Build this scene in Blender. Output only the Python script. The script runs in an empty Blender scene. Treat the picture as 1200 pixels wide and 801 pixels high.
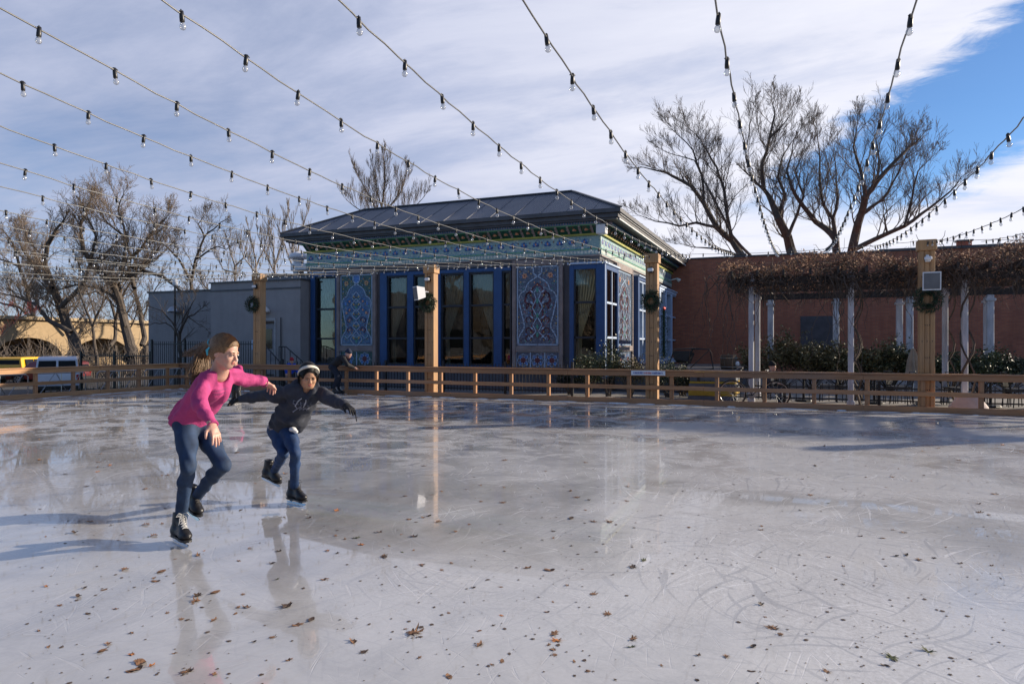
import bpy, math, random
import numpy as np
from mathutils import Vector, Matrix, noise
from mathutils.bvhtree import BVHTree
random.seed(11)
R = math.radians
PI = math.pi
COL = bpy.context.scene.collection
# ---------------------------------------------------------------- survey helpers (world axes follow the rink; camera at 0,0,1.5)
F, Y0, HC = 805., 404., 1.5
TH = math.atan(335/F); CT, ST = math.cos(TH), math.sin(TH)
def ray(px, py):
    a = (px-600)/F
    return Vector((CT*a-ST, ST*a+CT, -(py-Y0)/F))
def at(px, py, Y=None, X=None, z=None, d=None):
    r = ray(px, py)
    k = d if d is not None else (Y/r.y if Y is not None else X/r.x if X is not None else (z-HC)/r.z)
    return Vector((0, 0, HC)) + r*k
def V(*a): return Vector(a)
# camera-aligned unit vectors used to describe the poses of people
CR, CD, UP = V(CT, ST, 0), V(-ST, CT, 0), V(0, 0, 1)
def cv(r, d, u): return CR*r + CD*d + UP*u

# ---------------------------------------------------------------- materials
def new_mat(name):
    m = bpy.data.materials.new(name); m.use_nodes = True
    nt = m.node_tree; b = nt.nodes['Principled BSDF']
    return m, nt, b
def N(nt, t, **kw):
    n = nt.nodes.new(t)
    for k, v in kw.items():
        if k in n.inputs.keys() if hasattr(n.inputs, 'keys') else False: n.inputs[k].default_value = v
        else: setattr(n, k, v)
    return n
def coords(nt, scale=(1, 1, 1), rot=(0, 0, 0), kind='Object'):
    t = nt.nodes.new('ShaderNodeTexCoord'); mp = nt.nodes.new('ShaderNodeMapping')
    mp.inputs['Scale'].default_value = scale; mp.inputs['Rotation'].default_value = rot
    nt.links.new(t.outputs[kind], mp.inputs[0]); return mp.outputs[0]
def noise_n(nt, vec, scale, detail=4, rough=.55, dist=0):
    n = nt.nodes.new('ShaderNodeTexNoise'); n.inputs['Scale'].default_value = scale
    n.inputs['Detail'].default_value = detail; n.inputs['Roughness'].default_value = rough
    n.inputs['Distortion'].default_value = dist
    nt.links.new(vec, n.inputs['Vector']); return n.outputs['Fac']
def ramp(nt, fac, stops, interp='LINEAR'):
    r = nt.nodes.new('ShaderNodeValToRGB'); r.color_ramp.interpolation = interp
    el = r.color_ramp.elements
    while len(el) < len(stops): el.new(.5)
    for e, (p, c) in zip(el, stops):
        e.position = p; e.color = (c[0], c[1], c[2], 1) if hasattr(c, '__len__') else (c, c, c, 1)
    nt.links.new(fac, r.inputs[0]); return r.outputs[0]
def bump(nt, b, h, strength=.3, dist=.01):
    n = nt.nodes.new('ShaderNodeBump'); n.inputs['Strength'].default_value = strength
    n.inputs['Distance'].default_value = dist
    nt.links.new(h, n.inputs['Height']); nt.links.new(n.outputs[0], b.inputs['Normal']); return n
def mix(nt, fac, a, b_, mode='MIX'):
    n = nt.nodes.new('ShaderNodeMix'); n.data_type = 'RGBA'; n.blend_type = mode
    for s, v in ((0, fac), (6, a), (7, b_)):
        if isinstance(v, bpy.types.NodeSocket): nt.links.new(v, n.inputs[s])
        elif s == 0: n.inputs[0].default_value = v
        else: n.inputs[s].default_value = (v[0], v[1], v[2], 1)
    return n.outputs[2]
def math_n(nt, op, a, b_=0., c=0., clamp=False):
    n = nt.nodes.new('ShaderNodeMath'); n.operation = op; n.use_clamp = clamp
    for i, v in enumerate((a, b_, c)):
        if isinstance(v, bpy.types.NodeSocket): nt.links.new(v, n.inputs[i])
        else: n.inputs[i].default_value = v
    return n.outputs[0]
MATS = {}
def mat(name, col, rough=.6, metal=0, var=.25, vs=3., bs=40., bstr=.15, bd=.004, stretch=(1, 1, 1), **kw):
    if name in MATS: return MATS[name]
    m, nt, b = new_mat(name); v = coords(nt, stretch)
    f = noise_n(nt, v, vs, 5, .6)
    lo = [c*(1-var) for c in col]; hi = [min(1, c*(1+var)) for c in col]
    nt.links.new(ramp(nt, f, [(.3, lo), (.7, hi)]), b.inputs['Base Color'])
    b.inputs['Roughness'].default_value = rough; b.inputs['Metallic'].default_value = metal
    if bstr: bump(nt, b, noise_n(nt, v, bs, 3), bstr, bd)
    for k, x in kw.items(): b.inputs[k.replace('_', ' ')].default_value = x
    MATS[name] = m; return m
def wood_mat(name, base, dark, axis):
    m, nt, b = new_mat(name)
    st = {'x': (.6, 9, 9), 'y': (9, .6, 9), 'z': (9, 9, .6)}[axis]
    v = coords(nt, st); g = noise_n(nt, v, 2.2, 6, .65, .6)
    c1 = ramp(nt, g, [(.3, dark), (.55, base), (.8, [x*1.18 for x in base])])
    v2 = coords(nt); k = nt.nodes.new('ShaderNodeTexVoronoi'); k.inputs['Scale'].default_value = 4.2
    k.inputs['Randomness'].default_value = 1; nt.links.new(v2, k.inputs['Vector'])
    kn = ramp(nt, k.outputs['Distance'], [(.05, 1.), (.09, 0.)])
    big = noise_n(nt, v2, .8, 2)
    c2 = mix(nt, kn, c1, (.12, .06, .025))
    c3 = mix(nt, ramp(nt, big, [(.3, .0), (.7, .6)]), c2, [x*.66 for x in base])
    oi = nt.nodes.new('ShaderNodeObjectInfo'); gr = noise_n(nt, v2, .37, 4, .7)
    c3 = mix(nt, ramp(nt, gr, [(.45, 0.), (.75, .55)]), c3, [.5*sum(base)/3+x*.35 for x in base])      # greyed by weather
    hv = nt.nodes.new('ShaderNodeHueSaturation'); nt.links.new(math_n(nt, 'MULTIPLY_ADD', oi.outputs['Random'], .38, .80), hv.inputs['Value']); nt.links.new(c3, hv.inputs['Color']); c3 = hv.outputs[0]
    nt.links.new(c3, b.inputs['Base Color']); b.inputs['Roughness'].default_value = .62
    bump(nt, b, g, .25, .006); MATS[name] = m; return m
M_woodx = wood_mat('wood_along_x', (.42, .205, .09), (.25, .112, .046), 'x')
M_woody = wood_mat('wood_along_y', (.47, .24, .10), (.28, .13, .052), 'y')
M_woodz = wood_mat('wood_upright', (.45, .22, .095), (.27, .12, .048), 'z')
M_postz = wood_mat('post_timber', (.46, .255, .11), (.30, .15, .062), 'z')
M_cable = mat('cable_rubber', (.12, .12, .117), .35, bstr=0)
M_sock = mat('socket_black', (.012, .012, .013), .4, bstr=0)
M_iron = mat('black_iron', (.012, .013, .015), .45)
M_blackp = mat('black_plastic', (.02, .02, .022), .5)
M_stucco = mat('grey_stucco', (.31, .295, .295), .9, var=.10, vs=1.5, bs=60, bstr=.5, bd=.01)
M_stuccod = mat('dark_grey_stucco', (.13, .128, .14), .9, var=.12, vs=1.2, bs=60, bstr=.5, bd=.01)
M_cap = mat('parapet_cap_metal', (.07, .07, .078), .5)
M_bframe = mat('blue_painted_frame', (.012, .062, .19), .45, var=.15)
M_bdark = mat('dark_window_sash', (.012, .016, .026), .45)
M_bedge = mat('pale_trim_and_sunlit_blue', (.42, .52, .68), .5, var=.1)
M_carved = mat('carved_grey_wood', (.27, .225, .215), .7, bs=90, bstr=.8, bd=.02)
M_white = mat('white_paint', (.75, .75, .74), .5, var=.08)
M_offw = mat('white_plastic', (.72, .72, .73), .4, var=.05)
M_steel = mat('galvanised_steel', (.42, .43, .45), .35, .9)
M_skate_metal = mat('blade_steel', (.6, .6, .62), .22, 1, bstr=0)
M_green = mat('wreath_needles', (.018, .045, .018), .6, var=.5, vs=20)
M_red = mat('red_ribbon', (.5, .015, .015), .5)
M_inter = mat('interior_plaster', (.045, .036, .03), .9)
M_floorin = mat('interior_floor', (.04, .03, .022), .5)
M_cloth = mat('curtain_cloth', (.66, .60, .47), .9, var=.2, stretch=(8, 8, .5))
nt_ = M_cloth.node_tree; tr_ = nt_.nodes.new('ShaderNodeBsdfTranslucent'); tr_.inputs[0].default_value = (.75, .68, .52, 1)
ms_ = nt_.nodes.new('ShaderNodeMixShader'); ms_.inputs[0].default_value = .5; nt_.links.new(nt_.nodes['Principled BSDF'].outputs[0], ms_.inputs[1]); nt_.links.new(tr_.outputs[0], ms_.inputs[2]); nt_.links.new(ms_.outputs[0], nt_.nodes['Material Output'].inputs[0])

def streaked(m, dark, amount=.5, sc_=.9):
    nt = m.node_tree; b = nt.nodes['Principled BSDF']; src = b.inputs['Base Color'].links[0].from_socket
    f1 = noise_n(nt, coords(nt, (1.3, 1.3, .12)), 2.6*sc_, 6, .7); f2 = noise_n(nt, coords(nt), .45*sc_, 5, .65)
    f = math_n(nt, 'MULTIPLY', ramp(nt, f1, [(.45, 0.), (.72, 1.)]), amount); c = mix(nt, f, src, dark)
    c = mix(nt, math_n(nt, 'MULTIPLY', ramp(nt, f2, [(.45, 0.), (.7, 1.)]), amount*.6), c, [x*1.5 for x in dark])
    nt.links.new(c, b.inputs['Base Color'])
streaked(M_stucco, (.20, .19, .19), .28); streaked(M_stuccod, (.07, .07, .075), .5); streaked(M_white, (.5, .49, .46), .4)
def glass_mat():
    m, nt, b = new_mat('window_glass'); nt.nodes.remove(b)
    out = nt.nodes['Material Output']
    t = nt.nodes.new('ShaderNodeBsdfTransparent'); t.inputs[0].default_value = (.80, .84, .83, 1)
    g = nt.nodes.new('ShaderNodeBsdfGlossy'); g.inputs['Roughness'].default_value = .02
    fr = nt.nodes.new('ShaderNodeFresnel'); fr.inputs[0].default_value = 1.5
    f2 = math_n(nt, 'MULTIPLY_ADD', fr.outputs[0], 1.1, .01, True)
    v = coords(nt); bp = nt.nodes.new('ShaderNodeBump'); bp.inputs['Strength'].default_value = .12; bp.inputs['Distance'].default_value = .02
    nt.links.new(noise_n(nt, v, 1.3, 2), bp.inputs['Height']); nt.links.new(bp.outputs[0], g.inputs['Normal'])
    mx = nt.nodes.new('ShaderNodeMixShader'); nt.links.new(f2, mx.inputs[0])
    nt.links.new(t.outputs[0], mx.inputs[1]); nt.links.new(g.outputs[0], mx.inputs[2]); nt.links.new(mx.outputs[0], out.inputs[0])
    return m
M_glass = glass_mat()
def bulb_mat():
    m, nt, b = new_mat('clear_bulb_glass'); nt.nodes.remove(b)
    out = nt.nodes['Material Output']
    t = nt.nodes.new('ShaderNodeBsdfTransparent'); t.inputs[0].default_value = (.86, .87, .88, 1)
    g = nt.nodes.new('ShaderNodeBsdfGlossy'); g.inputs['Roughness'].default_value = .08
    d = nt.nodes.new('ShaderNodeBsdfDiffuse'); d.inputs[0].default_value = (.8, .8, .78, 1)
    lw = nt.nodes.new('ShaderNodeLayerWeight'); lw.inputs[0].default_value = .35
    m1 = nt.nodes.new('ShaderNodeMixShader'); m1.inputs[0].default_value = .22
    nt.links.new(t.outputs[0], m1.inputs[1]); nt.links.new(d.outputs[0], m1.inputs[2])
    m2 = nt.nodes.new('ShaderNodeMixShader'); nt.links.new(lw.outputs['Facing'], m2.inputs[0])
    nt.links.new(m1.outputs[0], m2.inputs[1]); nt.links.new(g.outputs[0], m2.inputs[2]); nt.links.new(m2.outputs[0], out.inputs[0])
    return m
M_bulb = bulb_mat()
def brick_mat():
    m, nt, b = new_mat('red_brick')
    v = coords(nt, (1, 1, 1), (PI/2, 0, 0))
    br = nt.nodes.new('ShaderNodeTexBrick'); br.offset = .5
    for k, x in (('Scale', 1.), ('Mortar Size', .008), ('Brick Width', .22), ('Row Height', .075), ('Bias', -.1)): br.inputs[k].default_value = x
    br.inputs['Color1'].default_value = (.56, .185, .095, 1); br.inputs['Color2'].default_value = (.40, .12, .065, 1)
    br.inputs['Mortar'].default_value = (.24, .16, .13, 1)
    nt.links.new(v, br.inputs['Vector'])
    v2 = coords(nt); st = noise_n(nt, v2, .35, 6, .7)
    c = mix(nt, ramp(nt, st, [(.35, 0.), (.7, .6)]), br.outputs['Color'], (.24, .10, .07))
    v3 = coords(nt, (1.2, 1, .25)); st2 = noise_n(nt, v3, 2.2, 5, .7)
    c = mix(nt, ramp(nt, st2, [(.55, 0.), (.75, .35)]), c, (.27, .15, .11))
    nt.links.new(c, b.inputs['Base Color']); b.inputs['Roughness'].default_value = .9
    bump(nt, b, br.outputs['Fac'], -.5, .01); return m
M_brick = brick_mat(); streaked(M_brick, (.20, .08, .05), .5, .7)
def roof_mat(axis):
    m, nt, b = new_mat('ribbed_metal_roof_'+axis)
    v = coords(nt); w = nt.nodes.new('ShaderNodeTexWave'); w.bands_direction = axis.upper(); w.wave_profile = 'SIN'
    w.inputs['Scale'].default_value = 3.4; nt.links.new(v, w.inputs['Vector'])
    n = noise_n(nt, coords(nt, (1, 1, 1)), .9, 5, .6)
    nt.links.new(ramp(nt, n, [(.3, (.125, .128, .150)), (.7, (.165, .168, .19))]), b.inputs['Base Color'])
    b.inputs['Metallic'].default_value = .2; b.inputs['Roughness'].default_value = .55
    bump(nt, b, w.outputs['Fac'], .45, .02); return m
M_roofx, M_roofy = roof_mat('x'), roof_mat('y')

def mosaic_mat(name, c1, c2, c3, c4, scale=22):
    m, nt, b = new_mat(name); v = coords(nt)
    k = nt.nodes.new('ShaderNodeTexVoronoi'); k.inputs['Scale'].default_value = scale; nt.links.new(v, k.inputs['Vector'])
    sp = nt.nodes.new('ShaderNodeSeparateColor'); nt.links.new(k.outputs['Color'], sp.inputs[0])
    big = noise_n(nt, v, 3.5, 3)
    f = math_n(nt, 'MULTIPLY_ADD', sp.outputs[0], .7, math_n(nt, 'MULTIPLY_ADD', big, 1.2, -.45))
    nt.links.new(ramp(nt, f, [(.1, c1), (.42, c2), (.62, c1), (.75, c3), (.92, c4)], 'CONSTANT'), b.inputs['Base Color'])
    b.inputs['Roughness'].default_value = .35
    bump(nt, b, k.outputs['Distance'], .3, .01); MATS[name] = m; return m
M_tblue = mosaic_mat('tile_blue', (.05, .11, .24), (.06, .18, .33), (.18, .26, .38), (.22, .09, .10))
M_tgreen = mosaic_mat('tile_green', (.02, .07, .075), (.03, .11, .10), (.12, .19, .20), (.24, .25, .18))
M_tnight = mosaic_mat('tile_night_blue', (.06, .085, .14), (.09, .13, .20), (.20, .24, .30), (.20, .08, .09))
M_tline = mat('tile_outline_pale_blue', (.34, .46, .62), .4, var=.2, vs=30)
M_tred = mat('tile_crimson', (.13, .026, .04), .4, var=.4, vs=25)
M_tpeach = mat('tile_peach', (.62, .30, .17), .4, var=.3, vs=25)
M_tgold = mat('tile_ochre', (.46, .33, .12), .4, var=.4, vs=25)
M_tmid = mat('tile_mid_blue', (.07, .20, .50), .4, var=.4, vs=25)
M_tsea = mat('tile_sea_green', (.06, .26, .22), .4, var=.4, vs=25)

def frieze_mat(name, bg, bg2, motif, motif2, scale):
    m, nt, b = new_mat(name); v = coords(nt)
    w = nt.nodes.new('ShaderNodeTexVoronoi'); w.inputs['Scale'].default_value = scale; w.inputs['Randomness'].default_value = .35
    nt.links.new(v, w.inputs['Vector'])
    n = noise_n(nt, v, scale*2.2, 4, .6, 1.2)
    base = ramp(nt, n, [(.35, bg), (.5, bg2), (.60, bg)])
    ring = ramp(nt, w.outputs['Distance'], [(.10, 1.), (.16, 0.), (.26, 0.), (.30, 1.), (.37, 0.)])
    c = mix(nt, ring, base, motif)
    c = mix(nt, ramp(nt, n, [(.60, 0.), (.64, .8)]), c, motif2)
    nt.links.new(c, b.inputs['Base Color']); b.inputs['Roughness'].default_value = .5
    bump(nt, b, n, .3, .01); MATS[name] = m; return m
M_fr1 = frieze_mat('painted_floral_frieze', (.17, .33, .36), (.30, .42, .42), (.05, .11, .30), (.60, .62, .54), 3.4)
M_fr2 = frieze_mat('painted_scroll_frieze', (.19, .32, .32), (.28, .40, .38), (.55, .62, .56), (.05, .11, .22), 6.5)
M_fr3 = frieze_mat('painted_green_cove', (.012, .075, .05), (.02, .12, .08), (.05, .16, .20), (.22, .09, .04), 4.)
M_yel = mat('lime_yellow_moulding', (.34, .33, .05), .5)
M_teal = mat('mint_green_trim', (.12, .36, .20), .5)
M_lav = mat('lavender_trim', (.30, .30, .42), .6)
M_soffit = mat('soffit_dark', (.045, .045, .05), .8)
M_tick = mat('dentil_blue', (.05, .16, .30), .5)

# people
M_skin1 = mat('skin_fair', (.56, .31, .23), .5, var=.10, vs=14, bs=120, bstr=.05, Subsurface_Weight=.12, Subsurface_Scale=.02)
M_skin2 = mat('skin_tan', (.50, .27, .16), .5, var=.10, vs=14, bs=120, bstr=.05, Subsurface_Weight=.12, Subsurface_Scale=.02)
M_pink = mat('pink_jersey', (.44, .045, .175), .85, var=.12, vs=9, bs=18, bstr=.6, bd=.014)
M_pinkp = mat('faded_print', (.30, .05, .16), .8)
M_denim = mat('dark_denim', (.014, .036, .085), .8, var=.45, vs=9, bs=160, bstr=.35, bd=.004)
M_denim2 = mat('indigo_denim', (.012, .04, .115), .8, var=.40, vs=9, bs=160, bstr=.35, bd=.004)
M_hood = mat('charcoal_fleece', (.036, .040, .054), .95, var=.25, vs=14, bs=28, bstr=.45, bd=.01)
M_hoodp = mat('hoodie_print', (.22, .23, .29), .8)
M_cord = mat('grey_drawcord', (.42, .43, .46), .7)
M_boot = mat('skate_leather', (.014, .013, .014), .42, var=.4, vs=14, bs=50, bstr=.3)
M_boot2 = mat('skate_grey_panel', (.055, .050, .047), .6)
M_lace = mat('laces_pale', (.55, .54, .52), .8)
M_laced = mat('laces_dark', (.05, .045, .045), .8)
M_lip = mat('lips', (.45, .13, .11), .45)
M_eye = mat('eye_white', (.7, .68, .66), .3)
M_iris = mat('iris_dark', (.03, .018, .012), .25)
def hair_mat(name, a, b2):
    m, nt, b = new_mat(name); v = coords(nt, (3, 3, 3))
    n = noise_n(nt, v, 25, 5, .7, 1.5)
    nt.links.new(ramp(nt, n, [(.3, a), (.7, b2)]), b.inputs['Base Color']); b.inputs['Roughness'].default_value = .55; b.inputs['Specular IOR Level'].default_value = .3
    bump(nt, b, n, .25, .004); MATS[name] = m; return m
M_hair1 = hair_mat('hair_light_brown', (.085, .045, .024), (.27, .165, .085))
M_hair2 = hair_mat('hair_black', (.004, .0035, .003), (.016, .012, .010))
M_band = mat('cream_headband', (.72, .66, .55), .8)
M_glove = mat('black_knit', (.010, .010, .012), .9, bs=80, bstr=.5)
M_navy = mat('navy_beanie', (.01, .02, .05), .9)

def bark_mat(name, a, b2):
    m, nt, b = new_mat(name); v = coords(nt, (1, 1, .25))
    n = noise_n(nt, v, 6, 6, .7)
    nt.links.new(ramp(nt, n, [(.3, a), (.7, b2)]), b.inputs['Base Color']); b.inputs['Roughness'].default_value = .9
    bump(nt, b, n, .8, .05); MATS[name] = m; return m
M_bark = bark_mat('cottonwood_bark', (.05, .040, .033), (.13, .105, .085))
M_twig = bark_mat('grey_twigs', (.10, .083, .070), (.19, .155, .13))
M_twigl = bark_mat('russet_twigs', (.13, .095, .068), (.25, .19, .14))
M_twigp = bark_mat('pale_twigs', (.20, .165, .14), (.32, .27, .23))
M_vine = bark_mat('vine_stems', (.045, .033, .027), (.14, .10, .075))
M_vleaf = mat('dead_vine_leaf', (.30, .155, .085), .85, var=.6, vs=6, bstr=0)
M_shrub = mat('evergreen_leaf', (.055, .075, .030), .5, var=.6, vs=5, bstr=0)
M_shrub2 = mat('olive_leaf', (.14, .115, .045), .6, var=.6, vs=5, bstr=0)
M_shrub3 = mat('dark_leaf', (.022, .035, .018), .5, var=.6, vs=5, bstr=0)

# ---------------------------------------------------------------- mesh helpers
WL = {}
def wl(o): return WL.get(o.name, Vector((0, 0, 0)))
class MB:
    def __init__(s): s.v = []; s.f = []; s.m = []
    def add(s, vs, fs, m=0):
        n = len(s.v); s.v += [tuple(v) for v in vs]; s.f += [tuple(i+n for i in f) for f in fs]; s.m += [m]*len(fs); return s
    def box(s, x0, y0, z0, x1, y1, z1, m=0):
        x0, x1 = min(x0, x1), max(x0, x1); y0, y1 = min(y0, y1), max(y0, y1); z0, z1 = min(z0, z1), max(z0, z1)
        return s.add([(x0,y0,z0),(x1,y0,z0),(x1,y1,z0),(x0,y1,z0),(x0,y0,z1),(x1,y0,z1),(x1,y1,z1),(x0,y1,z1)],
              [(0,3,2,1),(4,5,6,7),(0,1,5,4),(1,2,6,5),(2,3,7,6),(3,0,4,7)], m)
    def bbox(s, x0, y0, z0, x1, y1, z1, b=.006, m=0):      # box with chamfered vertical/horizontal edges
        x0, x1 = min(x0, x1), max(x0, x1); y0, y1 = min(y0, y1), max(y0, y1); z0, z1 = min(z0, z1), max(z0, z1)
        b = min(b, (x1-x0)*.3, (y1-y0)*.3, (z1-z0)*.3)
        pts = []
        for z, i in ((z0, b), (z0+b, 0), (z1-b, 0), (z1, b)):
            a0, a1, c0, c1 = x0+i, x1-i, y0+i, y1-i
            pts += [(a0+b,c0,z),(a1-b,c0,z),(a1,c0+b,z),(a1,c1-b,z),(a1-b,c1,z),(a0+b,c1,z),(a0,c1-b,z),(a0,c0+b,z)]
        fs = [tuple(range(7, -1, -1)), tuple(range(24, 32))]
        for k in range(3):
            for j in range(8): fs.append((k*8+j, k*8+(j+1)%8, k*8+8+(j+1)%8, k*8+8+j))
        return s.add(pts, fs, m)
    def beam(s, a, b, w, h, m=0, up=UP):
        a, b = Vector(a), Vector(b); d = (b-a).normalized(); x = d.cross(up)
        x = x.normalized() if x.length > 1e-4 else V(1, 0, 0); y = x.cross(d)
        q = [a+x*sx*w/2+y*sy*h/2 for sx, sy in ((-1,-1),(1,-1),(1,1),(-1,1))]; r = [p+(b-a) for p in q]
        return s.add(q+r, [(0,1,2,3),(7,6,5,4),(0,4,5,1),(1,5,6,2),(2,6,7,3),(3,7,4,0)], m)
    def tube(s, pts, rad, n=6, m=0, cap=True):
        pts = [Vector(p) for p in pts]; k = len(pts)
        if not hasattr(rad, '__len__'): rad = [rad]*k
        prev = None; vs = []
        for i, p in enumerate(pts):
            d = (pts[min(i+1, k-1)]-pts[max(i-1, 0)])
            d = d.normalized() if d.length > 1e-9 else UP
            if prev is None:
                x = d.cross(V(.3, .2, 1) if abs(d.z) < .9 else V(1, 0, 0)).normalized()
            else:
                x = prev - d*prev.dot(d); x = x.normalized() if x.length > 1e-6 else d.orthogonal().normalized()
            prev = x; y = d.cross(x)
            for j in range(n):
                a = 2*PI*j/n; vs.append(p+(x*math.cos(a)+y*math.sin(a))*rad[i])
        fs = [(i*n+j, i*n+(j+1)%n, (i+1)*n+(j+1)%n, (i+1)*n+j) for i in range(k-1) for j in range(n)]
        if cap and n > 2: fs += [tuple(range(n-1, -1, -1)), tuple(range((k-1)*n, k*n))]
        return s.add(vs, fs, m)
    def lathe(s, prof, o=(0, 0, 0), n=12, m=0, axis=None):
        o = Vector(o); ax = Vector(axis).normalized() if axis else UP
        x = ax.orthogonal().normalized() if axis else V(1, 0, 0); y = ax.cross(x)
        vs = [o+ax*z+(x*math.cos(2*PI*j/n)+y*math.sin(2*PI*j/n))*r for r, z in prof for j in range(n)]
        k = len(prof)
        fs = [(i*n+j, i*n+(j+1)%n, (i+1)*n+(j+1)%n, (i+1)*n+j) for i in range(k-1) for j in range(n)]
        fs += [tuple(range(n-1, -1, -1)), tuple(range((k-1)*n, k*n))]
        return s.add(vs, fs, m)
    def ell(s, c, r, n=10, m=0):
        c = Vector(c); k = n//2+1; vs = []
        for i in range(1, k):
            t = PI*i/k
            for j in range(n):
                a = 2*PI*j/n; vs.append((c.x+r[0]*math.sin(t)*math.cos(a), c.y+r[1]*math.sin(t)*math.sin(a), c.z+r[2]*math.cos(t)))
        fs = [(i*n+j, (i+1)*n+j, (i+1)*n+(j+1)%n, i*n+(j+1)%n) for i in range(k-2) for j in range(n)]
        fs += [tuple(range(n)), tuple(range((k-1)*n-1, (k-2)*n-1, -1))]
        return s.add(vs, fs, m)
    def prism(s, poly, e, m=0):
        poly = [Vector(p) for p in poly]; e = Vector(e); n = len(poly)
        return s.add(poly+[p+e for p in poly], [tuple(range(n-1, -1, -1)), tuple(range(n, 2*n))]+[(j, (j+1)%n, n+(j+1)%n, n+j) for j in range(n)], m)
    def quad(s, a, b, c, d, m=0): return s.add([a, b, c, d], [(0, 1, 2, 3)], m)
    def build(s, name, mats, parent=None, smooth=False, origin=None):
        if not isinstance(mats, (list, tuple)): mats = [mats]
        if parent is None:
            if origin is None:
                a = np.array(s.v); origin = ((a[:, 0].min()+a[:, 0].max())/2, (a[:, 1].min()+a[:, 1].max())/2, a[:, 2].min())
            off = Vector(origin)
        else: off = wl(parent)
        me = bpy.data.meshes.new(name)
        me.from_pydata([(x-off.x, y-off.y, z-off.z) for x, y, z in s.v], [], s.f)
        for q in mats: me.materials.append(q)
        if len(mats) > 1: me.polygons.foreach_set('material_index', s.m)
        if smooth: me.polygons.foreach_set('use_smooth', [True]*len(me.polygons))
        me.update()
        o = bpy.data.objects.new(name, me); COL.objects.link(o)
        if parent is None: o.location = off
        else: o.parent = parent
        WL[o.name] = Vector(off)
        return o
def tag(o, label=None, cat=None, group=None, kind=None):
    if label: o['label'] = label
    if cat: o['category'] = cat
    if group: o['group'] = group
    if kind: o['kind'] = kind
    return o
def thing(name, label, cat, loc=(0, 0, 0), group=None):
    o = bpy.data.objects.new(name, None); COL.objects.link(o); o.location = loc
    o.empty_display_size = .2; WL[o.name] = Vector(loc); return tag(o, label, cat, group)
def copy_tree(o, parent=None, loc=None, rotz=None, label=None):
    c = o.copy(); COL.objects.link(c); c.parent = parent
    if loc is not None: c.location = loc
    if rotz is not None: c.rotation_euler = (0, 0, rotz)
    if label: c['label'] = label
    for ch in list(o.children): copy_tree(ch, c)
    return c
ORD = ['first', 'second', 'third', 'fourth', 'fifth', 'sixth', 'seventh', 'eighth', 'ninth', 'tenth', 'eleventh', 'twelfth', 'thirteenth', 'fourteenth',
       'fifteenth', 'sixteenth', 'seventeenth', 'eighteenth', 'nineteenth', 'twentieth', 'twenty-first', 'twenty-second', 'twenty-third', 'twenty-fourth']
# ================================================================ camera, light, sky
sc = bpy.context.scene
cam = bpy.data.cameras.new('camera'); co = bpy.data.objects.new('camera', cam); COL.objects.link(co)
co.location = (0, 0, HC); co.rotation_euler = (PI/2, 0, TH)
cam.sensor_width = 36; cam.lens = F/1200*36; cam.shift_y = 3.5/1200; cam.clip_start = .05; cam.clip_end = 2000
sc.camera = co
SAZ, SEL = R(38), R(18.8)
SD = V(math.cos(SAZ)*math.cos(SEL), math.sin(SAZ)*math.cos(SEL), math.sin(SEL))
sl = bpy.data.lights.new('sun', 'SUN'); so = bpy.data.objects.new('sun', sl); COL.objects.link(so)
sl.energy = 5; sl.angle = R(.53); sl.color = (1, .86, .68)
so.rotation_euler = SD.to_track_quat('Z', 'Y').to_euler(); so.location = (20, 10, 30)
w = bpy.data.worlds.new('World'); sc.world = w; w.use_nodes = True
nt = w.node_tree; bg = nt.nodes['Background']
sky = nt.nodes.new('ShaderNodeTexSky'); sky.sky_type = 'NISHITA'; sky.sun_disc = False
sky.sun_elevation = SEL; sky.sun_rotation = PI/2-SAZ; sky.altitude = 1600; sky.air_density = 1.15; sky.dust_density = .4; sky.ozone_density = 2.
tc = nt.nodes.new('ShaderNodeTexCoord'); sx = nt.nodes.new('ShaderNodeSeparateXYZ'); nt.links.new(tc.outputs['Generated'], sx.inputs[0])
zc = math_n(nt, 'ADD', math_n(nt, 'MAXIMUM', sx.outputs[2], 0.), .12)
u = math_n(nt, 'DIVIDE', sx.outputs[0], zc); v_ = math_n(nt, 'DIVIDE', sx.outputs[1], zc)
cb = nt.nodes.new('ShaderNodeCombineXYZ'); nt.links.new(u, cb.inputs[0]); nt.links.new(v_, cb.inputs[1])
def wmap(scale, rot):
    mp = nt.nodes.new('ShaderNodeMapping'); mp.inputs['Scale'].default_value = scale; mp.inputs['Rotation'].default_value = (0, 0, rot)
    nt.links.new(cb.outputs[0], mp.inputs[0]); return mp.outputs[0]
def smooth(x, a, b_):
    m = nt.nodes.new('ShaderNodeMapRange'); m.interpolation_type = 'SMOOTHSTEP'
    nt.links.new(x, m.inputs[0]); m.inputs[1].default_value = a; m.inputs[2].default_value = b_; return m.outputs[0]
nA = noise_n(nt, wmap((.9, 2.2, 1), R(-62)), 1.1, 8, .62, .35)      # long streaks
nB = noise_n(nt, wmap((1, 1.6, 1), R(-50)), 4.5, 8, .66, .5)     # fine fibres
nC = noise_n(nt, wmap((1, 1, 1), 0), .7, 3, .5)
s_ = math_n(nt, 'ADD', math_n(nt, 'MULTIPLY', u, .88), math_n(nt, 'MULTIPLY', v_, .47))
t_ = math_n(nt, 'ADD', math_n(nt, 'MULTIPLY', u, -.47), math_n(nt, 'MULTIPLY', v_, .88))
sn = math_n(nt, 'ADD', s_, math_n(nt, 'ADD', math_n(nt, 'MULTIPLY_ADD', nB, .34, -.17), math_n(nt, 'MULTIPLY_ADD', nA, .30, -.15)))
hole = math_n(nt, 'MULTIPLY', smooth(sn, 1.20, 1.33), math_n(nt, 'SUBTRACT', 1., smooth(sn, 1.85, 2.10)))
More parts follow.
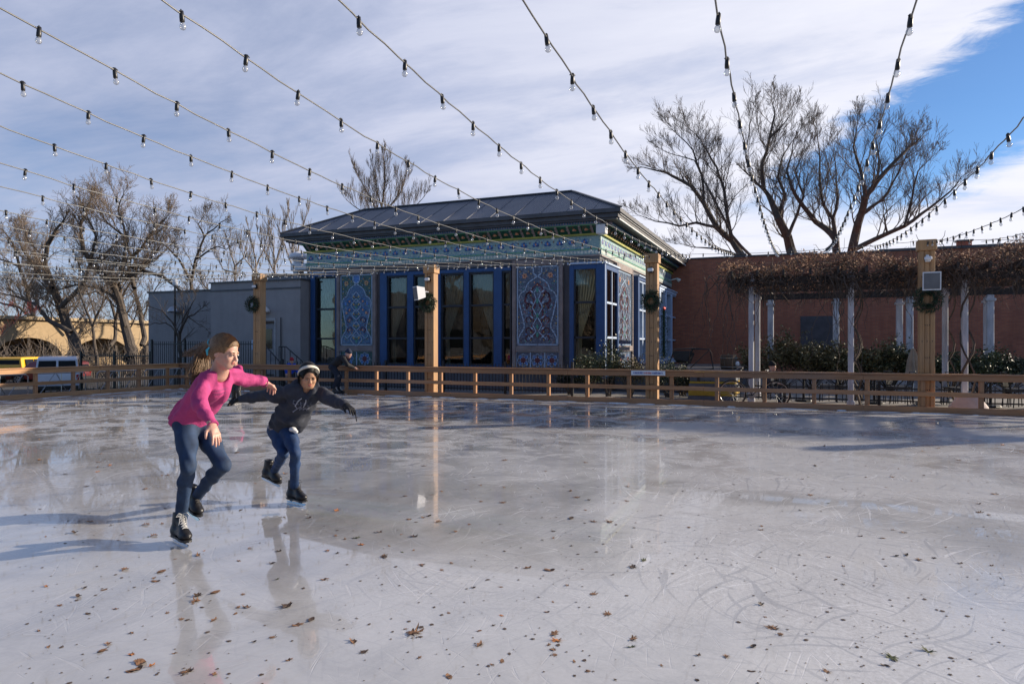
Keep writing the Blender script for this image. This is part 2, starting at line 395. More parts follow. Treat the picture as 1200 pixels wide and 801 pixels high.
hole = math_n(nt, 'MULTIPLY', hole, math_n(nt, 'SUBTRACT', 1., smooth(t_, 2.5, 3.2)))
dens = math_n(nt, 'ADD', math_n(nt, 'MULTIPLY', smooth(nA, .2, .75), .4), math_n(nt, 'MULTIPLY', nB, .34))
dens = math_n(nt, 'ADD', dens, math_n(nt, 'MULTIPLY_ADD', smooth(s_, -1.8, 1.2), .34, .30))
w_front = math_n(nt, 'ADD', math_n(nt, 'MULTIPLY', u, -.38), math_n(nt, 'MULTIPLY', v_, .92))
dens = math_n(nt, 'MULTIPLY', dens, math_n(nt, 'MULTIPLY_ADD', smooth(w_front, .1, 1.4), .78, .22))
dens = math_n(nt, 'MULTIPLY', math_n(nt, 'MINIMUM', dens, 1.), math_n(nt, 'SUBTRACT', 1., math_n(nt, 'MULTIPLY', hole, .97)), clamp=True)
shade = math_n(nt, 'ADD', math_n(nt, 'MULTIPLY', nA, .5), math_n(nt, 'MULTIPLY', smooth(s_, -1.2, 1.5), .5))
ccol = ramp(nt, shade, [(.12, (.27, .305, .42)), (.42, (.38, .41, .53)), (.8, (.63, .635, .70))])
skyc = nt.nodes.new('ShaderNodeMix'); skyc.data_type = 'RGBA'; skyc.blend_type = 'MULTIPLY'; skyc.inputs[0].default_value = 1
nt.links.new(sky.outputs[0], skyc.inputs[6]); skyc.inputs[7].default_value = (.048, .068, .092, 1)
mx = mix(nt, dens, skyc.outputs[2], ccol)
# Background strength .1: the colours above are scaled by 10 to compensate the cloud layer only
sc10 = nt.nodes.new('ShaderNodeVectorMath'); sc10.operation = 'SCALE'; sc10.inputs[3].default_value = 10.; nt.links.new(mx, sc10.inputs[0])
nt.links.new(sc10.outputs[0], bg.inputs[0]); bg.inputs[1].default_value = .1
sc.view_settings.view_transform = 'Standard'; sc.view_settings.look = 'None'; sc.view_settings.gamma = 1; sc.view_settings.exposure = .60
sc.render.engine = 'CYCLES'
cy = sc.cycles; cy.max_bounces = 6; cy.diffuse_bounces = 3; cy.glossy_bounces = 3; cy.transmission_bounces = 2; cy.transparent_max_bounces = 10; cy.caustics_reflective = False; cy.caustics_refractive = False

# ================================================================ ground and ice
FY_, LX = 17.5, -19.75          # front fence line, left fence line
RX = 11.5
m, nt, b = new_mat('paving'); v = coords(nt)
n1 = noise_n(nt, v, .5, 6, .65); n2 = noise_n(nt, v, 9, 4)
nt.links.new(mix(nt, ramp(nt, n2, [(.3, .0), (.8, .5)]), ramp(nt, n1, [(.3, (.17, .16, .15)), (.7, (.27, .25, .235))]), (.13, .12, .11)), b.inputs['Base Color'])
b.inputs['Roughness'].default_value = .9; bump(nt, b, n2, .3, .01); M_pave = m
m, nt, b = new_mat('asphalt'); v = coords(nt)
nt.links.new(ramp(nt, noise_n(nt, v, .6, 6, .7), [(.3, (.04, .04, .043)), (.7, (.075, .073, .072))]), b.inputs['Base Color'])
b.inputs['Roughness'].default_value = .85; bump(nt, b, noise_n(nt, v, 60, 3), .4, .01); M_asph = m
g = MB()
xs = [-600, -200, -100, -60, -40, -24.5, -22.0, -20.2, -19, -10, 0, 10, 30, 100, 500]; ys = [-300, -60, -10, 0, 10, 20, 30, 45, 70, 120, 300, 900]
zz = lambda x: -1.05 if x <= -24.5 else (-.08 if x >= -20.2 else (-1.05+(x+24.5)/(4.3)*.97))
g.add([(x, y, zz(x)) for y in ys for x in xs], [(j*len(xs)+i, j*len(xs)+i+1, (j+1)*len(xs)+i+1, (j+1)*len(xs)+i) for j in range(len(ys)-1) for i in range(len(xs)-1)])
tag(g.build('ground', M_pave, origin=(0, 0, -1.05)), kind='structure')
g = MB().quad((-70, -20, -1.045), (-25.5, -20, -1.045), (-25.5, 60, -1.045), (-70, 60, -1.045))
tag(g.build('parking_lot', M_asph, origin=(-45, 20, -1.045)), kind='structure')
m, nt, b = new_mat('dry_grass'); v = coords(nt)
nt.links.new(ramp(nt, noise_n(nt, v, 3, 6, .7), [(.3, (.09, .075, .035)), (.7, (.20, .16, .08))]), b.inputs['Base Color']); b.inputs['Roughness'].default_value = 1
M_grass = m
# ice
m, nt, b = new_mat('wet_ice'); v = coords(nt)
n0 = noise_n(nt, v, .32, 6, .6, .4)             # broad patches
n1 = noise_n(nt, v, 1.7, 7, .68, .8)
n2 = noise_n(nt, v, 38, 6, .68, .4)
sep = nt.nodes.new('ShaderNodeSeparateXYZ'); nt.links.new(v, sep.inputs[0])
def mr(x, a, b_, c=0., d=1.):
    q = nt.nodes.new('ShaderNodeMapRange'); q.interpolation_type = 'SMOOTHSTEP'; nt.links.new(x, q.inputs[0])
    for i, k in enumerate((a, b_, c, d)): q.inputs[i+1].default_value = k
    return q.outputs[0]
# scraped zone: towards the far/right side of the rink where everyone turns
scr = math_n(nt, 'ADD', mr(sep.outputs[0], -6.5, 1.), mr(n0, .35, .65, -.55, .55))
scr = math_n(nt, 'MULTIPLY', scr, mr(sep.outputs[1], 1.6, 4.5), clamp=True)
scr2 = math_n(nt, 'MULTIPLY', mr(sep.outputs[1], 5.5, 8.), mr(n1, .40, .56), clamp=True)
scrape = math_n(nt, 'MAXIMUM', scr, math_n(nt, 'MULTIPLY', scr2, .95))
# skate scratches: long fine streaks in several directions, patchy, on slightly warped coordinates
scratch = None
wn = nt.nodes.new('ShaderNodeTexNoise'); wn.inputs['Scale'].default_value = .45; wn.inputs['Detail'].default_value = 1.5; nt.links.new(v, wn.inputs['Vector'])
va = nt.nodes.new('ShaderNodeVectorMath'); va.operation = 'MULTIPLY_ADD'; nt.links.new(wn.outputs['Color'], va.inputs[0]); va.inputs[1].default_value = (1.6, 1.6, 0); nt.links.new(v, va.inputs[2])
for k, (rot, sca, th) in enumerate(((.25, 27, .645), (1.25, 33, .635), (2.2, 25, .64), (-.45, 29, .64), (1.75, 38, .64), (.8, 31, .64))):
    m0 = nt.nodes.new('ShaderNodeMapping'); m0.inputs['Rotation'].default_value = (0, 0, rot); nt.links.new(va.outputs[0], m0.inputs[0])
    m1 = nt.nodes.new('ShaderNodeMapping'); m1.inputs['Scale'].default_value = (.035, 1, 1); m1.inputs['Location'].default_value = (k*3.1, k*7.7, 0); nt.links.new(m0.outputs[0], m1.inputs[0])
    q = mr(noise_n(nt, m1.outputs[0], sca, 2, .6), th, th+.035)
    q = math_n(nt, 'MULTIPLY', q, mr(noise_n(nt, v, .8+.35*k, 3), .42, .60))
    scratch = q if scratch is None else math_n(nt, 'MAXIMUM', scratch, q)
base = ramp(nt, n0, [(.25, (.35, .343, .34)), (.5, (.45, .442, .436)), (.75, (.38, .375, .375))])
base = mix(nt, mr(n1, .35, .72, 0., .6), base, (.25, .25, .256))
base = mix(nt, math_n(nt, 'MULTIPLY', scrape, mr(n2, .3, .7, .25, .75)), base, (.64, .635, .64))
base = mix(nt, math_n(nt, 'MULTIPLY', scratch, math_n(nt, 'MULTIPLY_ADD', scrape, .32, .07)), base, (.80, .80, .82))
dk = None
for k, (rot, sca) in enumerate(((.6, 23), (1.9, 29), (-.1, 26))):      # darker grooves refrozen with water
    m0 = nt.nodes.new('ShaderNodeMapping'); m0.inputs['Rotation'].default_value = (0, 0, rot); nt.links.new(va.outputs[0], m0.inputs[0])
    m1 = nt.nodes.new('ShaderNodeMapping'); m1.inputs['Scale'].default_value = (.05, 1, 1); m1.inputs['Location'].default_value = (k*5.3+9, k*2.7, 0); nt.links.new(m0.outputs[0], m1.inputs[0])
    q = mr(noise_n(nt, m1.outputs[0], sca, 2, .6), .60, .66); dk = q if dk is None else math_n(nt, 'MAXIMUM', dk, q)
base = mix(nt, math_n(nt, 'MULTIPLY', dk, math_n(nt, 'MULTIPLY_ADD', scrape, .40, .05)), base, (.24, .25, .28))
yel = noise_n(nt, v, .55, 3); base = mix(nt, mr(yel, .5, .75, 0., .30), base, (.47, .44, .38))
nt.links.new(base, b.inputs['Base Color'])
ro = math_n(nt, 'MULTIPLY_ADD', scrape, .24, math_n(nt, 'MULTIPLY_ADD', n1, .06, .012))
ro = math_n(nt, 'ADD', ro, math_n(nt, 'MULTIPLY', scratch, .15)); nt.links.new(ro, b.inputs['Roughness']); nt.links.new(math_n(nt, 'MULTIPLY_ADD', scrape, -.6, .85, True), b.inputs['Coat Weight'])
b.inputs['Coat Roughness'].default_value = .02; b.inputs['Coat IOR'].default_value = 1.4; b.inputs['IOR'].default_value = 1.42; b.inputs['Subsurface Weight'].default_value = 0
wv = noise_n(nt, coords(nt, (1, 1, 1)), 2.4, 3)
hh = math_n(nt, 'ADD', math_n(nt, 'MULTIPLY', math_n(nt, 'MULTIPLY', n2, scrape), .9), math_n(nt, 'ADD', math_n(nt, 'MULTIPLY', scratch, -.25), math_n(nt, 'MULTIPLY', wv, .05)))
bump(nt, b, hh, .45, .005)
M_ice = m
g = MB()
tag(MB().box(LX-.05, -3, -.045, RX, FY_+.02, 0).build('ice', M_ice, origin=(0, 0, 0)), kind='structure')
# powder of shaved snow against the kick board
M_snow = mat('shaved_snow', (.78, .79, .82), .8, bs=30, bstr=.8, bd=.02)
g = MB()
for i in range(70):
    x = random.uniform(LX+.2, RX-.3); L = random.uniform(.05, .35)
    g.ell((x, FY_-.07-random.random()*.04, .0), (L, random.uniform(.015, .045), random.uniform(.006, .022)), 8)
for i in range(30):
    y = random.uniform(5, FY_-.5); g.ell((LX+.07, y, 0), (random.uniform(.015, .04), random.uniform(.1, .5), .012), 8)
tag(g.build('shaved_snow', M_snow, smooth=True), kind='stuff', label='thin ridge of shaved ice piled along the rink kick board', cat='snow')

# ================================================================ rink fence
def rail_run(name, label, axis, c, a, b_, gaps, Mrail):
    """axis 'x': fence along X at Y=c; axis 'y': along Y at X=c.  Posts stand behind the rails."""
    t = thing(name, label, 'fence', ((a+b_)/2, c, 0) if axis == 'x' else (c, (a+b_)/2, 0), 'wooden rink fence runs')
    sg = 1 if axis == 'x' else -1
    def bb(s0, s1, o0, o1, z0, z1):
        return (s0, c+o0, z0, s1, c+o1, z1) if axis == 'x' else (c-o1, s0, z0, c-o0, s1, z1)
    def boards(z0, z1, nm, o0=0, o1=.04):
        m_ = MB(); s = a
        while s < b_-.01:
            e = min(b_, s+gaps*3.2); j = random.uniform(-.004, .004)
            m_.bbox(*bb(s+.002, e-.002, o0+j, o1+j, z0+j, z1+j), .006); s = e
        m_.build(nm, Mrail, t)
    boards(.705, .83, 'top_rail'); boards(.365, .465, 'middle_rail'); boards(.0, .135, 'kick_board', -.012, .035)
    m_ = MB(); m_.bbox(*bb(a, b_, -.03, .15, .832, .868), .006); m_.build('rail_cap', Mrail, t)
    s = a+.3
    while s < b_:
        m_ = MB(); j = random.uniform(-.01, .01); m_.bbox(*bb(s-.045+j, s+.045+j, .042, .13, -.06, .83), .006); m_.build('post', M_woodz, t)
        s += gaps
    return t
PX = [at(p, 400, Y=FY_).x for p in (297, 500, 762, 1088)] + [9.15]
rail_run('rink_fence', 'long front run of timber rink fence passing before the tiled building', 'x', FY_, LX, RX, 1.10, M_woodx)
rail_run('rink_fence', 'side run of timber rink fence at the left, before the parked cars', 'y', LX, -3, FY_, 1.10, M_woody)

# tall timber posts
def wreath(mb, c, r, nrm, n=900, thick=.085):
    c = Vector(c); nrm = Vector(nrm).normalized(); x = nrm.cross(UP).normalized(); y = x.cross(nrm)
    y = -y if y.z < 0 else y
    for i in range(n):
        a = random.uniform(0, 2*PI); rd = x*math.cos(a)+y*math.sin(a); tg = -x*math.sin(a)+y*math.cos(a)
        q = random.uniform(0, 2*PI); rr = thick*random.random()**.5
        p = c+rd*(r+rr*math.cos(q))+nrm*(rr*math.sin(q)*.8+.02)
        d = (rd*math.cos(q)+nrm*math.sin(q)+tg*random.uniform(.3, 1.3)).normalized(); L = random.uniform(.05, .10)
        s = d.cross(Vector((random.uniform(-1, 1), random.uniform(-1, 1), random.uniform(-1, 1)))).normalized()*.009
        mb.add([p-s, p+s, p+d*L], [(0, 1, 2)])
wl_ = ['round evergreen wreath on the timber post at the far left, above the ponytailed skater', 'round evergreen wreath under the white speaker turned left, before the blue windows',
       'round evergreen wreath on the post at the corner of the tiled building', 'round evergreen wreath under the speaker on the post before the pergola']
pl_ = ['tall timber post at the left carrying a wreath, beside the grey wing', 'tall timber post with bright sunlit edge before the blue windows',
       'tall timber post at the corner of the tiled building behind the white banner', 'tall thick timber post nearest the camera before the vine pergola', 'tall timber post beyond the right end of the pergola view']
wz = [2.83, 2.72, 2.62, 2.50]; PT = 3.84
for i, x in enumerate(PX):
    t = thing('timber_post', pl_[i], 'post', (x, FY_+.28, 0), 'tall timber posts holding the bulb strings')
    y = FY_+.14
    MB().bbox(x-.15, y, -.06, x-.055, y+.27, PT-.24, .008).bbox(x-.052, y+.012, -.06, x+.052, y+.26, PT-.24, .008).bbox(x+.055, y, -.06, x+.15, y+.27, PT-.24, .008).build('shaft', M_postz, t)
    MB().bbox(x-.185, y-.035, PT-.24, x+.185, y+.30, PT, .01).build('cap', M_postz, t)
    g = MB()
    for k in range(9):
        for sx_ in (-.1, .0, .1):
            g.lathe([(.012, 0), (.010, .008), (0.001, .012)], (x+sx_*(1 if k%2 else .4), y-.001+(.012 if abs(sx_) < .06 else 0), .5+k*.36), 6, 0, (0, -1, 0))
    g.build('bolt', M_iron, t, origin=None)
    # small floodlight near the top
    f = MB().bbox(x-.05, y-.10, PT-.50, x+.05, y-.0, PT-.40, .012).bbox(x-.03, y-.02, PT-.44, x+.03, y+.0, PT-.34, .004)
    fo = f.build('floodlight', M_blackp if i != 3 else M_offw, t)
    MB().bbox(x-.075, y-.16, PT-.47, x+.075, y-.095, PT-.385, .02).build('lamp_glass', M_offw, fo)
    if i < 4:
        g = MB(); cx = x-(.12 if i == 0 else .0); wreath(g, (cx, y-.06, wz[i]), .185+(.02 if i == 3 else 0), (0, -1, 0))
        wo = thing('wreath', wl_[i], 'wreath', (cx, y-.06, wz[i]), 'evergreen wreaths on the posts')
        g.build('greenery', M_green, wo)
        k = MB(); k.tube([(cx+.185*math.cos(a*PI/9), y-.03, wz[i]+.185*math.sin(a*PI/9)) for a in range(19)], .03, 5); k.build('ring', M_vine, wo)
def speaker(c, fwd, label):
    c = Vector(c); f = Vector(fwd).normalized(); r = f.cross(UP).normalized(); u_ = r.cross(f)
    t = thing('loudspeaker', label, 'speaker', c, 'white loudspeakers on the posts')
    h, w2 = .20, .175
    fr = [c+f*.16+r*a*w2+u_*b_*h for a, b_ in ((-1, -1), (1, -1), (1, 1), (-1, 1))]
    bk = [c-f*.10+r*a*w2*.62+u_*b_*h*.72 for a, b_ in ((-1, -1), (1, -1), (1, 1), (-1, 1))]
    MB().add(fr+bk, [(0, 1, 2, 3), (7, 6, 5, 4), (0, 4, 5, 1), (1, 5, 6, 2), (2, 6, 7, 3), (3, 7, 4, 0)]).build('cabinet', M_offw, t)
    g2 = [p+f*.012 for p in [c+f*.16+r*a*w2*.86+u_*b_*h*.86 for a, b_ in ((-1, -1), (1, -1), (1, 1), (-1, 1))]]
    g0 = [p-f*.02 for p in g2]
    M_grl = mat('speaker_grille', (.13, .13, .135), .6, bs=200, bstr=.6)
    MB().add(g2+g0, [(0, 1, 2, 3), (7, 6, 5, 4), (0, 4, 5, 1), (1, 5, 6, 2), (2, 6, 7, 3), (3, 7, 4, 0)]).build('grille', M_grl, t)
    MB().tube([c-f*.08, c-f*.16+UP*.02, c-f*.24], .022, 6).build('bracket', M_offw, t)
speaker(at(493, 343, Y=FY_-.12), (-.62, -.75, -.12), 'white loudspeaker turned to the left on the sunlit post above its wreath')
speaker(at(1091, 329, Y=FY_-.06), (-.05, -1, -.10), 'grey loudspeaker facing straight out on the post before the pergola')

# small banner tied to the rail (its print is too small to read in the photograph: coloured strokes)
t = thing('banner', 'narrow white banner with tiny blue and red print tied to the top rail', 'banner', (at(760, 437, Y=FY_).x, FY_-.03, .80))
x0, x1 = at(740, 437, Y=FY_).x, at(780, 437, Y=FY_).x
g = MB(); k = 24
for i in range(k):
    a, b_ = x0+(x1-x0)*i/k, x0+(x1-x0)*(i+1)/k; f1 = lambda x: FY_-.045+.006*math.sin(x*9); zt = lambda x: .845+.004*math.sin(x*5)
    g.add([(a, f1(a), zt(a)-.115), (b_, f1(b_), zt(b_)-.115), (b_, f1(b_), zt(b_)), (a, f1(a), zt(a)), (a, f1(a)+.004, zt(a)-.115), (b_, f1(b_)+.004, zt(b_)-.115), (b_, f1(b_)+.004, zt(b_)), (a, f1(a)+.004, zt(a))], [(0,1,2,3),(7,6,5,4),(3,2,6,7),(4,5,1,0)])
g.build('cloth', M_offw, t)
M_pb, M_pr = mat('print_blue', (.05, .08, .35), .7), mat('print_red', (.5, .12, .14), .7)
rr = random.Random(4)
for nm, a, b_, mm in (('blue_print', .07, .36, M_pb), ('red_print', .38, .60, M_pr), ('blue_print', .63, .92, M_pb)):
    g = MB(); s = a
    while s < b_:
        wd = rr.uniform(.006, .014); X_ = x0+(x1-x0)*s
        f1 = FY_-.045+.006*math.sin(X_*9)-.003; h = rr.choice((.05, .05, .065))
        g.box(X_, f1-.003, .765, X_+(x1-x0)*wd, f1+.0015, .765+h*.8); s += wd+.007+(rr.random() < .2)*.012
    g.build(nm, mm, t)

# ================================================================ bulb strings
def sagz(y): return 3.23+(.0075 if y > 8 else .0135)*(y-8)**2
g = MB(); g.lathe([(.004, .03), (.013, .028), (.0145, .0), (.0155, -.012), (.0155, -.036), (.012, -.040)], (0, 0, 0), 8)
g.tube([(0, -.022, .02), (0, -.006, .034), (0, .006, .034), (0, .022, .02)], .004, 5)
SOCK = g.build('socket_shape', M_sock, None, True, (0, 0, 0)); sock_me = SOCK.data; bpy.data.objects.remove(SOCK)
g = MB(); g.lathe([(.010, -.038), (.011, -.043), (.016, -.052), (.020, -.063), (.019, -.074), (.012, -.083), (.003, -.087)], (0, 0, 0), 10)
B = g.build('bulb_shape', M_bulb, None, True, (0, 0, 0)); bulb_me = B.data; bpy.data.objects.remove(B)
bulb_me.name = 'bulb'; sock_me.name = 'socket'
def inframe(p, mg=12):
    x = CT*p.x+ST*p.y; d = -ST*p.x+CT*p.y
    if d < .3: return False
    px, py = 600+F*x/d, Y0-F*(p.z-HC)/d
    return -mg < px < 1200+mg and py > -mg
def string(p_fn, n, label, start, group='strings of bulbs over the rink', wob=.012):
    rr = random.Random(label)
    mid = p_fn(.5); t = thing('bulb_string', label, 'string lights', mid, group)
    pts = []
    K = n*3
    for i in range(K+1):
        q = p_fn(i/K); pts.append(q+V(rr.uniform(-1, 1)*wob*.5, 0, rr.uniform(-1, 1)*wob*.6))
    MB().tube(pts, .0060, 5).build('cable', M_cable, t, True)
    for i in range(n):
        s = (i+start)/n
        if s > 1: continue
        q = p_fn(s)
        if not inframe(q): continue
        o = bpy.data.objects.new('bulb', bulb_me); COL.objects.link(o); o.parent = t; o.location = q-mid+V(0, 0, -.012)
        o.rotation_euler = (rr.uniform(-.12, .12), rr.uniform(-.12, .12), rr.uniform(-.8, .8))
        c = bpy.data.objects.new('socket', sock_me); COL.objects.link(c); c.parent = o
NS = 0
for k in range(-1, 22):
    X = 2.66-1.03*k
    dz = random.uniform(-.05, .05) if k > 6 or k < 2 else 0
    y1 = FY_+.26; zend = 3.80 - (.10 if abs((k % 6)) in (3,) else .05*(k % 6 != 0))
    def fn(s, X=X, dz=dz, zend=zend):
        y = -1.0+s*(y1+1.0); z = sagz(y)+dz*math.sin(PI*s)
        z += (zend-sagz(y1))*s**3
        return V(X, y, z)
    if k == -1: lab = 'bulb string furthest right, ending beyond the post before the pergola'
    elif k == 0: lab = 'bulb string running out to the thick post before the pergola'
    elif k <= 5: lab = '%s bulb string counting left from the thick post before the pergola' % ORD[k-1]
    elif k == 6: lab = 'bulb string running to the post at the tiled building corner'
    elif k < 12: lab = '%s bulb string left of the one ending at the corner post' % ORD[k-7]
    elif k == 12: lab = 'bulb string running to the sunlit post before the blue windows'
    elif k < 18: lab = '%s bulb string left of the one ending at the sunlit post' % ORD[k-13]
    elif k == 18: lab = 'bulb string running to the far left wreathed post'
    else: lab = '%s bulb string left of the far left wreathed post' % ORD[k-19]
    string(fn, 35, lab, random.uniform(.1, .9))
spans = [(LX-.1, PX[0]), (PX[0], PX[1]), (PX[1], PX[2]), (PX[2], PX[3]), (PX[3], PX[4])]
sl_ = ['short sagging bulb string from the rink corner to the far left post', 'sagging bulb string between the far left post and the sunlit post',
       'sagging bulb string between the sunlit post and the building corner post', 'sagging bulb string between the corner post and the pergola post', 'sagging bulb string leaving the pergola post to the right']
for i, (a, b_) in enumerate(spans):
    def fn(s, a=a, b_=b_): return V(a+(b_-a)*s, FY_+.27, 3.86-.10*4*s*(1-s)-.02)
    string(fn, max(2, int((b_-a)/.5)), sl_[i], .5, 'bulb strings along the fence line')
#PART3
# ================================================================ the tiled building
BF, XR, XL, BB = 22.5, -6.16, -18.35, 39.2
class Face:
    def __init__(s, kind): s.k = kind
    def p(s, a, o, z): return V(a, BF-o, z) if s.k == 'f' else V(XR+o, a, z)
    def box(s, mb, a0, a1, o0, o1, z0, z1, m=0, b=0):
        p, q = s.p(a0, o0, z0), s.p(a1, o1, z1)
        return (mb.bbox(*p, *q, b, m) if b else mb.box(*p, *q, m))
FR, SI = Face('f'), Face('s')
bx = lambda px, Y=BF: at(px, 400, Y=Y).x
by = lambda px, X=XR: at(px, 400, X=X).y
bld = thing('pavilion', 'ornate pavilion with tiled panels, blue window frames and a low grey metal hip roof', 'building', ((XR+XL)/2, BF, 0))
def pt(fn, name, mats, parent=None, smooth=False):
    g = MB(); fn(g); return g.build(name, mats, parent or bld, smooth)
# walls
def _w(g):
    FR.box(g, XL, XR, -.3, 0, -.2, .60)                       # plinth under windows
    FR.box(g, XL, bx(366), -.3, 0, .6, 5.3); FR.box(g, bx(396), bx(447), -.3, 0, .6, 5.3)
    FR.box(g, bx(600), bx(667), -.3, 0, .6, 5.3); FR.box(g, bx(366), XR, -.3, -.002, 4.30, 5.3)
    SI.box(g, BF+.3, BB, -.3, 0, -.2, .60); SI.box(g, BF+1.7, 27.3, -.3, 0, .6, 5.3); SI.box(g, 29.7, 31.7, -.3, 0, .6, 5.3)
    SI.box(g, 37.2, BB, -.3, 0, .6, 5.3); SI.box(g, BF+.3, BB, -.3, -.002, 4.30, 5.3)
    g.box(XL, BB-.3, -.2, XR-.3, BB, 5.3); g.box(XL, BF+.3, -.2, XL+.3, BB-.3, 5.3)
pt(_w, 'wall', M_stuccod)
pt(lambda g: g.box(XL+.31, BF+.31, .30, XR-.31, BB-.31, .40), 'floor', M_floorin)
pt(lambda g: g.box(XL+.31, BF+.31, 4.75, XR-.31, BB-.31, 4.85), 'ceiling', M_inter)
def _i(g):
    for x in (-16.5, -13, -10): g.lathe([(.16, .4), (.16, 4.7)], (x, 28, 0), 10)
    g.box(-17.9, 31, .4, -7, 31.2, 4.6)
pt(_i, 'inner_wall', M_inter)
M_tab = mat('dining_wood', (.16, .08, .04), .4); M_lit = mat('tablecloth', (.5, .46, .4), .8)
# roof
EX0, EX1, EY0, EY1 = at(328, 275, Y=21.75).x, at(727, 243, Y=21.75).x, 21.75, 40.0
kx = 2.35; Z0, Z1 = 5.93, 7.12
def _r(front):
    g = MB(); a = [V(EX0, EY0, Z0), V(EX1, EY0, Z0), V(EX1-kx, EY0+kx, Z1), V(EX0+kx, EY0+kx, Z1)]
    b_ = [V(EX1, EY0, Z0), V(EX1, EY1, Z0), V(EX1-kx, EY1-kx, Z1), V(EX1-kx, EY0+kx, Z1)]
    c_ = [V(EX0, EY1, Z0), V(EX0, EY0, Z0), V(EX0+kx, EY0+kx, Z1), V(EX0+kx, EY1-kx, Z1)]
    d_ = [V(EX1, EY1, Z0), V(EX0, EY1, Z0), V(EX0+kx, EY1-kx, Z1), V(EX1-kx, EY1-kx, Z1)]
    tp = [V(EX0+kx, EY0+kx, Z1), V(EX1-kx, EY0+kx, Z1), V(EX1-kx, EY1-kx, Z1), V(EX0+kx, EY1-kx, Z1)]
    for q in ([a, d_, tp] if front else [b_, c_]):
        if isinstance(q[0], Vector): g.quad(*q)
    return g
roof = _r(True).build('roof', M_roofx, bld)
_r(False).build('side_slope', M_roofy, roof)
def _seam(g):
    n = 15
    for i in range(n+1):
        x = EX0+(EX1-EX0)*i/n
        k = min(kx, x-EX0, EX1-x)
        if k > .05: g.beam((x, EY0, Z0+.004), (x, EY0+k, Z0+.004+(Z1-Z0)*k/kx), .03, .02)
    for i in range(17):
        y = EY0+(EY1-EY0)*i/16; k = min(kx, y-EY0, EY1-y)
        if k > .05: g.beam((EX1, y, Z0+.004), (EX1-k, y, Z0+.004+(Z1-Z0)*k/kx), .03, .02)
pt(_seam, 'seam', M_roofx, roof)
def _hip(g):
    g.beam((EX1, EY0, Z0+.02), (EX1-kx, EY0+kx, Z1+.02), .14, .05); g.beam((EX0, EY0, Z0+.02), (EX0+kx, EY0+kx, Z1+.02), .14, .05)
    g.beam((EX0+kx, EY0+kx, Z1+.02), (EX1-kx, EY0+kx, Z1+.02), .16, .05); g.beam((EX1-kx, EY0+kx+.1, Z1+.02), (EX1-kx, EY1-kx, Z1+.02), .16, .05)
pt(_hip, 'ridge_cap', M_cap, roof)
# gutter / fascia, stepped
def _fa(g):
    for (o, z0, z1) in ((.0, 5.80, 5.925), (.10, 5.66, 5.797), (.16, 5.60, 5.657)):
        g.box(EX0+o, EY0+o, z0, EX1-o, EY0+o+.08, z1); g.box(EX1-o-.08, EY0+o+.083, z0, EX1-o, EY1-o, z1); g.box(EX0+o, EY0+o+.083, z0, EX0+o+.08, EY1-o, z1)
pt(_fa, 'gutter', M_cap)
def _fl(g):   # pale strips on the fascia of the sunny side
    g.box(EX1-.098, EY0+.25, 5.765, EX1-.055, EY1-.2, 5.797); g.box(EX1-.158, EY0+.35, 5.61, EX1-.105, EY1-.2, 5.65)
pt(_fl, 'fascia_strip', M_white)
pt(lambda g: g.box(EX0+.2, EY0+.25, 5.61, EX1-.2, EY1-.2, 5.66), 'soffit', M_soffit)
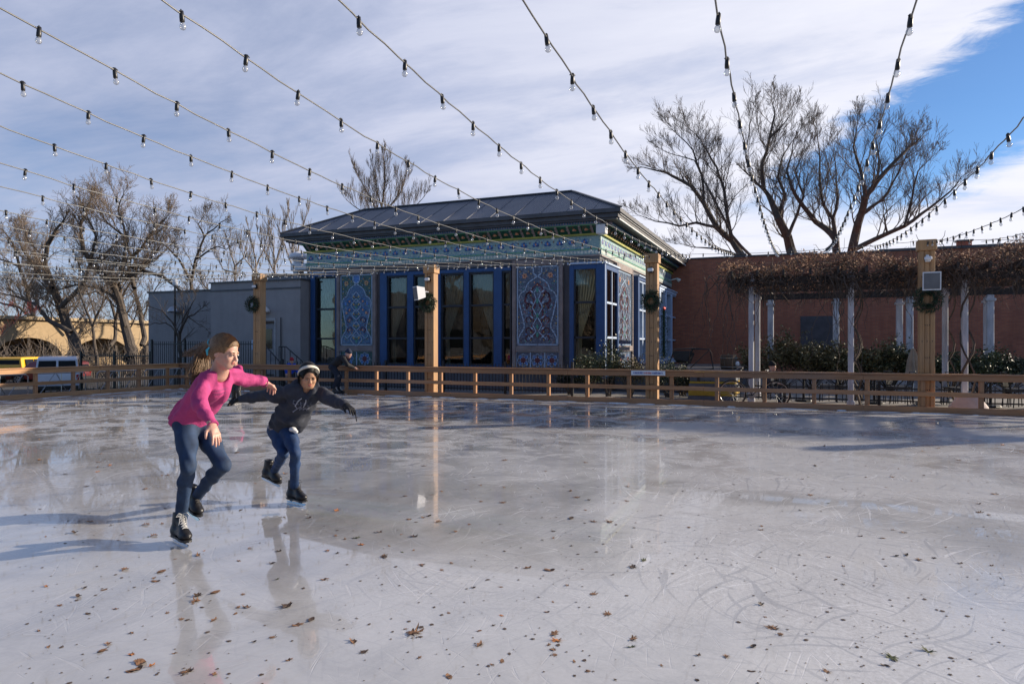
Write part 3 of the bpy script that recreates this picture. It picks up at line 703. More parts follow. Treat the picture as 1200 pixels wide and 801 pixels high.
# layered cornice on both faces
M_cream = mat('cream_paint', (.66, .66, .56), .6, var=.15); M_tnavy = mat('painted_navy', (.03, .07, .22), .5)
for fc, a0, a1 in ((FR, XL, XR), (SI, BF, BB)):
    e = .0 if fc is FR else .004
    def L(nm, M, o0, o1, z0, z1, ex=0):
        g = MB(); fc.box(g, a0-(ex if fc is FR else -.003-0), a1+ex, o0, o1+e, z0, z1); return g.build(nm, M, bld)
    
    g = MB(); fc.box(g, a0-(0 if fc is FR else -.003), a1, 0, .03+e, 4.76, 5.20, 0); ex = fc.p(1, 0, 0)-fc.p(0, 0, 0); nn = fc.p(0, 1, 0)-fc.p(0, 0, 0)
    def petal(mb, c, ang, L_, W_, m_, lift): 
        d = ex*math.sin(ang)+UP*math.cos(ang); q_ = ex*math.cos(ang)-UP*math.sin(ang); mb.add([c+nn*lift+d*L_*x+q_*W_*y for x, y in ((0, 0), (.3, .4), (.6, .5), (1, 0), (.6, -.5), (.3, -.4))], [tuple(range(6))], m_)
    s = a0+.22; i = 0
    while s < a1-.1:
        c = fc.p(s, .03+e, 4.93)
        for k in range(5): petal(g, c, (k-2)*.62, .19-.02*abs(k-2), .095, 1 if k % 2 else 2, .004+.001*k)
        petal(g, c+UP*.02, 0, .09, .06, 4, .011)
        for sg in (-1, 1):
            for k in range(5): a_ = k*.75; c2_ = c+ex*sg*(.13+.035*math.cos(a_))+UP*(-.09+.035*math.sin(a_)); petal(g, c2_, a_*sg, .05, .022, 3, .008)
            petal(g, c+ex*sg*.20+UP*.09, sg*.5, .085, .05, 4 if i % 2 else 3, .006); petal(g, c+ex*sg*.10-UP*.12, sg*2.2, .07, .04, 1, .006)
        s += .44; i += 1
    g.build('frieze', [M_fr1, M_tmid, M_tnavy, M_cream, M_tpeach], bld)
    g = MB(); fc.box(g, a0-(0 if fc is FR else -.003), a1, 0, .045+e, 4.555, 4.73, 0); s = a0+.08; i = 0
    while s < a1-.05:
        c = fc.p(s, .045+e, 4.642)
        for k in range(4): petal(g, c, k*PI/2+(i % 2)*PI/4, .062, .045, 1, .004)
        petal(g, c+ex*.055+UP*(.03 if i % 2 else -.03), 1.2, .05, .02, 2, .005); s += .125; i += 1
    g.build('scroll_band', [M_fr2, M_cream, M_tmid], bld)
    g = MB(); fc.box(g, a0, a1, .0, .055+e, 4.742, 4.746); g.build('moulding', M_cream, bld)
    L('moulding', M_teal, 0, .07, 4.73, 4.757, .04); L('moulding', M_carved, 0, .06, 4.50, 4.552, .03)
    L('moulding', M_yel, 0, .12, 5.20, 5.262, .10)
    # cove leaning outward
    g = MB(); A, B_, C_, D_ = fc.p(a0, .02, 5.262), fc.p(a1, .02, 5.262), fc.p(a1, .30, 5.50), fc.p(a0, .30, 5.50)
    g.quad(A, B_, C_, D_); g.build('cove', M_fr3, bld)
    L('moulding', M_teal, 0, .36, 5.50, 5.53, .12); L('dentil_band', M_lav, 0, .42, 5.53, 5.608, .12)
    g = MB(); s = a0+.05
    while s < a1: fc.box(g, s, s+.045, .40, .45, 5.54, 5.60); s += .095
    tag(g.build('dentil', M_tick, bld), kind='stuff')
    # scroll brackets and orange flowers between them, each a part of its own sharing one mesh
    g = MB(); h = MB(); s = 0.
    prof = [(.02, 5.27), (.10, 5.27), (.13, 5.32), (.22, 5.36), (.26, 5.42), (.33, 5.44), (.36, 5.50), (.02, 5.50)]
    O = fc.p(0, 0, 5.27); P0 = lambda a, o, z: fc.p(a, o, z)-O
    g.prism([P0(s, o, z) for o, z in prof], P0(.07, 0, 5.27))
    g.tube([P0(-.006, .24+.035*math.cos(q), 5.40+.035*math.sin(q)) for q in [k*.8 for k in range(9)]], .008, 4)
    c0 = P0(.255, .165, 5.38)
    for q in range(7):
        an = (q-3)*.42; d1 = (fc.p(math.sin(an), 0, math.cos(an))-fc.p(0, 0, 0)); nrm = fc.p(0, 1, 0)-fc.p(0, 0, 0)
        sd = d1.cross(nrm)*.016; sl2 = nrm*.09*math.cos(an)*.9
        h.add([c0-UP*.03, c0+d1*.05+sd+sl2*.6-UP*.03+nrm*.012, c0+d1*.085+sl2-UP*.03+nrm*.012, c0+d1*.05-sd+sl2*.6-UP*.03+nrm*.012], [(0, 1, 2, 3)])
    bo_ = wl(bld); ob = []
    for mb_, nm, M in ((g, 'bracket', M_carved if fc is FR else M_blackp), (h, 'cove_flower', M_tpeach)):
        o = mb_.build(nm, M, None, False, (0, 0, 0)); o.parent = bld; ob.append(o)
    s = a0+.18; first = True
    while s < a1-.1:
        for o in ob:
            c = o if first else o.copy()
            if not first: COL.objects.link(c); c.parent = bld
            c.location = fc.p(s, 0, 5.27)-bo_
        first = False; s += .42 if fc is FR else .36
g = MB(); g.bbox(XR-.02, BF-.42, 5.18, XR+.30, BF-.10, 5.50, .02); g.build('corner_block', M_offw, bld)
g = MB(); g.bbox(XR+.02, BB-.3, 5.0, XR+.40, BB+.1, 5.50, .02); g.build('corner_block', M_offw, bld)
# sloping boss lights on the side frieze
for y in (30.6, 35.2): 
    g = MB(); g.beam((XR+.05, y, 4.75), (XR+.55, y, 4.85), .05, .05); g.lathe([(.05, 0), (.09, .16), (.10, .2)], (XR+.5, y, 4.85), 10, 0, (.8, 0, -.6)); g.build('spotlight', M_offw, bld, True)

# ---- ornamental panels
def ornament(fc, s0, s1, z0, z1, o, seed, matl, parent, night=False, nlow=3, tz0=.68, tz1=1.24):
    """matl: bg, fill, line, red, peach, gold, mid, sea"""
    g = MB(); cx = (s0+s1)/2; hw = (s1-s0)/2; H = z1-z0
    q = lambda u_, v1, l=0: fc.p(cx+u_*hw, o+l*.005, z0+v1*H)
    fc.box(g, s0, s1, o-.03, o, z0, z1, 0)
    th = .020
    def line(pts, m=2, r=th, l=2, mir=True):
        for sg in ((1, -1) if mir else (1,)):
            for (u0, v0), (u1, v1) in zip(pts, pts[1:]):
                a, b_ = q(sg*u0, v0, l), q(sg*u1, v1, l); d = (b_-a)
                if d.length < 1e-5: continue
                n = fc.p(0, 1, 0)-fc.p(0, 0, 0); t_ = d.normalized().cross(n)*r; e = d.normalized()*r*.6
                q4 = [a-t_-e, a+t_-e, b_+t_+e, b_-t_+e]; g.add(q4+[p+n*.009 for p in q4], [(4,5,6,7),(0,1,5,4),(1,2,6,5),(2,3,7,6),(3,0,4,7)], m)
    def leaf(u0, v0, ang, L, W, m, l=3, mir=True):
        for sg in ((1, -1) if mir and abs(u0)+abs(math.sin(ang)) > 1e-3 else (1,)):
            c = q(sg*u0, v0, l); ex = (fc.p(1, 0, 0)-fc.p(0, 0, 0))*sg; d = ex*math.sin(ang)+UP*math.cos(ang); p_ = ex*math.cos(ang)-UP*math.sin(ang)
            pts = [c+d*L*a+p_*W*b_ for a, b_ in ((0, 0), (.25, .35), (.55, .5), (.85, .25), (1, 0), (.85, -.25), (.55, -.5), (.25, -.35))]
            n = (fc.p(0, 1, 0)-fc.p(0, 0, 0))*.006
            g.add([p+n for p in pts], [tuple(range(8))], m)
    def disc(u0, v0, r, m, l=4, k=9, mir=True):
        for sg in ((1, -1) if mir and abs(u0) > 1e-3 else (1,)):
            c = q(sg*u0, v0, l); ex = (fc.p(1, 0, 0)-fc.p(0, 0, 0)); n = (fc.p(0, 1, 0)-fc.p(0, 0, 0))*.006
            g.add([c+ex*r*math.cos(2*PI*i/k)+UP*r*math.sin(2*PI*i/k)+n for i in range(k)], [tuple(range(k))], m)
    def ring(u0, v0, r, m, rr=.013, l=3, a0=0, a1=2*PI, k=10, sv=1.):
        pts = [(u0+r*math.cos(a0+(a1-a0)*i/k)/hw, v0+sv*r*math.sin(a0+(a1-a0)*i/k)/H) for i in range(k+1)]
        line(pts, m, rr, l, abs(u0) > 1e-3)
    line([(0, .985), (.94, .985), (.94, .015), (0, .015)])
    cart = [(0, .865), (.18, .835), (.38, .80), (.48, .765), (.55, .72), (.58, .69), (.72, .675), (.84, .64), (.88, .59), (.84, .52), (.78, .45), (.71, .37), (.64, .30), (.61, .25), (.64, .21), (.78, .16), (.88, .10), (.90, .03)]
    poly = [(u_, v1) for u_, v1 in cart]+[(-u_, v1) for u_, v1 in reversed(cart[1:])]
    # fill of the cartouche in horizontal strips
    for (u0, v0), (u1, v1) in zip(cart, cart[1:]):
        g.add([q(-u0, v0, 1), q(-u1, v1, 1), q(u1, v1, 1), q(u0, v0, 1)], [(0, 1, 2, 3)], 1)
    line(cart); line([(0, .865), (.20, .905), (.20, .985)])
    g.add([q(-.17, .985, 1), q(-.17, .91, 1), q(0, .87, 1), q(.17, .91, 1), q(.17, .985, 1)], [(0, 1, 2, 3, 4)], 6 if not night else 1)
    rnd = random.Random(seed)
    # corner blossoms
    for a in range(6): leaf(.60, .875, a*PI/3+.3, .11, .07, 4 if a % 2 or night else 5)
    disc(.60, .875, .028, 3); 
    for u0, v0 in ((.42, .93), (.78, .80), (.30, .90), (.82, .93), (.86, .28), (.88, .36)): disc(u0, v0, .026, 5)
    # central tree of scrolls
    if not night:
        for v0, s in ((.67, .20), (.56, .24), (.43, .20), (.27, .17), (.09, .27)):
            line([(0, v0+s*.42), (s*1.1, v0+s*.10), (s*1.3, v0), (s*.9, v0-s*.15), (0, v0-s*.36)], 2, .016, 4)
            leaf(0, v0-s*.2, 0, s*.9, s*.55, 7, 3); leaf(.1, v0, .7, s*.5, .07, 5, 5); disc(0, v0, .035, 3 if s > .19 else 5, 6)
        for v0 in (.62, .5, .36, .22): 
            ring(.40, v0, .11, 3 if v0 < .5 else 6, .014, 3, -1.2, 3.4); disc(.40, v0, .04, 4, 5); leaf(.40, v0+.02, 1.2, .12, .06, 6)
        leaf(.62, .56, .3, .16, .12, 6); disc(.6, .46, .05, 4)
        line([(.05, .12), (.30, .16), (.55, .10), (.70, .14)], 2, .014, 4)
    else:
        line([(0, .78), (.22, .72), (.34, .64), (.20, .58), (.10, .50), (.26, .42), (.18, .30), (.30, .22), (.12, .12)], 3, .022, 3)
        line([(0, .72), (.16, .66), (.05, .58), (.24, .48), (-.0, .36), (.22, .26), (.05, .18), (.4, .08)], 2, .015, 4)
        line([(.28, .70), (.52, .64), (.60, .56), (.42, .52), (.50, .46)], 3, .020, 3)
        for v0 in (.66, .52, .34, .2, .1):
            ring(.42, v0*.95, .10, 3, .015, 3, -1., 3.6); leaf(0, v0, 0, .20, .10, 7, 5); leaf(.18, v0, .9, .16, .06, 2, 5); disc(.3, v0-.03, .024, 5, 6)
        for v0 in (.79, .76): disc(.14*(v0 == .79), v0, .025, 4)
    for i in range(46):
        vv = rnd.uniform(.05, .95); uu = rnd.uniform(.03, .9)
        leaf(uu, vv, rnd.uniform(0, 6.3), rnd.uniform(.05, .10), .035, rnd.choice((6, 6, 7, 3, 5, 2) if not night else (6, 3, 3, 2, 7)), 2)
    for i in range(60): disc(rnd.uniform(.03, .9), rnd.uniform(.03, .97), .012, rnd.choice((2, 2, 5, 3)), 3)
    pn = g.build('tile_panel', matl, parent)
    # small star tiles under it
    g = MB(); w_ = (s1-s0)/nlow
    fc.box(g, s0, s1, o-.03, o, tz0, tz1, 0)
    for i in range(nlow):
        c0 = s0+w_*(i+.5); zc_ = (tz0+tz1)/2; hh = min(w_, tz1-tz0)*.46
        ex = fc.p(1, 0, 0)-fc.p(0, 0, 0); n = fc.p(0, 1, 0)-fc.p(0, 0, 0); C = fc.p(c0, o, zc_)
        for k in range(8):
            a = k*PI/4; d = ex*math.cos(a)+UP*math.sin(a); p_ = -ex*math.sin(a)+UP*math.cos(a)
            pts = [C+d*hh*x+p_*hh*y for x, y in ((.15, 0), (.4, .22), (.72, .27), (.95, 0), (.72, -.27), (.4, -.22))]
            g.add([p+n*(.004+.001*k) for p in pts], [tuple(range(6))], 6 if k % 2 else 1)
            for j in range(5):
                a_, b_ = pts[j], pts[j+1]; dd = (b_-a_).normalized(); tt = dd.cross(n)*.010
                g.add([a_-tt+n*.016, a_+tt+n*.016, b_+tt+n*.016, b_-tt+n*.016], [(0, 1, 2, 3)], 2)
            pts = [C+d*hh*x+p_*hh*y for x, y in ((0, 0), (.3, .14), (.5, 0), (.3, -.14))]
            g.add([p+n*.021 for p in pts], [(0, 1, 2, 3)], 3)
        for (a, b_) in ((s0+w_*i, s0+w_*i+.022), (s0+w_*(i+1)-.022, s0+w_*(i+1))): fc.box(g, a, b_, o-.02, o+.006, tz0, tz1, 2)
    fc.box(g, s0, s1, o-.02, o+.0055, tz0, tz0+.022, 2); fc.box(g, s0, s1, o-.02, o+.0055, tz1-.022, tz1, 2)
    g.build('star_tiles', matl, parent)
TM1 = [M_tgreen, M_tblue, M_tline, M_tred, M_tpeach, M_tgold, M_tmid, M_tsea]
TM2 = [M_tnight, M_tnight, M_tline, M_tred, M_tpeach, M_tgold, M_tmid, M_tsea]
def panel(fc, a0, a1, zt, seed, mats_, night, nlow):
    # carved grey frame
    g = MB(); f = .14; o1 = .16
    def fb(p0, p1, z0, z1, o=o1): fc.box(g, p0, p1, .002, o, z0, z1, 0, .012)
    fb(a0, a0+f, .55, zt); fb(a1-f, a1, .55, zt); fb(a0+f+.002, a1-f-.002, zt-.20, zt); fb(a0+f+.002, a1-f-.002, 1.26, 1.47); fb(a0+f+.002, a1-f-.002, .55, .67)
    z = .6
    while z < zt:                                                # little carved beads along the edge
        fc.box(g, a0+f-.035, a0+f-.008, o1, o1+.014, z, z+.035); fc.box(g, a1-f+.008, a1-f+.035, o1, o1+.014, z, z+.035); z += .07
    fr = g.build('panel_frame', M_carved, bld)
    ornament(fc, a0+f, a1-f, 1.47, zt-.20, .09, seed, mats_, fr, night, nlow, .67, 1.26)
panel(FR, bx(397), bx(442.5), 4.46, 3, TM1, False, 2)
panel(FR, bx(602), bx(661), 4.46, 7, TM2, True, 3)
panel(SI, 24.3, 26.9, 4.46, 5, TM2, True, 2)

# ---- windows
def curtain(g, fc, a0, a1, o, z0, z1, gather):
    """full at the top, drawn aside lower down towards `gather` (side position)"""
    n, k = 26, 14; vs = []
    for j in range(k+1):
        t_ = j/k; z = z1-(z1-z0)*t_; wd = (1-t_)**.75*.92+.14 if t_ < .8 else .14+(1-.8)**.75*.92*(1-(t_-.8)/.2*.3)
        wd = max(.16, 1-1.05*min(1, t_/.78)**1.3) if t_ < .78 else .16+(t_-.78)*.2
        for i in range(n+1):
            s = i/n; a = gather+((a1 if gather < (a0+a1)/2 else a0)-gather)*wd*s
            vs.append(fc.p(a, o+.035*math.sin(s*38)*(.4+wd*.6), z))
    g.add(vs, [(j*(n+1)+i, j*(n+1)+i+1, (j+1)*(n+1)+i+1, (j+1)*(n+1)+i) for j in range(k) for i in range(n)])
def window_unit(fc, frames, panes, z0, z1, rails, o=.10, edge=None, curt=(), top=True, dark=(), FM=None):
    g = MB(); a0 = min(p[0] for p in frames+panes); a1 = max(p[1] for p in frames+panes)
    for a, b_ in frames: fc.box(g, a, b_, -.12, o, z0, z1, 0, .01)
    for a, b_ in panes: fc.box(g, a, b_, -.12, o-.004, z0, z0+.13); fc.box(g, a, b_, -.12, o-.004, z1-.13, z1)
    w_ = g.build('window', FM or M_bframe, bld)
    for i, (a, b_) in enumerate(panes):
        g = MB(); s = .055
        fc.box(g, a, a+s, -.10, o-.05, z0+.13, z1-.13); fc.box(g, b_-s, b_, -.10, o-.05, z0+.13, z1-.13)
        fc.box(g, a+s, b_-s, -.10, o-.05, z0+.13, z0+.20); fc.box(g, a+s, b_-s, -.10, o-.05, z1-.20, z1-.13)
        for r in rails: fc.box(g, a+s, b_-s, -.09, o-.055, r-.035, r+.035)
        g.build('sash', M_bdark if fc is FR else M_bedge, w_)
        g = MB(); fc.box(g, a+s*.5, b_-s*.5, -.035, -.025, z0+.15, z1-.15); g.build('pane', M_glass, w_)
        if i < len(curt) and curt[i]:
            g = MB(); gs = a+.06 if curt[i] == 'l' else b_-.06
            curtain(g, fc, a, b_, -.22, z0+.1, z1-.1, gs); g.build('curtain', M_cloth, w_, True)
    if edge is not None:
        g = MB(); fc.box(g, a0-.01, a1+.01, -.10, o+.05, z1+.002, z1+.055); g.build('head_trim', edge, w_)
    return w_
rl = (2.93, 1.75)
P = bx
window_unit(FR, [(P(366), P(371)), (P(395), P(397)-.003)], [(P(371), P(395))], .62, 4.36, rl, .12, M_bedge, 'r')
window_unit(FR, [(P(447), P(455)), (P(479), P(486)), (P(510), P(518)), (P(545), P(551)), (P(580), P(589.5))],
            [(P(455), P(479)), (P(486), P(510)), (P(518), P(545)), (P(551), P(580)), (P(589.5), P(600))], .62, 4.26, rl, .12, None, ('l', '', 'l', 'r', 'r'))
# corner bay, standing proud of both faces
bz0, bz1, bo = .50, 4.20, .34
g = MB(); a0, a1 = P(667, BF-bo), -5.90
g.bbox(a0, BF-bo, bz0, a0+.16, BF-bo+.14, bz1, .012); g.bbox(a1-.30, BF-bo, bz0, a1, BF-bo+.30, bz1, .012)
g.box(a0+.16, BF-bo, bz0, a1-.30, BF-bo+.14, bz0+.16); g.box(a0+.16, BF-bo, bz1-.16, a1-.30, BF-bo+.14, bz1)
g.box(a1-.14, BF-bo+.30, bz0, a1, BF+1.45, bz0+.16); g.box(a1-.14, BF-bo+.30, bz1-.16, a1, BF+1.45, bz1); g.bbox(a1-.14, BF+1.45, bz0, a1, BF+1.6, bz1, .012)
g.box(a0, BF-bo+.14, bz0, a0+.05, BF-.02, bz1)
wb = g.build('corner_bay', M_bframe, bld)
g = MB()
for r in rl: g.box(a0+.16, BF-bo+.03, r-.035, a1-.30, BF-bo+.10, r+.035)
g.box(a0+.16, BF-bo+.03, bz0+.16, a0+.21, BF-bo+.10, bz1-.16); g.box(a1-.35, BF-bo+.03, bz0+.16, a1-.30, BF-bo+.10, bz1-.16)
g.build('sash', M_bdark, wb)
g = MB()
for r in rl: g.box(a1-.10, BF-bo+.30, r-.035, a1-.03, BF+1.45, r+.035)
g.box(a1-.10, BF+.75, bz0+.16, a1-.03, BF+.80, bz1-.16); g.box(a1-.004, BF-bo+.05, bz0, a1+.012, BF-bo+.10, bz1); g.build('side_sash', M_bedge, wb)
MB().box(a0+.16, BF-bo+.06, bz0+.16, a1-.30, BF-bo+.07, bz1-.16).build('pane', M_glass, wb)
MB().box(a1-.07, BF-bo+.30, bz0+.16, a1-.06, BF+1.45, bz1-.16).build('pane', M_glass, wb)
MB().bbox(a0-.06, BF-bo-.05, bz1+.002, a1+.05, BF+1.65, bz1+.07, .01).build('head_trim', M_bedge, wb)
MB().bbox(a0+.0, BF-bo+.02, bz0-.12, a1-.02, BF+1.58, bz0-.002, .01).build('sill', M_bframe, wb)
g = MB(); curtain(g, FR, a0+.16, a1-.25, bo-.22, bz0+.15, bz1-.15, a0+.26); g.build('curtain', M_cloth, wb, True)
# dining tables behind the glass
for i, (x, y) in enumerate(((-7.2, 24.6), (-10.6, 25.0), (-12.3, 25.0), (-17.2, 24.8))):
    t = thing('dining_table', ['dining table seen through the corner bay glass', 'dining table seen through the right pair of blue windows', 'dining table seen through the windows behind the sunlit post', 'dining table seen through the leftmost blue window'][i], 'table', (x, y, .4), 'tables inside the pavilion')
    g = MB(); g.lathe([(.42, .70), (.43, .72), (.43, .74), (.42, .75)], (x, y, .4), 16); g.build('table_top', M_lit, t)
    g = MB(); g.lathe([(.22, 0), (.20, .03), (.04, .05), (.035, .70)], (x, y, .4), 10); g.build('pedestal', M_tab, t)
    g = MB(); g.lathe([(.02, 0), (.05, .04), (.05, .12), (.02, .16)], (x+.08, y, 1.151), 8); tag(g.build('vase', M_white), ['small white vase on the table in the corner bay', 'small white vase on the table behind the right blue windows', 'small white vase on the table behind the sunlit post', 'small white vase on the table behind the leftmost window'][i], 'vase', 'vases on the dining tables')
# side windows
window_unit(SI, [(27.35, 27.6), (29.35, 29.65)], [(27.6, 28.45), (28.5, 29.35)], .62, 4.26, rl, .26, M_bedge)
window_unit(SI, [(31.75, 32.1), (33.5, 33.62), (35.1, 35.22), (36.9, 37.15)], [(32.1, 33.5), (33.62, 35.1), (35.22, 36.9)], .62, 4.20, rl, .30, M_bedge, FM=M_bedge)  # blue frames coloured pale here, sunlight painted into their base colour
g = MB(); g.box(XR-.02, 36.9, .6, XR+.10, 38.9, 4.4); g.build('pilaster', M_white, bld); g = MB(); g.tube([(XR+.22, 38.7, 0), (XR+.22, 38.7, 5.2)], .06, 8); g.build('downpipe', M_white, bld)
g = MB()
for z in (1.4, 1.75, 2.1, 2.45): g.box(XR+.02, 29.8, z, XR+.05, 31.5, z+.12)
g.build('shutter_slats', M_bedge, bld)

# ================================================================ grey stucco wing, left
WX0, WX1, WY = at(247, 333, Y=21.9).x, at(352, 328, Y=21.9).x, 21.9
wg = thing('stucco_wing', 'plain grey stucco wing with parapet cap left of the pavilion', 'building', ((WX0+WX1)/2, WY, -1))
dx0, dx1 = at(303, 400, Y=WY).x, at(322, 400, Y=WY).x
g = MB(); zt = at(300, 330, Y=WY).z
g.box(WX0, WY, -1.1, dx0, WY+8, zt); g.box(dx1, WY, -1.1, WX1, WY+8, zt); g.box(dx0, WY, 2.45, dx1, WY+8, zt); g.box(dx0, WY+.25, -1.1, dx1, WY+8, 2.45)
g.box(WX0+.8, WY+2.5, zt, WX1+2.4, WY+8, zt+.50); g.box(WX0+3.5, WY+4.0, zt+.5, WX1+2.4, WY+8, zt+.95)
g.build('wall', M_stucco, wg)
g = MB(); g.box(WX0-.05, WY-.06, zt, WX1+.05, WY+.25, zt+.06); g.box(WX1-.2, WY+.252, zt, WX1+.05, WY+2.4, zt+.06); g.box(WX0-.03, WY-.03, zt-.34, WX1+.03, WY-.001, zt-.28)
g.box(WX0+.75, WY+2.42, zt+.50, WX1+2.4, WY+2.7, zt+.56); g.box(WX0+3.45, WY+3.92, zt+.95, WX1+2.4, WY+4.2, zt+1.01)
g.build('parapet_cap', M_cap, wg)
d = MB().bbox(dx0+.05, WY+.10, .3, dx1-.05, WY+.16, 2.35, .01).build('door', mat('door_grey', (.27, .26, .27), .6), wg)
MB().box(dx0+.22, WY+.085, 1.35, dx1-.22, WY+.11, 2.15).build('pane', mat('door_glass_brown', (.05, .03, .02), .15), d)
MB().lathe([(.03, 0), (.03, .05)], (dx1-.14, WY+.10, 1.25), 8, 0, (0, -1, 0)).build('handle', M_steel, d)
g = MB(); g.box(dx0-.06, WY-.03, .25, dx0, WY+.01, 2.5); g.box(dx1, WY-.03, .25, dx1+.06, WY+.01, 2.5); g.box(dx0-.06, WY-.03, 2.5, dx1+.06, WY+.01, 2.58); g.build('door_frame', mat('door_frame_light', (.38, .38, .39), .6), wg)
lc = at(311, 363, Y=WY); g = MB(); g.lathe([(.30, 0), (.28, .10), (.2, .2), (.08, .26), (.01, .27)], (lc.x, WY-.16, lc.z-.1), 14); g.build('dome_lamp', M_offw, wg, True)
MB().box(dx0-.35, WY-.02, 1.3, dx0-.17, WY-.002, 1.7).build('notice', M_bedge, wg)
# downpipe on the wing
MB().tube([(dx1+.35, WY-.05, .2), (dx1+.35, WY-.05, 2.6)], .02, 6).build('conduit', M_blackp, wg)
BX0, BX1, BY_ = at(174, 345, Y=25.5).x, at(256, 345, Y=25.5).x, 25.5
ba = thing('stucco_annexe', 'lower dark grey stucco block at the far left end of the wing', 'building', ((BX0+BX1)/2, BY_, -1.1))
zb = at(200, 342.5, Y=BY_).z
MB().box(BX0, BY_, -1.1, BX1, BY_+8, zb).build('wall', M_stucco, ba); MB().box(BX0-.05, BY_-.05, zb, BX1, BY_+.3, zb+.08).build('parapet_cap', M_cap, ba)
lc = at(209, 363, Y=BY_); g = MB(); g.lathe([(.34, 0), (.32, .12), (.2, .28), (.08, .34), (.01, .35)], (lc.x, BY_-.25, lc.z-.15), 14); g.box(lc.x-.03, BY_-.25, lc.z-.02, lc.x+.03, BY_, lc.z+.04); g.build('dome_lamp', M_steel, ba, True)
# rooftop vents at the left end of the pavilion
for (px, py, s, lab) in ((350, 303, .42, 'squat white rooftop vent below the left eave corner of the pavilion'), (371, 299, .28, 'smaller white rooftop vent beside the squat one')):
    c = at(px, py, Y=24.6); t = thing('roof_vent', lab, 'vent', (c.x, c.y, c.z-.8), 'white vents on the wing roof')
    MB().lathe([(s*.55, -.9), (s*.55, .05)], c, 12).build('pipe', M_offw, t, True)
    MB().lathe([(s, .0), (s*1.05, .05), (s*.9, .18), (s*.3, .30), (.01, .32)], c, 14).build('hood', M_offw, t, True)
    MB().bbox(c.x-.5*s, c.y-.3, c.z-.55, c.x+1.6*s, c.y+.3, c.z-.25, .02).build('duct', M_offw, t)

# ================================================================ brick hall and pergola, right
BKY = 36.5
bk = thing('brick_hall', 'long red brick hall wall behind the vine pergola', 'building', (8, BKY, 0))
x0 = at(806, 300, Y=BKY).x; zA, zB = at(850, 302, Y=BKY).z, at(1200, 286, Y=BKY+1.0).z-.05
xs_ = at(957, 295, Y=BKY).x
g = MB(); g.box(-7.5, BKY, -.2, xs_, BKY+10, zA); g.box(xs_, BKY+.0, -.2, 40, BKY+10, zB-.12); g.box(at(1030, 285, Y=BKY+1).x, BKY+1, zB-.12, 40, BKY+10, zB+.05)
g.build('wall', M_brick, bk)
g = MB(); g.box(-7.55, BKY-.06, zA, xs_+.0, BKY+.3, zA+.07); g.box(xs_, BKY-.06, zB-.12, 40, BKY+.3, zB-.05); g.box(at(1030, 285, Y=BKY+1).x-.05, BKY+.94, zB+.052, 40, BKY+1.3, zB+.12); g.build('coping', M_cap, bk)
cx = at(1131, 285, Y=BKY+2).x; MB().bbox(cx-.28, BKY+2, zB, cx+.28, BKY+2.5, zB+.45, .02).build('chimney', M_brick, bk)
MB().box(cx-.34, BKY+1.95, zB+.45, cx+.34, BKY+2.55, zB+.52).build('chimney_cap', M_cap, bk)
wx = at(950, 400, Y=BKY).x; MB().box(at(938, 400, Y=BKY).x, BKY-.03, 1.0, at(977, 400, Y=BKY).x, BKY-.01, 2.9).build('door', mat('dark_green_door', (.07, .065, .075), .6), bk)
for i, (px, py) in enumerate(((918, 343), (972, 347))):
    p_ = at(px, py, Y=BKY-.2); MB().lathe([(.02, .25), (.10, .05), (.12, 0)], p_, 10).build('wall_lamp', M_steel, bk)
# pergola: white columns in three rows
pg = thing('pergola', 'long pergola of white columns and dark beams smothered in bare vine', 'pergola', (3, 20, 0))
M_colw = mat('weathered_white_column', (.52, .52, .55), .7, var=.35, vs=4, stretch=(1, 1, .3), bs=25, bstr=.4)
for (y, zt_, xs2) in ((18.9, 3.35, (-1.12, 1.21, 3.60, 6.0, 8.4)), (21.2, 3.02, (-1.08, 1.35, 3.60, 6.0, 8.4)), (28.6, 3.25, (-.98, 1.33, 3.75, 6.2, 8.6)), (29.9, 3.25, (3.58, 6.4))):
    for x in xs2:
        g = MB(); w_ = .072 if y < 22 else .12
        g.bbox(x-w_*.9, y-w_, 0, x+w_*.9, y+w_, zt_, .02); g.bbox(x-w_*1.3, y-w_*1.3, zt_-.22, x+w_*1.3, y+w_*1.3, zt_-.12, .015); g.bbox(x-w_*1.25, y-w_*1.25, 0, x+w_*1.25, y+w_*1.25, .12, .015)
        for q in (-.35, 0, .35): g.box(x+q*w_-.006, y-w_-.004, .15, x+q*w_+.006, y-w_+.001, zt_-.25)
        g.build('column', M_colw, pg)
M_dbeam = mat('dark_weathered_beam', (.045, .038, .035), .9, var=.4, vs=8)
for y, z in ((18.9, 3.02), (21.2, 3.02), (28.6, 3.25)):
    g = MB()
    for dy in (-.09, .05): g.box(-1.7, y+dy, z+.002, 10.5, y+dy+.05, z+.22)
    g.build('beam', M_dbeam, pg)
x = -1.6
while x < 10.4:
    MB().box(x, 18.4, 3.245, x+.05, 21.9, 3.40).build('rafter', M_dbeam, pg); MB().box(x, 28.0, 3.475, x+.05, 30.2, 3.60).build('rafter', M_dbeam, pg); x += .62
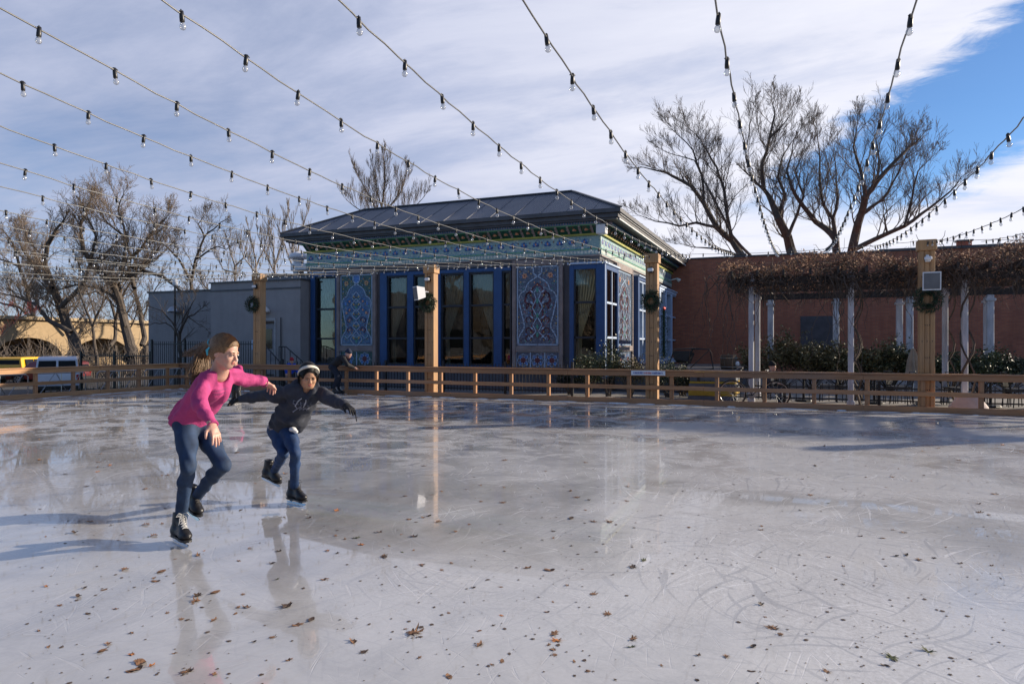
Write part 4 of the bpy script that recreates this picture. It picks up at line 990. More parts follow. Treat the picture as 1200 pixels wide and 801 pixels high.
# the vine: tangled stems and dead leaves over the top, ragged hanging clumps
def vine_mesh():
    st, lf = MB(), MB(); rr = random.Random(5)
    def wander(p, n, step, drift, r):
        pts = [p]; d = Vector((rr.uniform(-1, 1), rr.uniform(-1, 1), rr.uniform(-.3, .3)))
        for i in range(n):
            d = (d+Vector((rr.uniform(-1, 1), rr.uniform(-1, 1), rr.uniform(-1, 1)))*.7+drift).normalized()
            pts.append(pts[-1]+d*step)
        st.tube(pts, [r*(1-.6*i/n) for i in range(n+1)], 3, 0, False); return pts
    def leafs(p, n, sp, s0=.03, s1=.07):
        for i in range(n):
            q = p+Vector((rr.gauss(0, sp), rr.gauss(0, sp), rr.gauss(0, sp))); a = Vector((rr.uniform(-1, 1), rr.uniform(-1, 1), rr.uniform(-1, 1))).normalized(); b_ = a.orthogonal().normalized(); s = rr.uniform(s0, s1)
            lf.add([q-a*s, q+b_*s*.5, q+a*s, q-b_*s*.5], [(0, 1, 2, 3)])
    thin = lambda x: noise.noise(V(x*1.6, 7, 2)) > rr.uniform(-.1, .4)
    hump = lambda x: .20+.16*math.sin(x*1.7)+.10*math.sin(x*4.1+1)
    for i in range(3600):
        x = rr.uniform(-1.85, 10.5); y = rr.uniform(18.5, 18.5+3.4*rr.random()) if rr.random() < .86 else rr.uniform(28, 30)
        z = rr.uniform(3.05, 3.42+hump(x)*.75) if y < 23 else rr.uniform(3.3, 3.8)
        if y < 23 and thin(x): continue
        wander(Vector((x, y, z)), 6, .13, Vector((0, 0, -.10)), rr.uniform(.006, .014))
    for i in range(520):                                         # curtains hanging over the front edge
        x = rr.choice([rr.uniform(-1.85, 10.5), rr.gauss(-1.6, .3), rr.gauss(1.05, .25), rr.gauss(3.55, .3), rr.gauss(5.6, .3), rr.uniform(3, 8)])
        if x < -1.95 or thin(x): continue
        n = rr.randint(3, 8); wander(Vector((x, rr.uniform(18.42, 18.85), rr.uniform(3.0, 3.4))), n, .10, Vector((0, 0, -.8)), rr.uniform(.004, .011))
    for i in range(46):
        x = rr.choice([rr.gauss(-1.75, .28), rr.gauss(1.0, .2), rr.uniform(-1.5, 10)]); wander(Vector((max(x, -2.4), 18.5, 3.3)), rr.randint(12, 24), .12, Vector((rr.uniform(-.2, .2), 0, -.75)), .012)
    for i in range(9500):
        x = rr.uniform(-1.9, 10.5); y = 18.45+abs(rr.gauss(0, .9)); top = 3.52+hump(x)*.8
        leafs(Vector((x, y, top-abs(rr.gauss(0, .16)))), 1, .05, .02, .05)
    for i in range(2500):
        x = rr.uniform(-1.9, 10.5); leafs(Vector((x, 18.5+rr.random()*.5, rr.uniform(2.9, 3.5))), 1, .05, .02, .05)
    for x, y in ((1.3, 19.0), (3.65, 18.85), (1.5, 21.2), (3.7, 21.3)):    # trunks twining up the columns
        st.tube([(x+.13*math.cos(k*.9), y+.13*math.sin(k*.9), k*.22) for k in range(17)], [.035-.001*k for k in range(17)], 5)
        st.tube([(x+.15*math.cos(-k*.7+2), y+.15*math.sin(-k*.7+2), k*.22) for k in range(17)], .02, 4)
    return st, lf
st, lf = vine_mesh()
vn = thing('climbing_vine', 'bare brown climbing vine heaped over the pergola with hanging strands', 'vine', (3, 19, 3.3))
st.build('stems', M_vine, vn); lf.build('dead_leaves', M_vleaf, vn)
#PART4
# ================================================================ planting
def shrub(label, c, rx, ry, h, n, M, ls=.05, seed=1, name='shrub', group='evergreen shrubs behind the rink fence', stems=14):
    rr = random.Random(seed); c = Vector(c); t = thing(name, label, 'shrub', c, group)
    st, lf = MB(), MB(); tips = []
    for i in range(stems):
        a = rr.uniform(0, 2*PI); q = rr.random()**.5
        top = c+V(math.cos(a)*rx*q, math.sin(a)*ry*q, h*rr.uniform(.55, 1.05)*(1-.35*q))
        mid = c.lerp(top, .5)+V(rr.uniform(-.08, .08), rr.uniform(-.08, .08), .05)
        st.tube([c+V(rr.uniform(-.1, .1), rr.uniform(-.1, .1), 0), mid, top], [.016, .010, .004], 4, 0, False); tips.append((mid, top))
        for k in range(5):
            s = rr.uniform(.35, 1); b_ = mid.lerp(top, s); e = b_+V(rr.gauss(0, .5)*rx*.5, rr.gauss(0, .5)*ry*.5, rr.uniform(.0, .25)*h)
            st.tube([b_, e], [.006, .003], 3, 0, False); tips.append((b_, e))
    for i in range(n):
        a, b_ = rr.choice(tips); p = a.lerp(b_, rr.uniform(.1, 1.1))+V(rr.gauss(0, .07), rr.gauss(0, .07), rr.gauss(0, .07))
        if p.z < c.z+.03: p.z = c.z+.05
        d = V(rr.gauss(0, 1), rr.gauss(0, 1), rr.gauss(0, .7)).normalized(); s = d.cross(V(rr.gauss(0, 1), rr.gauss(0, 1), rr.gauss(0, 1))).normalized(); L = ls*rr.uniform(.6, 1.4)
        lf.add([p, p+d*L*.5+s*L*.28, p+d*L, p+d*L*.5-s*L*.28], [(0, 1, 2, 3)])
    st.build('stems', M_bark, t); lf.build('foliage', M, t); return t
def P2(px, Y): return V(at(px, 400, Y=Y).x, Y, -.06)
for i, (px, Y, w_, h, M, lab) in enumerate((
    (690, 20.9, .55, 1.25, M_shrub, 'leafy evergreen shrub under the corner bay window'),
    (712, 20.4, .6, 1.75, M_shrub, 'tall loose shrub at the very corner of the pavilion'),
    (738, 20.5, .5, 1.35, M_shrub2, 'olive green shrub just left of the bannered post'),
    (783, 20.8, .55, 1.25, M_shrub, 'shrub just right of the bannered post'),
    (668, 20.7, .4, .85, M_shrub3, 'low dark shrub left of the corner bay'),
    (800, 21.5, .45, .8, M_shrub3, 'low dark shrub beside the yellow risers'))):
    shrub(lab, P2(px, Y), w_, w_*.7, h, 2600, M, .055, 20+i)
for i, (px, Y, w_, h, M, lab) in enumerate((
    (918, 26.0, 1.5, 2.1, M_shrub2, 'tall olive shrub beside the seated person under the pergola'),
    (952, 26.4, 1.5, 1.9, M_shrub2, 'rounded olive shrub before the dark hall door'),
    (1017, 26.0, 1.2, 1.75, M_shrub2, 'yellowing shrub just right of the second front column'),
    (1042, 26.3, 1.2, 1.6, M_shrub, 'green shrub left of the folded patio umbrella'),
    (1115, 25.6, 1.1, 1.45, M_shrub, 'green shrub between the thick post and the third column'),
    (1150, 25.6, 1.2, 1.45, M_shrub, 'round green shrub right of the third front column'),
    (1182, 25.8, 1.2, 1.25, M_shrub3, 'dark green shrub at the right edge of the view'),
    (985, 27.0, 1.0, 1.5, M_shrub3, 'dark shrub behind the second front column'))):
    shrub(lab, P2(px, Y), w_, w_*.6, h, 5200, M, .085, 40+i, stems=24)
M_cgl0 = mat('dark_shop_glass', (.015, .018, .02), .1)
# ---- bare trees
def px_path(pts, Y, jit, rr):
    out = []; dy = 0
    for i, (x, y) in enumerate(pts):
        dy += rr.uniform(-1, 1)*jit
        out.append(at(x, y, Y=Y+dy))
    # densify with slight wander
    res = [out[0]]
    for a, b_ in zip(out, out[1:]):
        n = max(2, int((b_-a).length/.6))
        for k in range(1, n+1):
            q = a.lerp(b_, k/n)
            if k < n: q = q+V(rr.uniform(-1, 1), rr.uniform(-1, 1), rr.uniform(-1, 1))*.05
            res.append(q)
    return res
def grow(mb, p, d, L, r, lvl, rr, cfg):
    n = max(2, int(L/cfg['seg'][lvl])); pts = [p]; q = p.copy(); dd = d.copy()
    for i in range(n):
        dd = (dd+V(rr.gauss(0, 1), rr.gauss(0, 1), rr.gauss(0, 1))*cfg['wig']+cfg['up']*(.10+.04*lvl)).normalized()
        q = q+dd*(L/n); pts.append(q.copy())
    mb[0 if lvl < 1 else 1].tube(pts, [max(cfg['rmin'], r*(1-.75*i/n)) for i in range(n+1)], 5 if lvl < 1 else (4 if lvl < 2 else 3), 0, False)
    if lvl >= cfg['levels']: return
    m_ = cfg['kids'][lvl]
    for k in range(m_):
        t_ = .18+.82*(k+rr.random())/m_; i = min(n-1, int(t_*n)); b_ = pts[i].lerp(pts[i+1], t_*n-i)
        ax = (pts[i+1]-pts[i]).normalized(); s = ax.cross(V(rr.gauss(0, 1), rr.gauss(0, 1), rr.gauss(0, 1))).normalized()
        a = R(rr.uniform(*cfg['ang'])); nd = (ax*math.cos(a)+s*math.sin(a)+cfg['up']*.15).normalized()
        grow(mb, b_, nd, L*rr.uniform(.38, .62)*(1.15-.5*t_), max(cfg['rmin'], r*(1-.7*t_)*.55), lvl+1, rr, cfg)
CF = dict(seg=[.5, .4, .3, .25], wig=.16, up=V(0, 0, 1), rmin=.009, levels=2, kids=[8, 6, 4, 0], ang=(22, 55))
def limb_tree(label, Y, limbs, seed, per_m=1.5, bl=3.2, Mt=M_bark, Mc=M_twig, cfg=CF, jit=.8, name='bare_tree', group='bare winter trees', root=None):
    rr = random.Random(seed); base = px_path(limbs[0][0][:1], Y, 0, rr)[0] if root is None else at(root[0], root[1], Y=Y)
    bz = V(base.x, Y, -.3)
    t = thing(name, label, 'tree', bz, group); tr, cr = MB(), MB()
    first = limbs[0][0][0]; p0 = at(first[0], first[1], Y=Y)
    r0 = limbs[0][1]
    tr.tube([V(p0.x+(bz.x-p0.x), Y, -.3), V((p0.x+bz.x)/2, Y, p0.z*.5), p0], [r0*1.35, r0*1.1, r0], 9, 0, False)
    for pts, ra, rb in limbs:
        path = px_path(pts, Y, jit, rr); path[0].y = Y if pts[0] == first else path[0].y
        k = len(path)-1; rad = [ra+(rb-ra)*i/k for i in range(k+1)]
        tr.tube(path, rad, 8, 0, False)
        tot = sum((b_-a).length for a, b_ in zip(path, path[1:]))
        nb = int(tot*per_m)
        for j in range(nb):
            f = .15+.85*(j+rr.random())/nb; i = min(k-1, int(f*k)); b_ = path[i].lerp(path[i+1], f*k-i)
            ax = (path[i+1]-path[i]).normalized(); s = ax.cross(V(rr.gauss(0, 1), rr.gauss(0, 1), rr.gauss(0, 1))).normalized()
            if s.z < -.3: s.z *= -.5
            a = R(rr.uniform(25, 60)); nd = (ax*math.cos(a)+s*math.sin(a)).normalized()
            grow([tr, cr], b_, nd, bl*rr.uniform(.5, 1.05)*(1.1-.35*f), min(rad[i]*.38, .028+rad[i]*.12), 1, rr, cfg)
        grow([tr, cr], path[-1], (path[-1]-path[-2]).normalized(), bl*.42, rb, 0, rr, dict(cfg, kids=[7, 6, 4, 0]))
    tr.build('trunk', Mt, t); cr.build('crown', Mc, t, True); return t
CFR = dict(CF, kids=[10, 9, 6, 0], levels=3, ang=(18, 56), wig=.19, rmin=.0065)
def q6(*p): return [(720+x/2.5, 80+y/2.5) for x, y in p]
limb_tree('spreading bare tree behind the brick hall, leaning left over its low wall', 44, [
    (q6((385, 565), (345, 505), (300, 465), (262, 395), (225, 345), (150, 305), (85, 290)), 0.240, 0.030),
    (q6((300, 465), (240, 452), (190, 462), (120, 448), (70, 430)), 0.104, 0.018),
    (q6((345, 505), (330, 430), (322, 360), (300, 290), (250, 205), (205, 165)), 0.120, 0.018),
    (q6((400, 550), (345, 490), (300, 400), (262, 330), (235, 270), (150, 245)), 0.096, 0.018),
    (q6((375, 555), (310, 530), (255, 525), (215, 520)), 0.096, 0.018),
    (q6((262, 395), (255, 310), (230, 240), (170, 180)), 0.080, 0.015)], 1, 2.3, 2.8, M_bark, M_twig, CFR)
limb_tree('tallest bare tree behind the brick hall with a thick forked trunk', 46, [
    (q6((525, 560), (508, 495), (480, 440), (458, 385), (438, 355), (402, 318)), 0.336, 0.054),
    (q6((438, 355), (432, 280), (455, 205), (470, 135), (460, 95)), 0.136, 0.018),
    (q6((480, 440), (500, 370), (478, 320), (492, 260), (530, 200)), 0.128, 0.018),
    (q6((508, 495), (535, 430), (555, 375), (530, 300), (560, 240)), 0.112, 0.018),
    (q6((402, 318), (385, 260), (395, 190), (405, 130)), 0.072, 0.012),
    (q6((455, 205), (490, 170), (520, 130)), 0.064, 0.012)], 2, 2.3, 2.8, M_bark, M_twig, CFR)
limb_tree('bare tree with two diverging trunks behind the middle of the pergola', 46, [
    (q6((652, 545), (648, 500), (620, 470), (590, 450), (550, 400), (520, 350), (505, 300), (520, 250)), 0.240, 0.036),
    (q6((648, 500), (640, 440), (612, 400), (602, 330), (600, 240), (592, 190)), 0.128, 0.018),
    (q6((640, 440), (655, 380), (650, 310), (640, 240)), 0.096, 0.015)], 3, 2.3, 2.8, M_bark, M_twig, CFR)
limb_tree('widest bare tree behind the brick hall reaching far to the right', 45, [
    (q6((695, 550), (708, 480), (722, 430), (735, 375), (770, 330), (820, 275), (862, 232), (895, 205)), 0.264, 0.030),
    (q6((735, 375), (722, 300), (700, 230), (712, 160)), 0.120, 0.018),
    (q6((695, 535), (760, 502), (850, 462), (925, 408), (985, 360), (1015, 320)), 0.160, 0.021),
    (q6((850, 462), (872, 380), (890, 300), (930, 260)), 0.080, 0.015),
    (q6((722, 430), (785, 385), (830, 310), (858, 250)), 0.104, 0.018),
    (q6((770, 330), (775, 260), (760, 190)), 0.072, 0.015),
    (q6((800, 485), (790, 430), (830, 390)), 0.064, 0.012)], 4, 2.3, 2.8, M_bark, M_twig, CFR)
def q4(*p): return [(x/2.67, 180+y/2.67) for x, y in p]
CFL = dict(CF, wig=.22, kids=[9, 9, 5, 0], levels=3, ang=(28, 70), rmin=.010)
limb_tree('massive gnarled bare tree with a leaning twin trunk behind the parked van', 38, [
    (q4((250, 640), (222, 560), (190, 480), (165, 420), (140, 350), (150, 280), (190, 220)), .52, .09),
    (q4((222, 560), (150, 520), (110, 470), (60, 450), (15, 440)), .22, .05),
    (q4((190, 480), (250, 420), (285, 340), (300, 260), (270, 190)), .20, .04),
    (q4((165, 420), (110, 360), (70, 300), (50, 240)), .16, .04)], 11, 2.3, 3.6, M_bark, M_twigl, CFL)
limb_tree('broad russet bare tree in the middle of the left group', 40, [
    (q4((420, 640), (392, 540), (375, 460), (350, 400), (300, 360), (260, 300), (250, 220), (280, 160)), .46, .07),
    (q4((392, 540), (370, 440), (385, 350), (400, 270), (370, 180), (380, 140)), .24, .04),
    (q4((375, 460), (310, 420), (240, 410), (170, 430)), .18, .04),
    (q4((385, 350), (440, 300), (480, 240), (520, 200)), .15, .03),
    (q4((350, 400), (420, 380), (470, 330), (500, 290), (510, 250)), .14, .03),
    (q4((400, 270), (330, 210), (300, 150)), .10, .03)], 12, 2.5, 3.6, M_bark, M_twigl, CFL)
limb_tree('slender bare tree with a thick broken side limb behind the stucco block', 44, [
    (q4((592, 560), (595, 470), (598, 400), (612, 330), (640, 260), (690, 215)), .20, .04),
    (q4((598, 400), (560, 330), (520, 290), (490, 270)), .12, .03),
    (q4((612, 330), (680, 290), (710, 300)), .09, .03),
    (q4((640, 260), (620, 220), (640, 190)), .08, .02)], 13, 1.3, 2.8, M_bark, M_twig, CFL)
limb_tree('bare tree with a cut off limb pointing right before the grey block', 41, [
    (q4((455, 600), (440, 500), (420, 420), (430, 350), (400, 300)), .22, .05),
    (q4((420, 420), (400, 350), (460, 370), (510, 385), (548, 412)), .17, .13),
    (q4((430, 350), (490, 330), (540, 280)), .09, .03)], 14, 1.2, 2.6, M_bark, M_twig, CFL)
limb_tree('dark bare tree at the far left edge above the yellow car', 42, [
    (q4((130, 620), (105, 520), (85, 430), (60, 350), (40, 280), (10, 240)), .26, .05),
    (q4((105, 520), (60, 480), (10, 470), (-40, 440)), .14, .04),
    (q4((85, 430), (120, 360), (110, 300), (80, 240)), .12, .03),
    (q4((60, 350), (0, 330), (-50, 260)), .12, .03)], 15, 1.8, 3.2, M_bark, M_twigl, CFL)
limb_tree('thin bare tree standing between the two big left trees', 36, [
    (q4((302, 640), (290, 540), (262, 470), (245, 420), (250, 360)), .13, .03),
    (q4((290, 540), (320, 470), (330, 400)), .08, .02)], 16, 1.6, 2.4, M_bark, M_twig, CFL)
limb_tree('crooked bare tree just right of the white van', 43, [
    (q4((360, 600), (362, 520), (345, 460), (300, 430), (270, 440)), .17, .05),
    (q4((362, 520), (380, 450), (410, 400), (450, 360), (470, 300)), .12, .03)], 17, 1.4, 2.6, M_bark, M_twigl, CFL)
# small courtyard tree before the grey block
CFS = dict(CF, levels=2, rmin=.006, ang=(25, 60), kids=[6, 5, 3, 0])
def q1(*p): return [(120+x/5.69, 320+y/5.69) for x, y in p]
limb_tree('small many-branched bare tree before the grey stucco block', 23.2, [
    (q1((515, 560), (512, 450), (530, 360), (570, 290), (640, 250)), .10, .02),
    (q1((512, 450), (490, 390), (470, 330), (400, 250), (330, 230)), .06, .015),
    (q1((490, 390), (420, 330), (350, 330), (290, 350)), .04, .012),
    (q1((530, 360), (535, 280), (540, 200)), .04, .012), (q1((570, 290), (640, 340), (680, 360)), .03, .01), (q1((530, 330), (590, 220), (620, 170)), .04, .01)],
    18, 2.2, 1.3, M_bark, M_bark, CFS, .25, root=(210, 430))
# upright fan of twigs behind the roof and the pale distant crowns
CFU = dict(CF, wig=.10, up=V(0, 0, 2.2), ang=(14, 34), kids=[10, 9, 5, 0], rmin=.014)
limb_tree('upright brushy bare tree rising behind the pavilion roof', 60, [
    ([(448, 300), (446, 255), (430, 225), (420, 205)], .13, .03), ([(446, 250), (451, 215), (450, 184)], .11, .03), ([(446, 255), (470, 225), (476, 202)], .11, .03),
    ([(447, 262), (420, 245), (406, 234)], .08, .03), ([(448, 262), (484, 244), (494, 234)], .08, .03), ([(448, 250), (440, 215), (437, 196)], .08, .03)], 21, 2.6, 3.0, M_bark, M_twigl, dict(CFU, levels=3, rmin=.009, ang=(16, 46), wig=.15), .9)
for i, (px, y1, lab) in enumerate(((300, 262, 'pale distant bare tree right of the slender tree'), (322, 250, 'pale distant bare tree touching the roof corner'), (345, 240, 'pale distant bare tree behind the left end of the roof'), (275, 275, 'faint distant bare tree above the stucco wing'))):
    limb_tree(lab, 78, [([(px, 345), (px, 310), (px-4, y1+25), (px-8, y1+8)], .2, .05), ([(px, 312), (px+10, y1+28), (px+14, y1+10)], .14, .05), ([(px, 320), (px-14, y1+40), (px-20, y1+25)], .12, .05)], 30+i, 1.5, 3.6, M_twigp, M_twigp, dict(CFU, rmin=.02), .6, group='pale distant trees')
for i, (px, y1, lab) in enumerate(((20, 330, 'distant bare tree low behind the yellow car'), (110, 335, 'distant bare tree behind the white van'), (165, 330, 'distant bare tree seen between the two big trunks'), (250, 330, 'distant bare tree above the lower stucco block'), (75, 345, 'distant bare tree before the arched building'))):
    limb_tree(lab, 70, [([(px, 400), (px+2, 370), (px-6, y1+10), (px-14, y1)], .2, .05), ([(px+2, 375), (px+12, y1+18), (px+22, y1)], .14, .05), ([(px, 385), (px-22, 360), (px-30, y1+10)], .12, .05)], 50+i, 1.6, 4.2, M_bark, M_twigl, dict(CFL, levels=2, rmin=.022), .8, group='distant trees at the left')
# little red-twigged ornamental at the far left edge
limb_tree('small crimson-twigged bush at the far left edge behind the fence', 19.5, [
    ([(-25, 420), (0, 395), (22, 372), (38, 366)], .03, .01), ([(-25, 420), (-5, 380), (8, 362)], .03, .01), ([(-25, 420), (-15, 375), (-8, 355)], .03, .01)],
    61, 3.0, .9, M_twigp, mat('crimson_twigs', (.22, .035, .03), .8), dict(CFS, rmin=.005), .15, name='ornamental_bush')

# ================================================================ across the street behind the camera (mirrored in the windows)
ob_ = thing('street_building', 'low dark grey building across the street behind the rink', 'building', (-15, -34, -.1))
MB().box(-60, -46, -.1, 35, -34, 8.5).build('wall', M_stuccod, ob_)
for k in range(12): MB().box(-48+k*6, -34+.002, 1., -44.5+k*6, -33.96, 3.6).build('window', M_cgl0, ob_)
for k, (x, y) in enumerate(((-30, -24), (-19, -26), (-8, -24), (4, -27))):
    src = [o for o in bpy.data.objects if o.name.startswith('bare_tree') and o.type == 'EMPTY'][4]
    copy_tree(src, None, (x, y, -.3), k*1.3, ['bare street tree behind the rink, furthest left', 'bare street tree behind the rink, second from left', 'bare street tree behind the rink, third from left', 'bare street tree behind the rink, furthest right'][k])

# ================================================================ far left building with arches
M_stone = mat('sandy_stucco', (.37, .27, .16), .9, var=.12)
ab = thing('arcaded_building', 'distant sandy arcaded building in sunlight beyond the parking', 'building', (-62, 45, -1.05))
AXX = -60.0; g = MB(); s = 14.0
ztop = at(110, 377, X=AXX).z
spr = ztop-2.0
while s < 88:
    w2, pier = 2.9, .9
    g.box(AXX-.5, s, -1.05, AXX, s+pier, ztop)
    c0 = s+pier+w2/1; n = 10
    rad = w2
    prev = None
    for k in range(n):
        a0_, a1_ = PI-PI*k/n, PI-PI*(k+1)/n
        y0_, z0_ = c0+rad*math.cos(a0_), spr-1.3+rad*.62*math.sin(a0_); y1_, z1_ = c0+rad*math.cos(a1_), spr-1.3+rad*.62*math.sin(a1_)
        g.add([(AXX, y0_, z0_), (AXX, y1_, z1_), (AXX, y1_, ztop), (AXX, y0_, ztop), (AXX-.5, y0_, z0_), (AXX-.5, y1_, z1_), (AXX-.5, y1_, ztop), (AXX-.5, y0_, ztop)], [(0, 1, 2, 3), (7, 6, 5, 4), (0, 4, 5, 1), (3, 2, 6, 7)])
    s += pier+2*w2
g.build('arcade', M_stone, ab)
M_shad = mat('recess_dark', (.05, .045, .045), .7)
MB().box(AXX-9, 14, -1.05, AXX-4.2, 89, ztop-.05).build('rear_wall', M_stone, ab)
for k in range(11): y = 16.5+k*6.7; MB().box(AXX-4.2, y, -.2, AXX-4.15, y+3.4, 1.5).build('shop_window', M_shad, ab)
MB().box(AXX-9.2, 13.6, ztop, AXX+.35, 89.4, ztop+.28).build('coping', mat('sandy_coping', (.40, .31, .2), .8), ab)

g = MB(); rr = random.Random(31)
for i in range(1500):
    y = rr.uniform(12, 86); x = -52+rr.gauss(0, 2.5); h = rr.uniform(.6, 3.2); a = rr.uniform(0, 6.3); z0_ = -1.05; q = V(x, y, z0_); e = q+V(rr.gauss(0, .7), rr.gauss(0, .7), h)
    g.tube([q, q.lerp(e, .5)+V(rr.gauss(0, .2), rr.gauss(0, .2), 0), e], [.03, .02, .012], 3, 0, False)
    for k in range(3): m_ = q.lerp(e, rr.uniform(.4, .95)); g.tube([m_, m_+V(rr.gauss(0, .5), rr.gauss(0, .5), rr.uniform(.1, .9))], [.014, .010], 3, 0, False)
tag(g.build('winter_thicket', M_twig), 'low bare thicket screening the arcaded building', 'thicket', kind='stuff')
# ================================================================ vehicles
M_tyre = mat('tyre', (.012, .012, .012), .8); M_rim = mat('rim_silver', (.5, .5, .52), .3, .7); M_cgl = mat('car_glass', (.008, .010, .013), .3, var=.1, Specular_IOR_Level=.15)
M_lamp = mat('tail_lamp_red', (.4, .01, .01), .25); M_plate = mat('number_plate', (.6, .62, .6), .5); M_trim = mat('car_trim', (.02, .02, .02), .5)
def vehicle(label, cat, name, loc, rot, L, W, H, Mb, prof, group='vehicles parked left of the rink', wheel_r=.36, belt=1.05, green=False):
    t = thing(name, label, cat, (0, 0, 0), group)
    hw = W/2
    low = [p for p in prof if p[1] <= belt+.01]; 
    g = MB(); n = len(prof)
    def ring(y, ins): return [V(x, y, z) for x, z in prof]
    cols = []
    for s, y in ((-1, -hw), (1, hw)):
        cols.append([V(x, y-s*(.16*max(0, (z-belt)/(H-belt))**1.2+ (.05 if z < .45 else 0)), z) for x, z in prof])
    g.add(cols[0]+cols[1], [tuple(range(n)), tuple(range(2*n-1, n-1, -1))]+[(i, n+i, n+(i+1)%n, (i+1)%n) for i in range(n)])
    body = g.build('body', Mb, t)
    bm_ = body.modifiers.new('b', 'BEVEL'); bm_.width = .05; bm_.segments = 3; bm_.limit_method = 'ANGLE'
    return t, body
def van_or_suv(label, cat, name, loc, rot, L, W, H, Mb, prof, belt, sidewin, rear, roofrack=False, plate=True):
    t, body = vehicle(label, cat, name, loc, rot, L, W, H, Mb, prof, belt=belt)
    hw = W/2; rw = .36
    def yat(z, s): return s*(hw-.16*max(0, (z-belt)/(H-belt))**1.2)
    for s in (-1, 1):
        for (xa, xb, xc, xd) in sidewin:            # bottom x0,x1, top x0,x1
            z0, z1 = belt+.05, H-.16; e = .032
            g = MB(); q = [V(xa, yat(z0, s)+s*e, z0), V(xb, yat(z0, s)+s*e, z0), V(xd, yat(z1, s)+s*e, z1), V(xc, yat(z1, s)+s*e, z1)]
            g.add(q+[p-V(0, s*.02, 0) for p in q], [(0, 1, 2, 3), (7, 6, 5, 4), (0, 4, 5, 1), (1, 5, 6, 2), (2, 6, 7, 3), (3, 7, 4, 0)]); g.build('side_window', M_cgl, t)
        for x in (.82, L-.85):
            g = MB(); g.lathe([(.0, -.11), (rw*.8, -.11), (rw, -.08), (rw, .08), (rw*.82, .11), (rw*.7, .112)], (x, s*(hw-.10), rw), 20, 0, (0, s, 0)); wh = g.build('wheel', M_tyre, t, True)
            g = MB(); g.lathe([(rw*.66, .10), (rw*.62, .125), (.06, .118), (.05, .14), (.0, .14)], (x, s*(hw-.10), rw), 20, 0, (0, s, 0)); g.build('rim', M_rim, wh)
            g = MB()
            for k in range(5):
                a = 2*PI*k/5; g.lathe([(.055, .127), (.04, .13)], (x+.14*math.cos(a), s*(hw-.10), rw+.14*math.sin(a)), 8, 0, (0, s, 0))
            g.build('spoke_gap', M_tyre, wh)
            g = MB(); n = 12; g.tube([V(x+(rw+.06)*math.cos(PI*k/n), s*(hw+.004), rw+(rw+.06)*math.sin(PI*k/n)) for k in range(n+1)], .035, 6); g.build('wheel_arch', M_trim, t)
    # rear (x = 0 face)
    for (y0, y1) in rear:
        z0, z1 = belt+.16, H-.20; xx = lambda z: prof_x(prof, z)
        q = [V(xx(z0)-.012, y0, z0), V(xx(z0)-.012, y1, z0), V(xx(z1)-.012, y1*.93, z1), V(xx(z1)-.012, y0*.93, z1)]
        g = MB(); g.add(q+[p+V(.03, 0, 0) for p in q], [(3, 2, 1, 0), (4, 5, 6, 7), (0, 1, 5, 4), (1, 2, 6, 5), (2, 3, 7, 6), (3, 0, 4, 7)]); g.build('rear_window', M_cgl, t)
    for s in (-1, 1):
        MB().bbox(-.02, s*(hw-.10)-.07, .72, .10, s*(hw-.10)+.07, belt-.02, .02).build('tail_lamp', M_lamp, t)
        MB().bbox(L-.10, s*(hw-.22)-.13, .66, L-.0, s*(hw-.22)+.13, .86, .03).build('headlight', M_offw, t)
    MB().bbox(-.09, -hw+.06, .36, .10, hw-.06, .56, .03).build('bumper', M_trim, t)
    MB().bbox(L-.08, -hw+.06, .34, L+.08, hw-.06, .54, .03).build('bumper', M_trim, t)
    if plate: MB().box(-.028, -.16+.25, .66, -.004, .16+.25, .80).build('number_plate', M_plate, t)
    if roofrack:
        g = MB()
        for y in (-hw+.3, hw-.3): g.tube([(.4, y, H+.02), (.5, y, H+.07), (2.4, y, H+.07), (2.5, y, H+.02)], .02, 6)
        for x in (.8, 1.5, 2.2): g.tube([(x, -hw+.3, H+.07), (x, hw-.3, H+.07)], .018, 6)
        g.build('roof_rack', M_trim, t)
    t.location = loc; t.rotation_euler = (0, 0, rot); return t
def prof_x(prof, z):
    pr_ = [p for p in prof if p[0] < 1.0]
    pr_.sort(key=lambda p: p[1])
    for (x0, z0), (x1, z1) in zip(pr_, pr_[1:]):
        if z0 <= z <= z1 and z1 > z0: return x0+(x1-x0)*(z-z0)/(z1-z0)
    return 0
PV = [(0, .35), (-.02, .7), (.0, 1.08), (.10, 1.86), (.35, 1.97), (3.0, 1.98), (3.3, 1.92), (3.95, 1.30), (4.75, 1.14), (4.95, .95), (5.0, .35)]
PS = [(0, .42), (0, .8), (.02, 1.12), (.10, 1.68), (.28, 1.76), (2.7, 1.76), (2.95, 1.70), (3.35, 1.22), (4.3, 1.14), (4.5, 1.0), (4.55, .42)]
M_van = mat('pale_blue_grey_paint', (.62, .65, .72), .3, .1, var=.05, bstr=0, Coat_Weight=.5)
M_yelc = mat('yellow_car_paint', (.75, .42, .01), .3, .0, var=.05, bstr=0, Coat_Weight=.5)
M_redc = mat('dark_red_paint', (.16, .02, .02), .3, .0, var=.05, bstr=0, Coat_Weight=.5)
M_silc = mat('silver_paint', (.5, .5, .5), .3, .3, var=.05, bstr=0, Coat_Weight=.5)
pv = at(67, 404, d=33.5); dirc = math.atan2(pv.y, pv.x)
van_or_suv('pale blue-grey van parked rear-on beyond the left rink fence', 'van', 'parked_van', (pv.x, pv.y, -1.05), dirc-.05, 5, 1.9, 1.98, M_van, PV, 1.12, ((1.0, 2.1, 1.05, 2.1), (2.2, 3.55, 2.2, 3.15)), ((-.80, -.05), (.05, .80)))
pv = at(8, 404, d=44); 
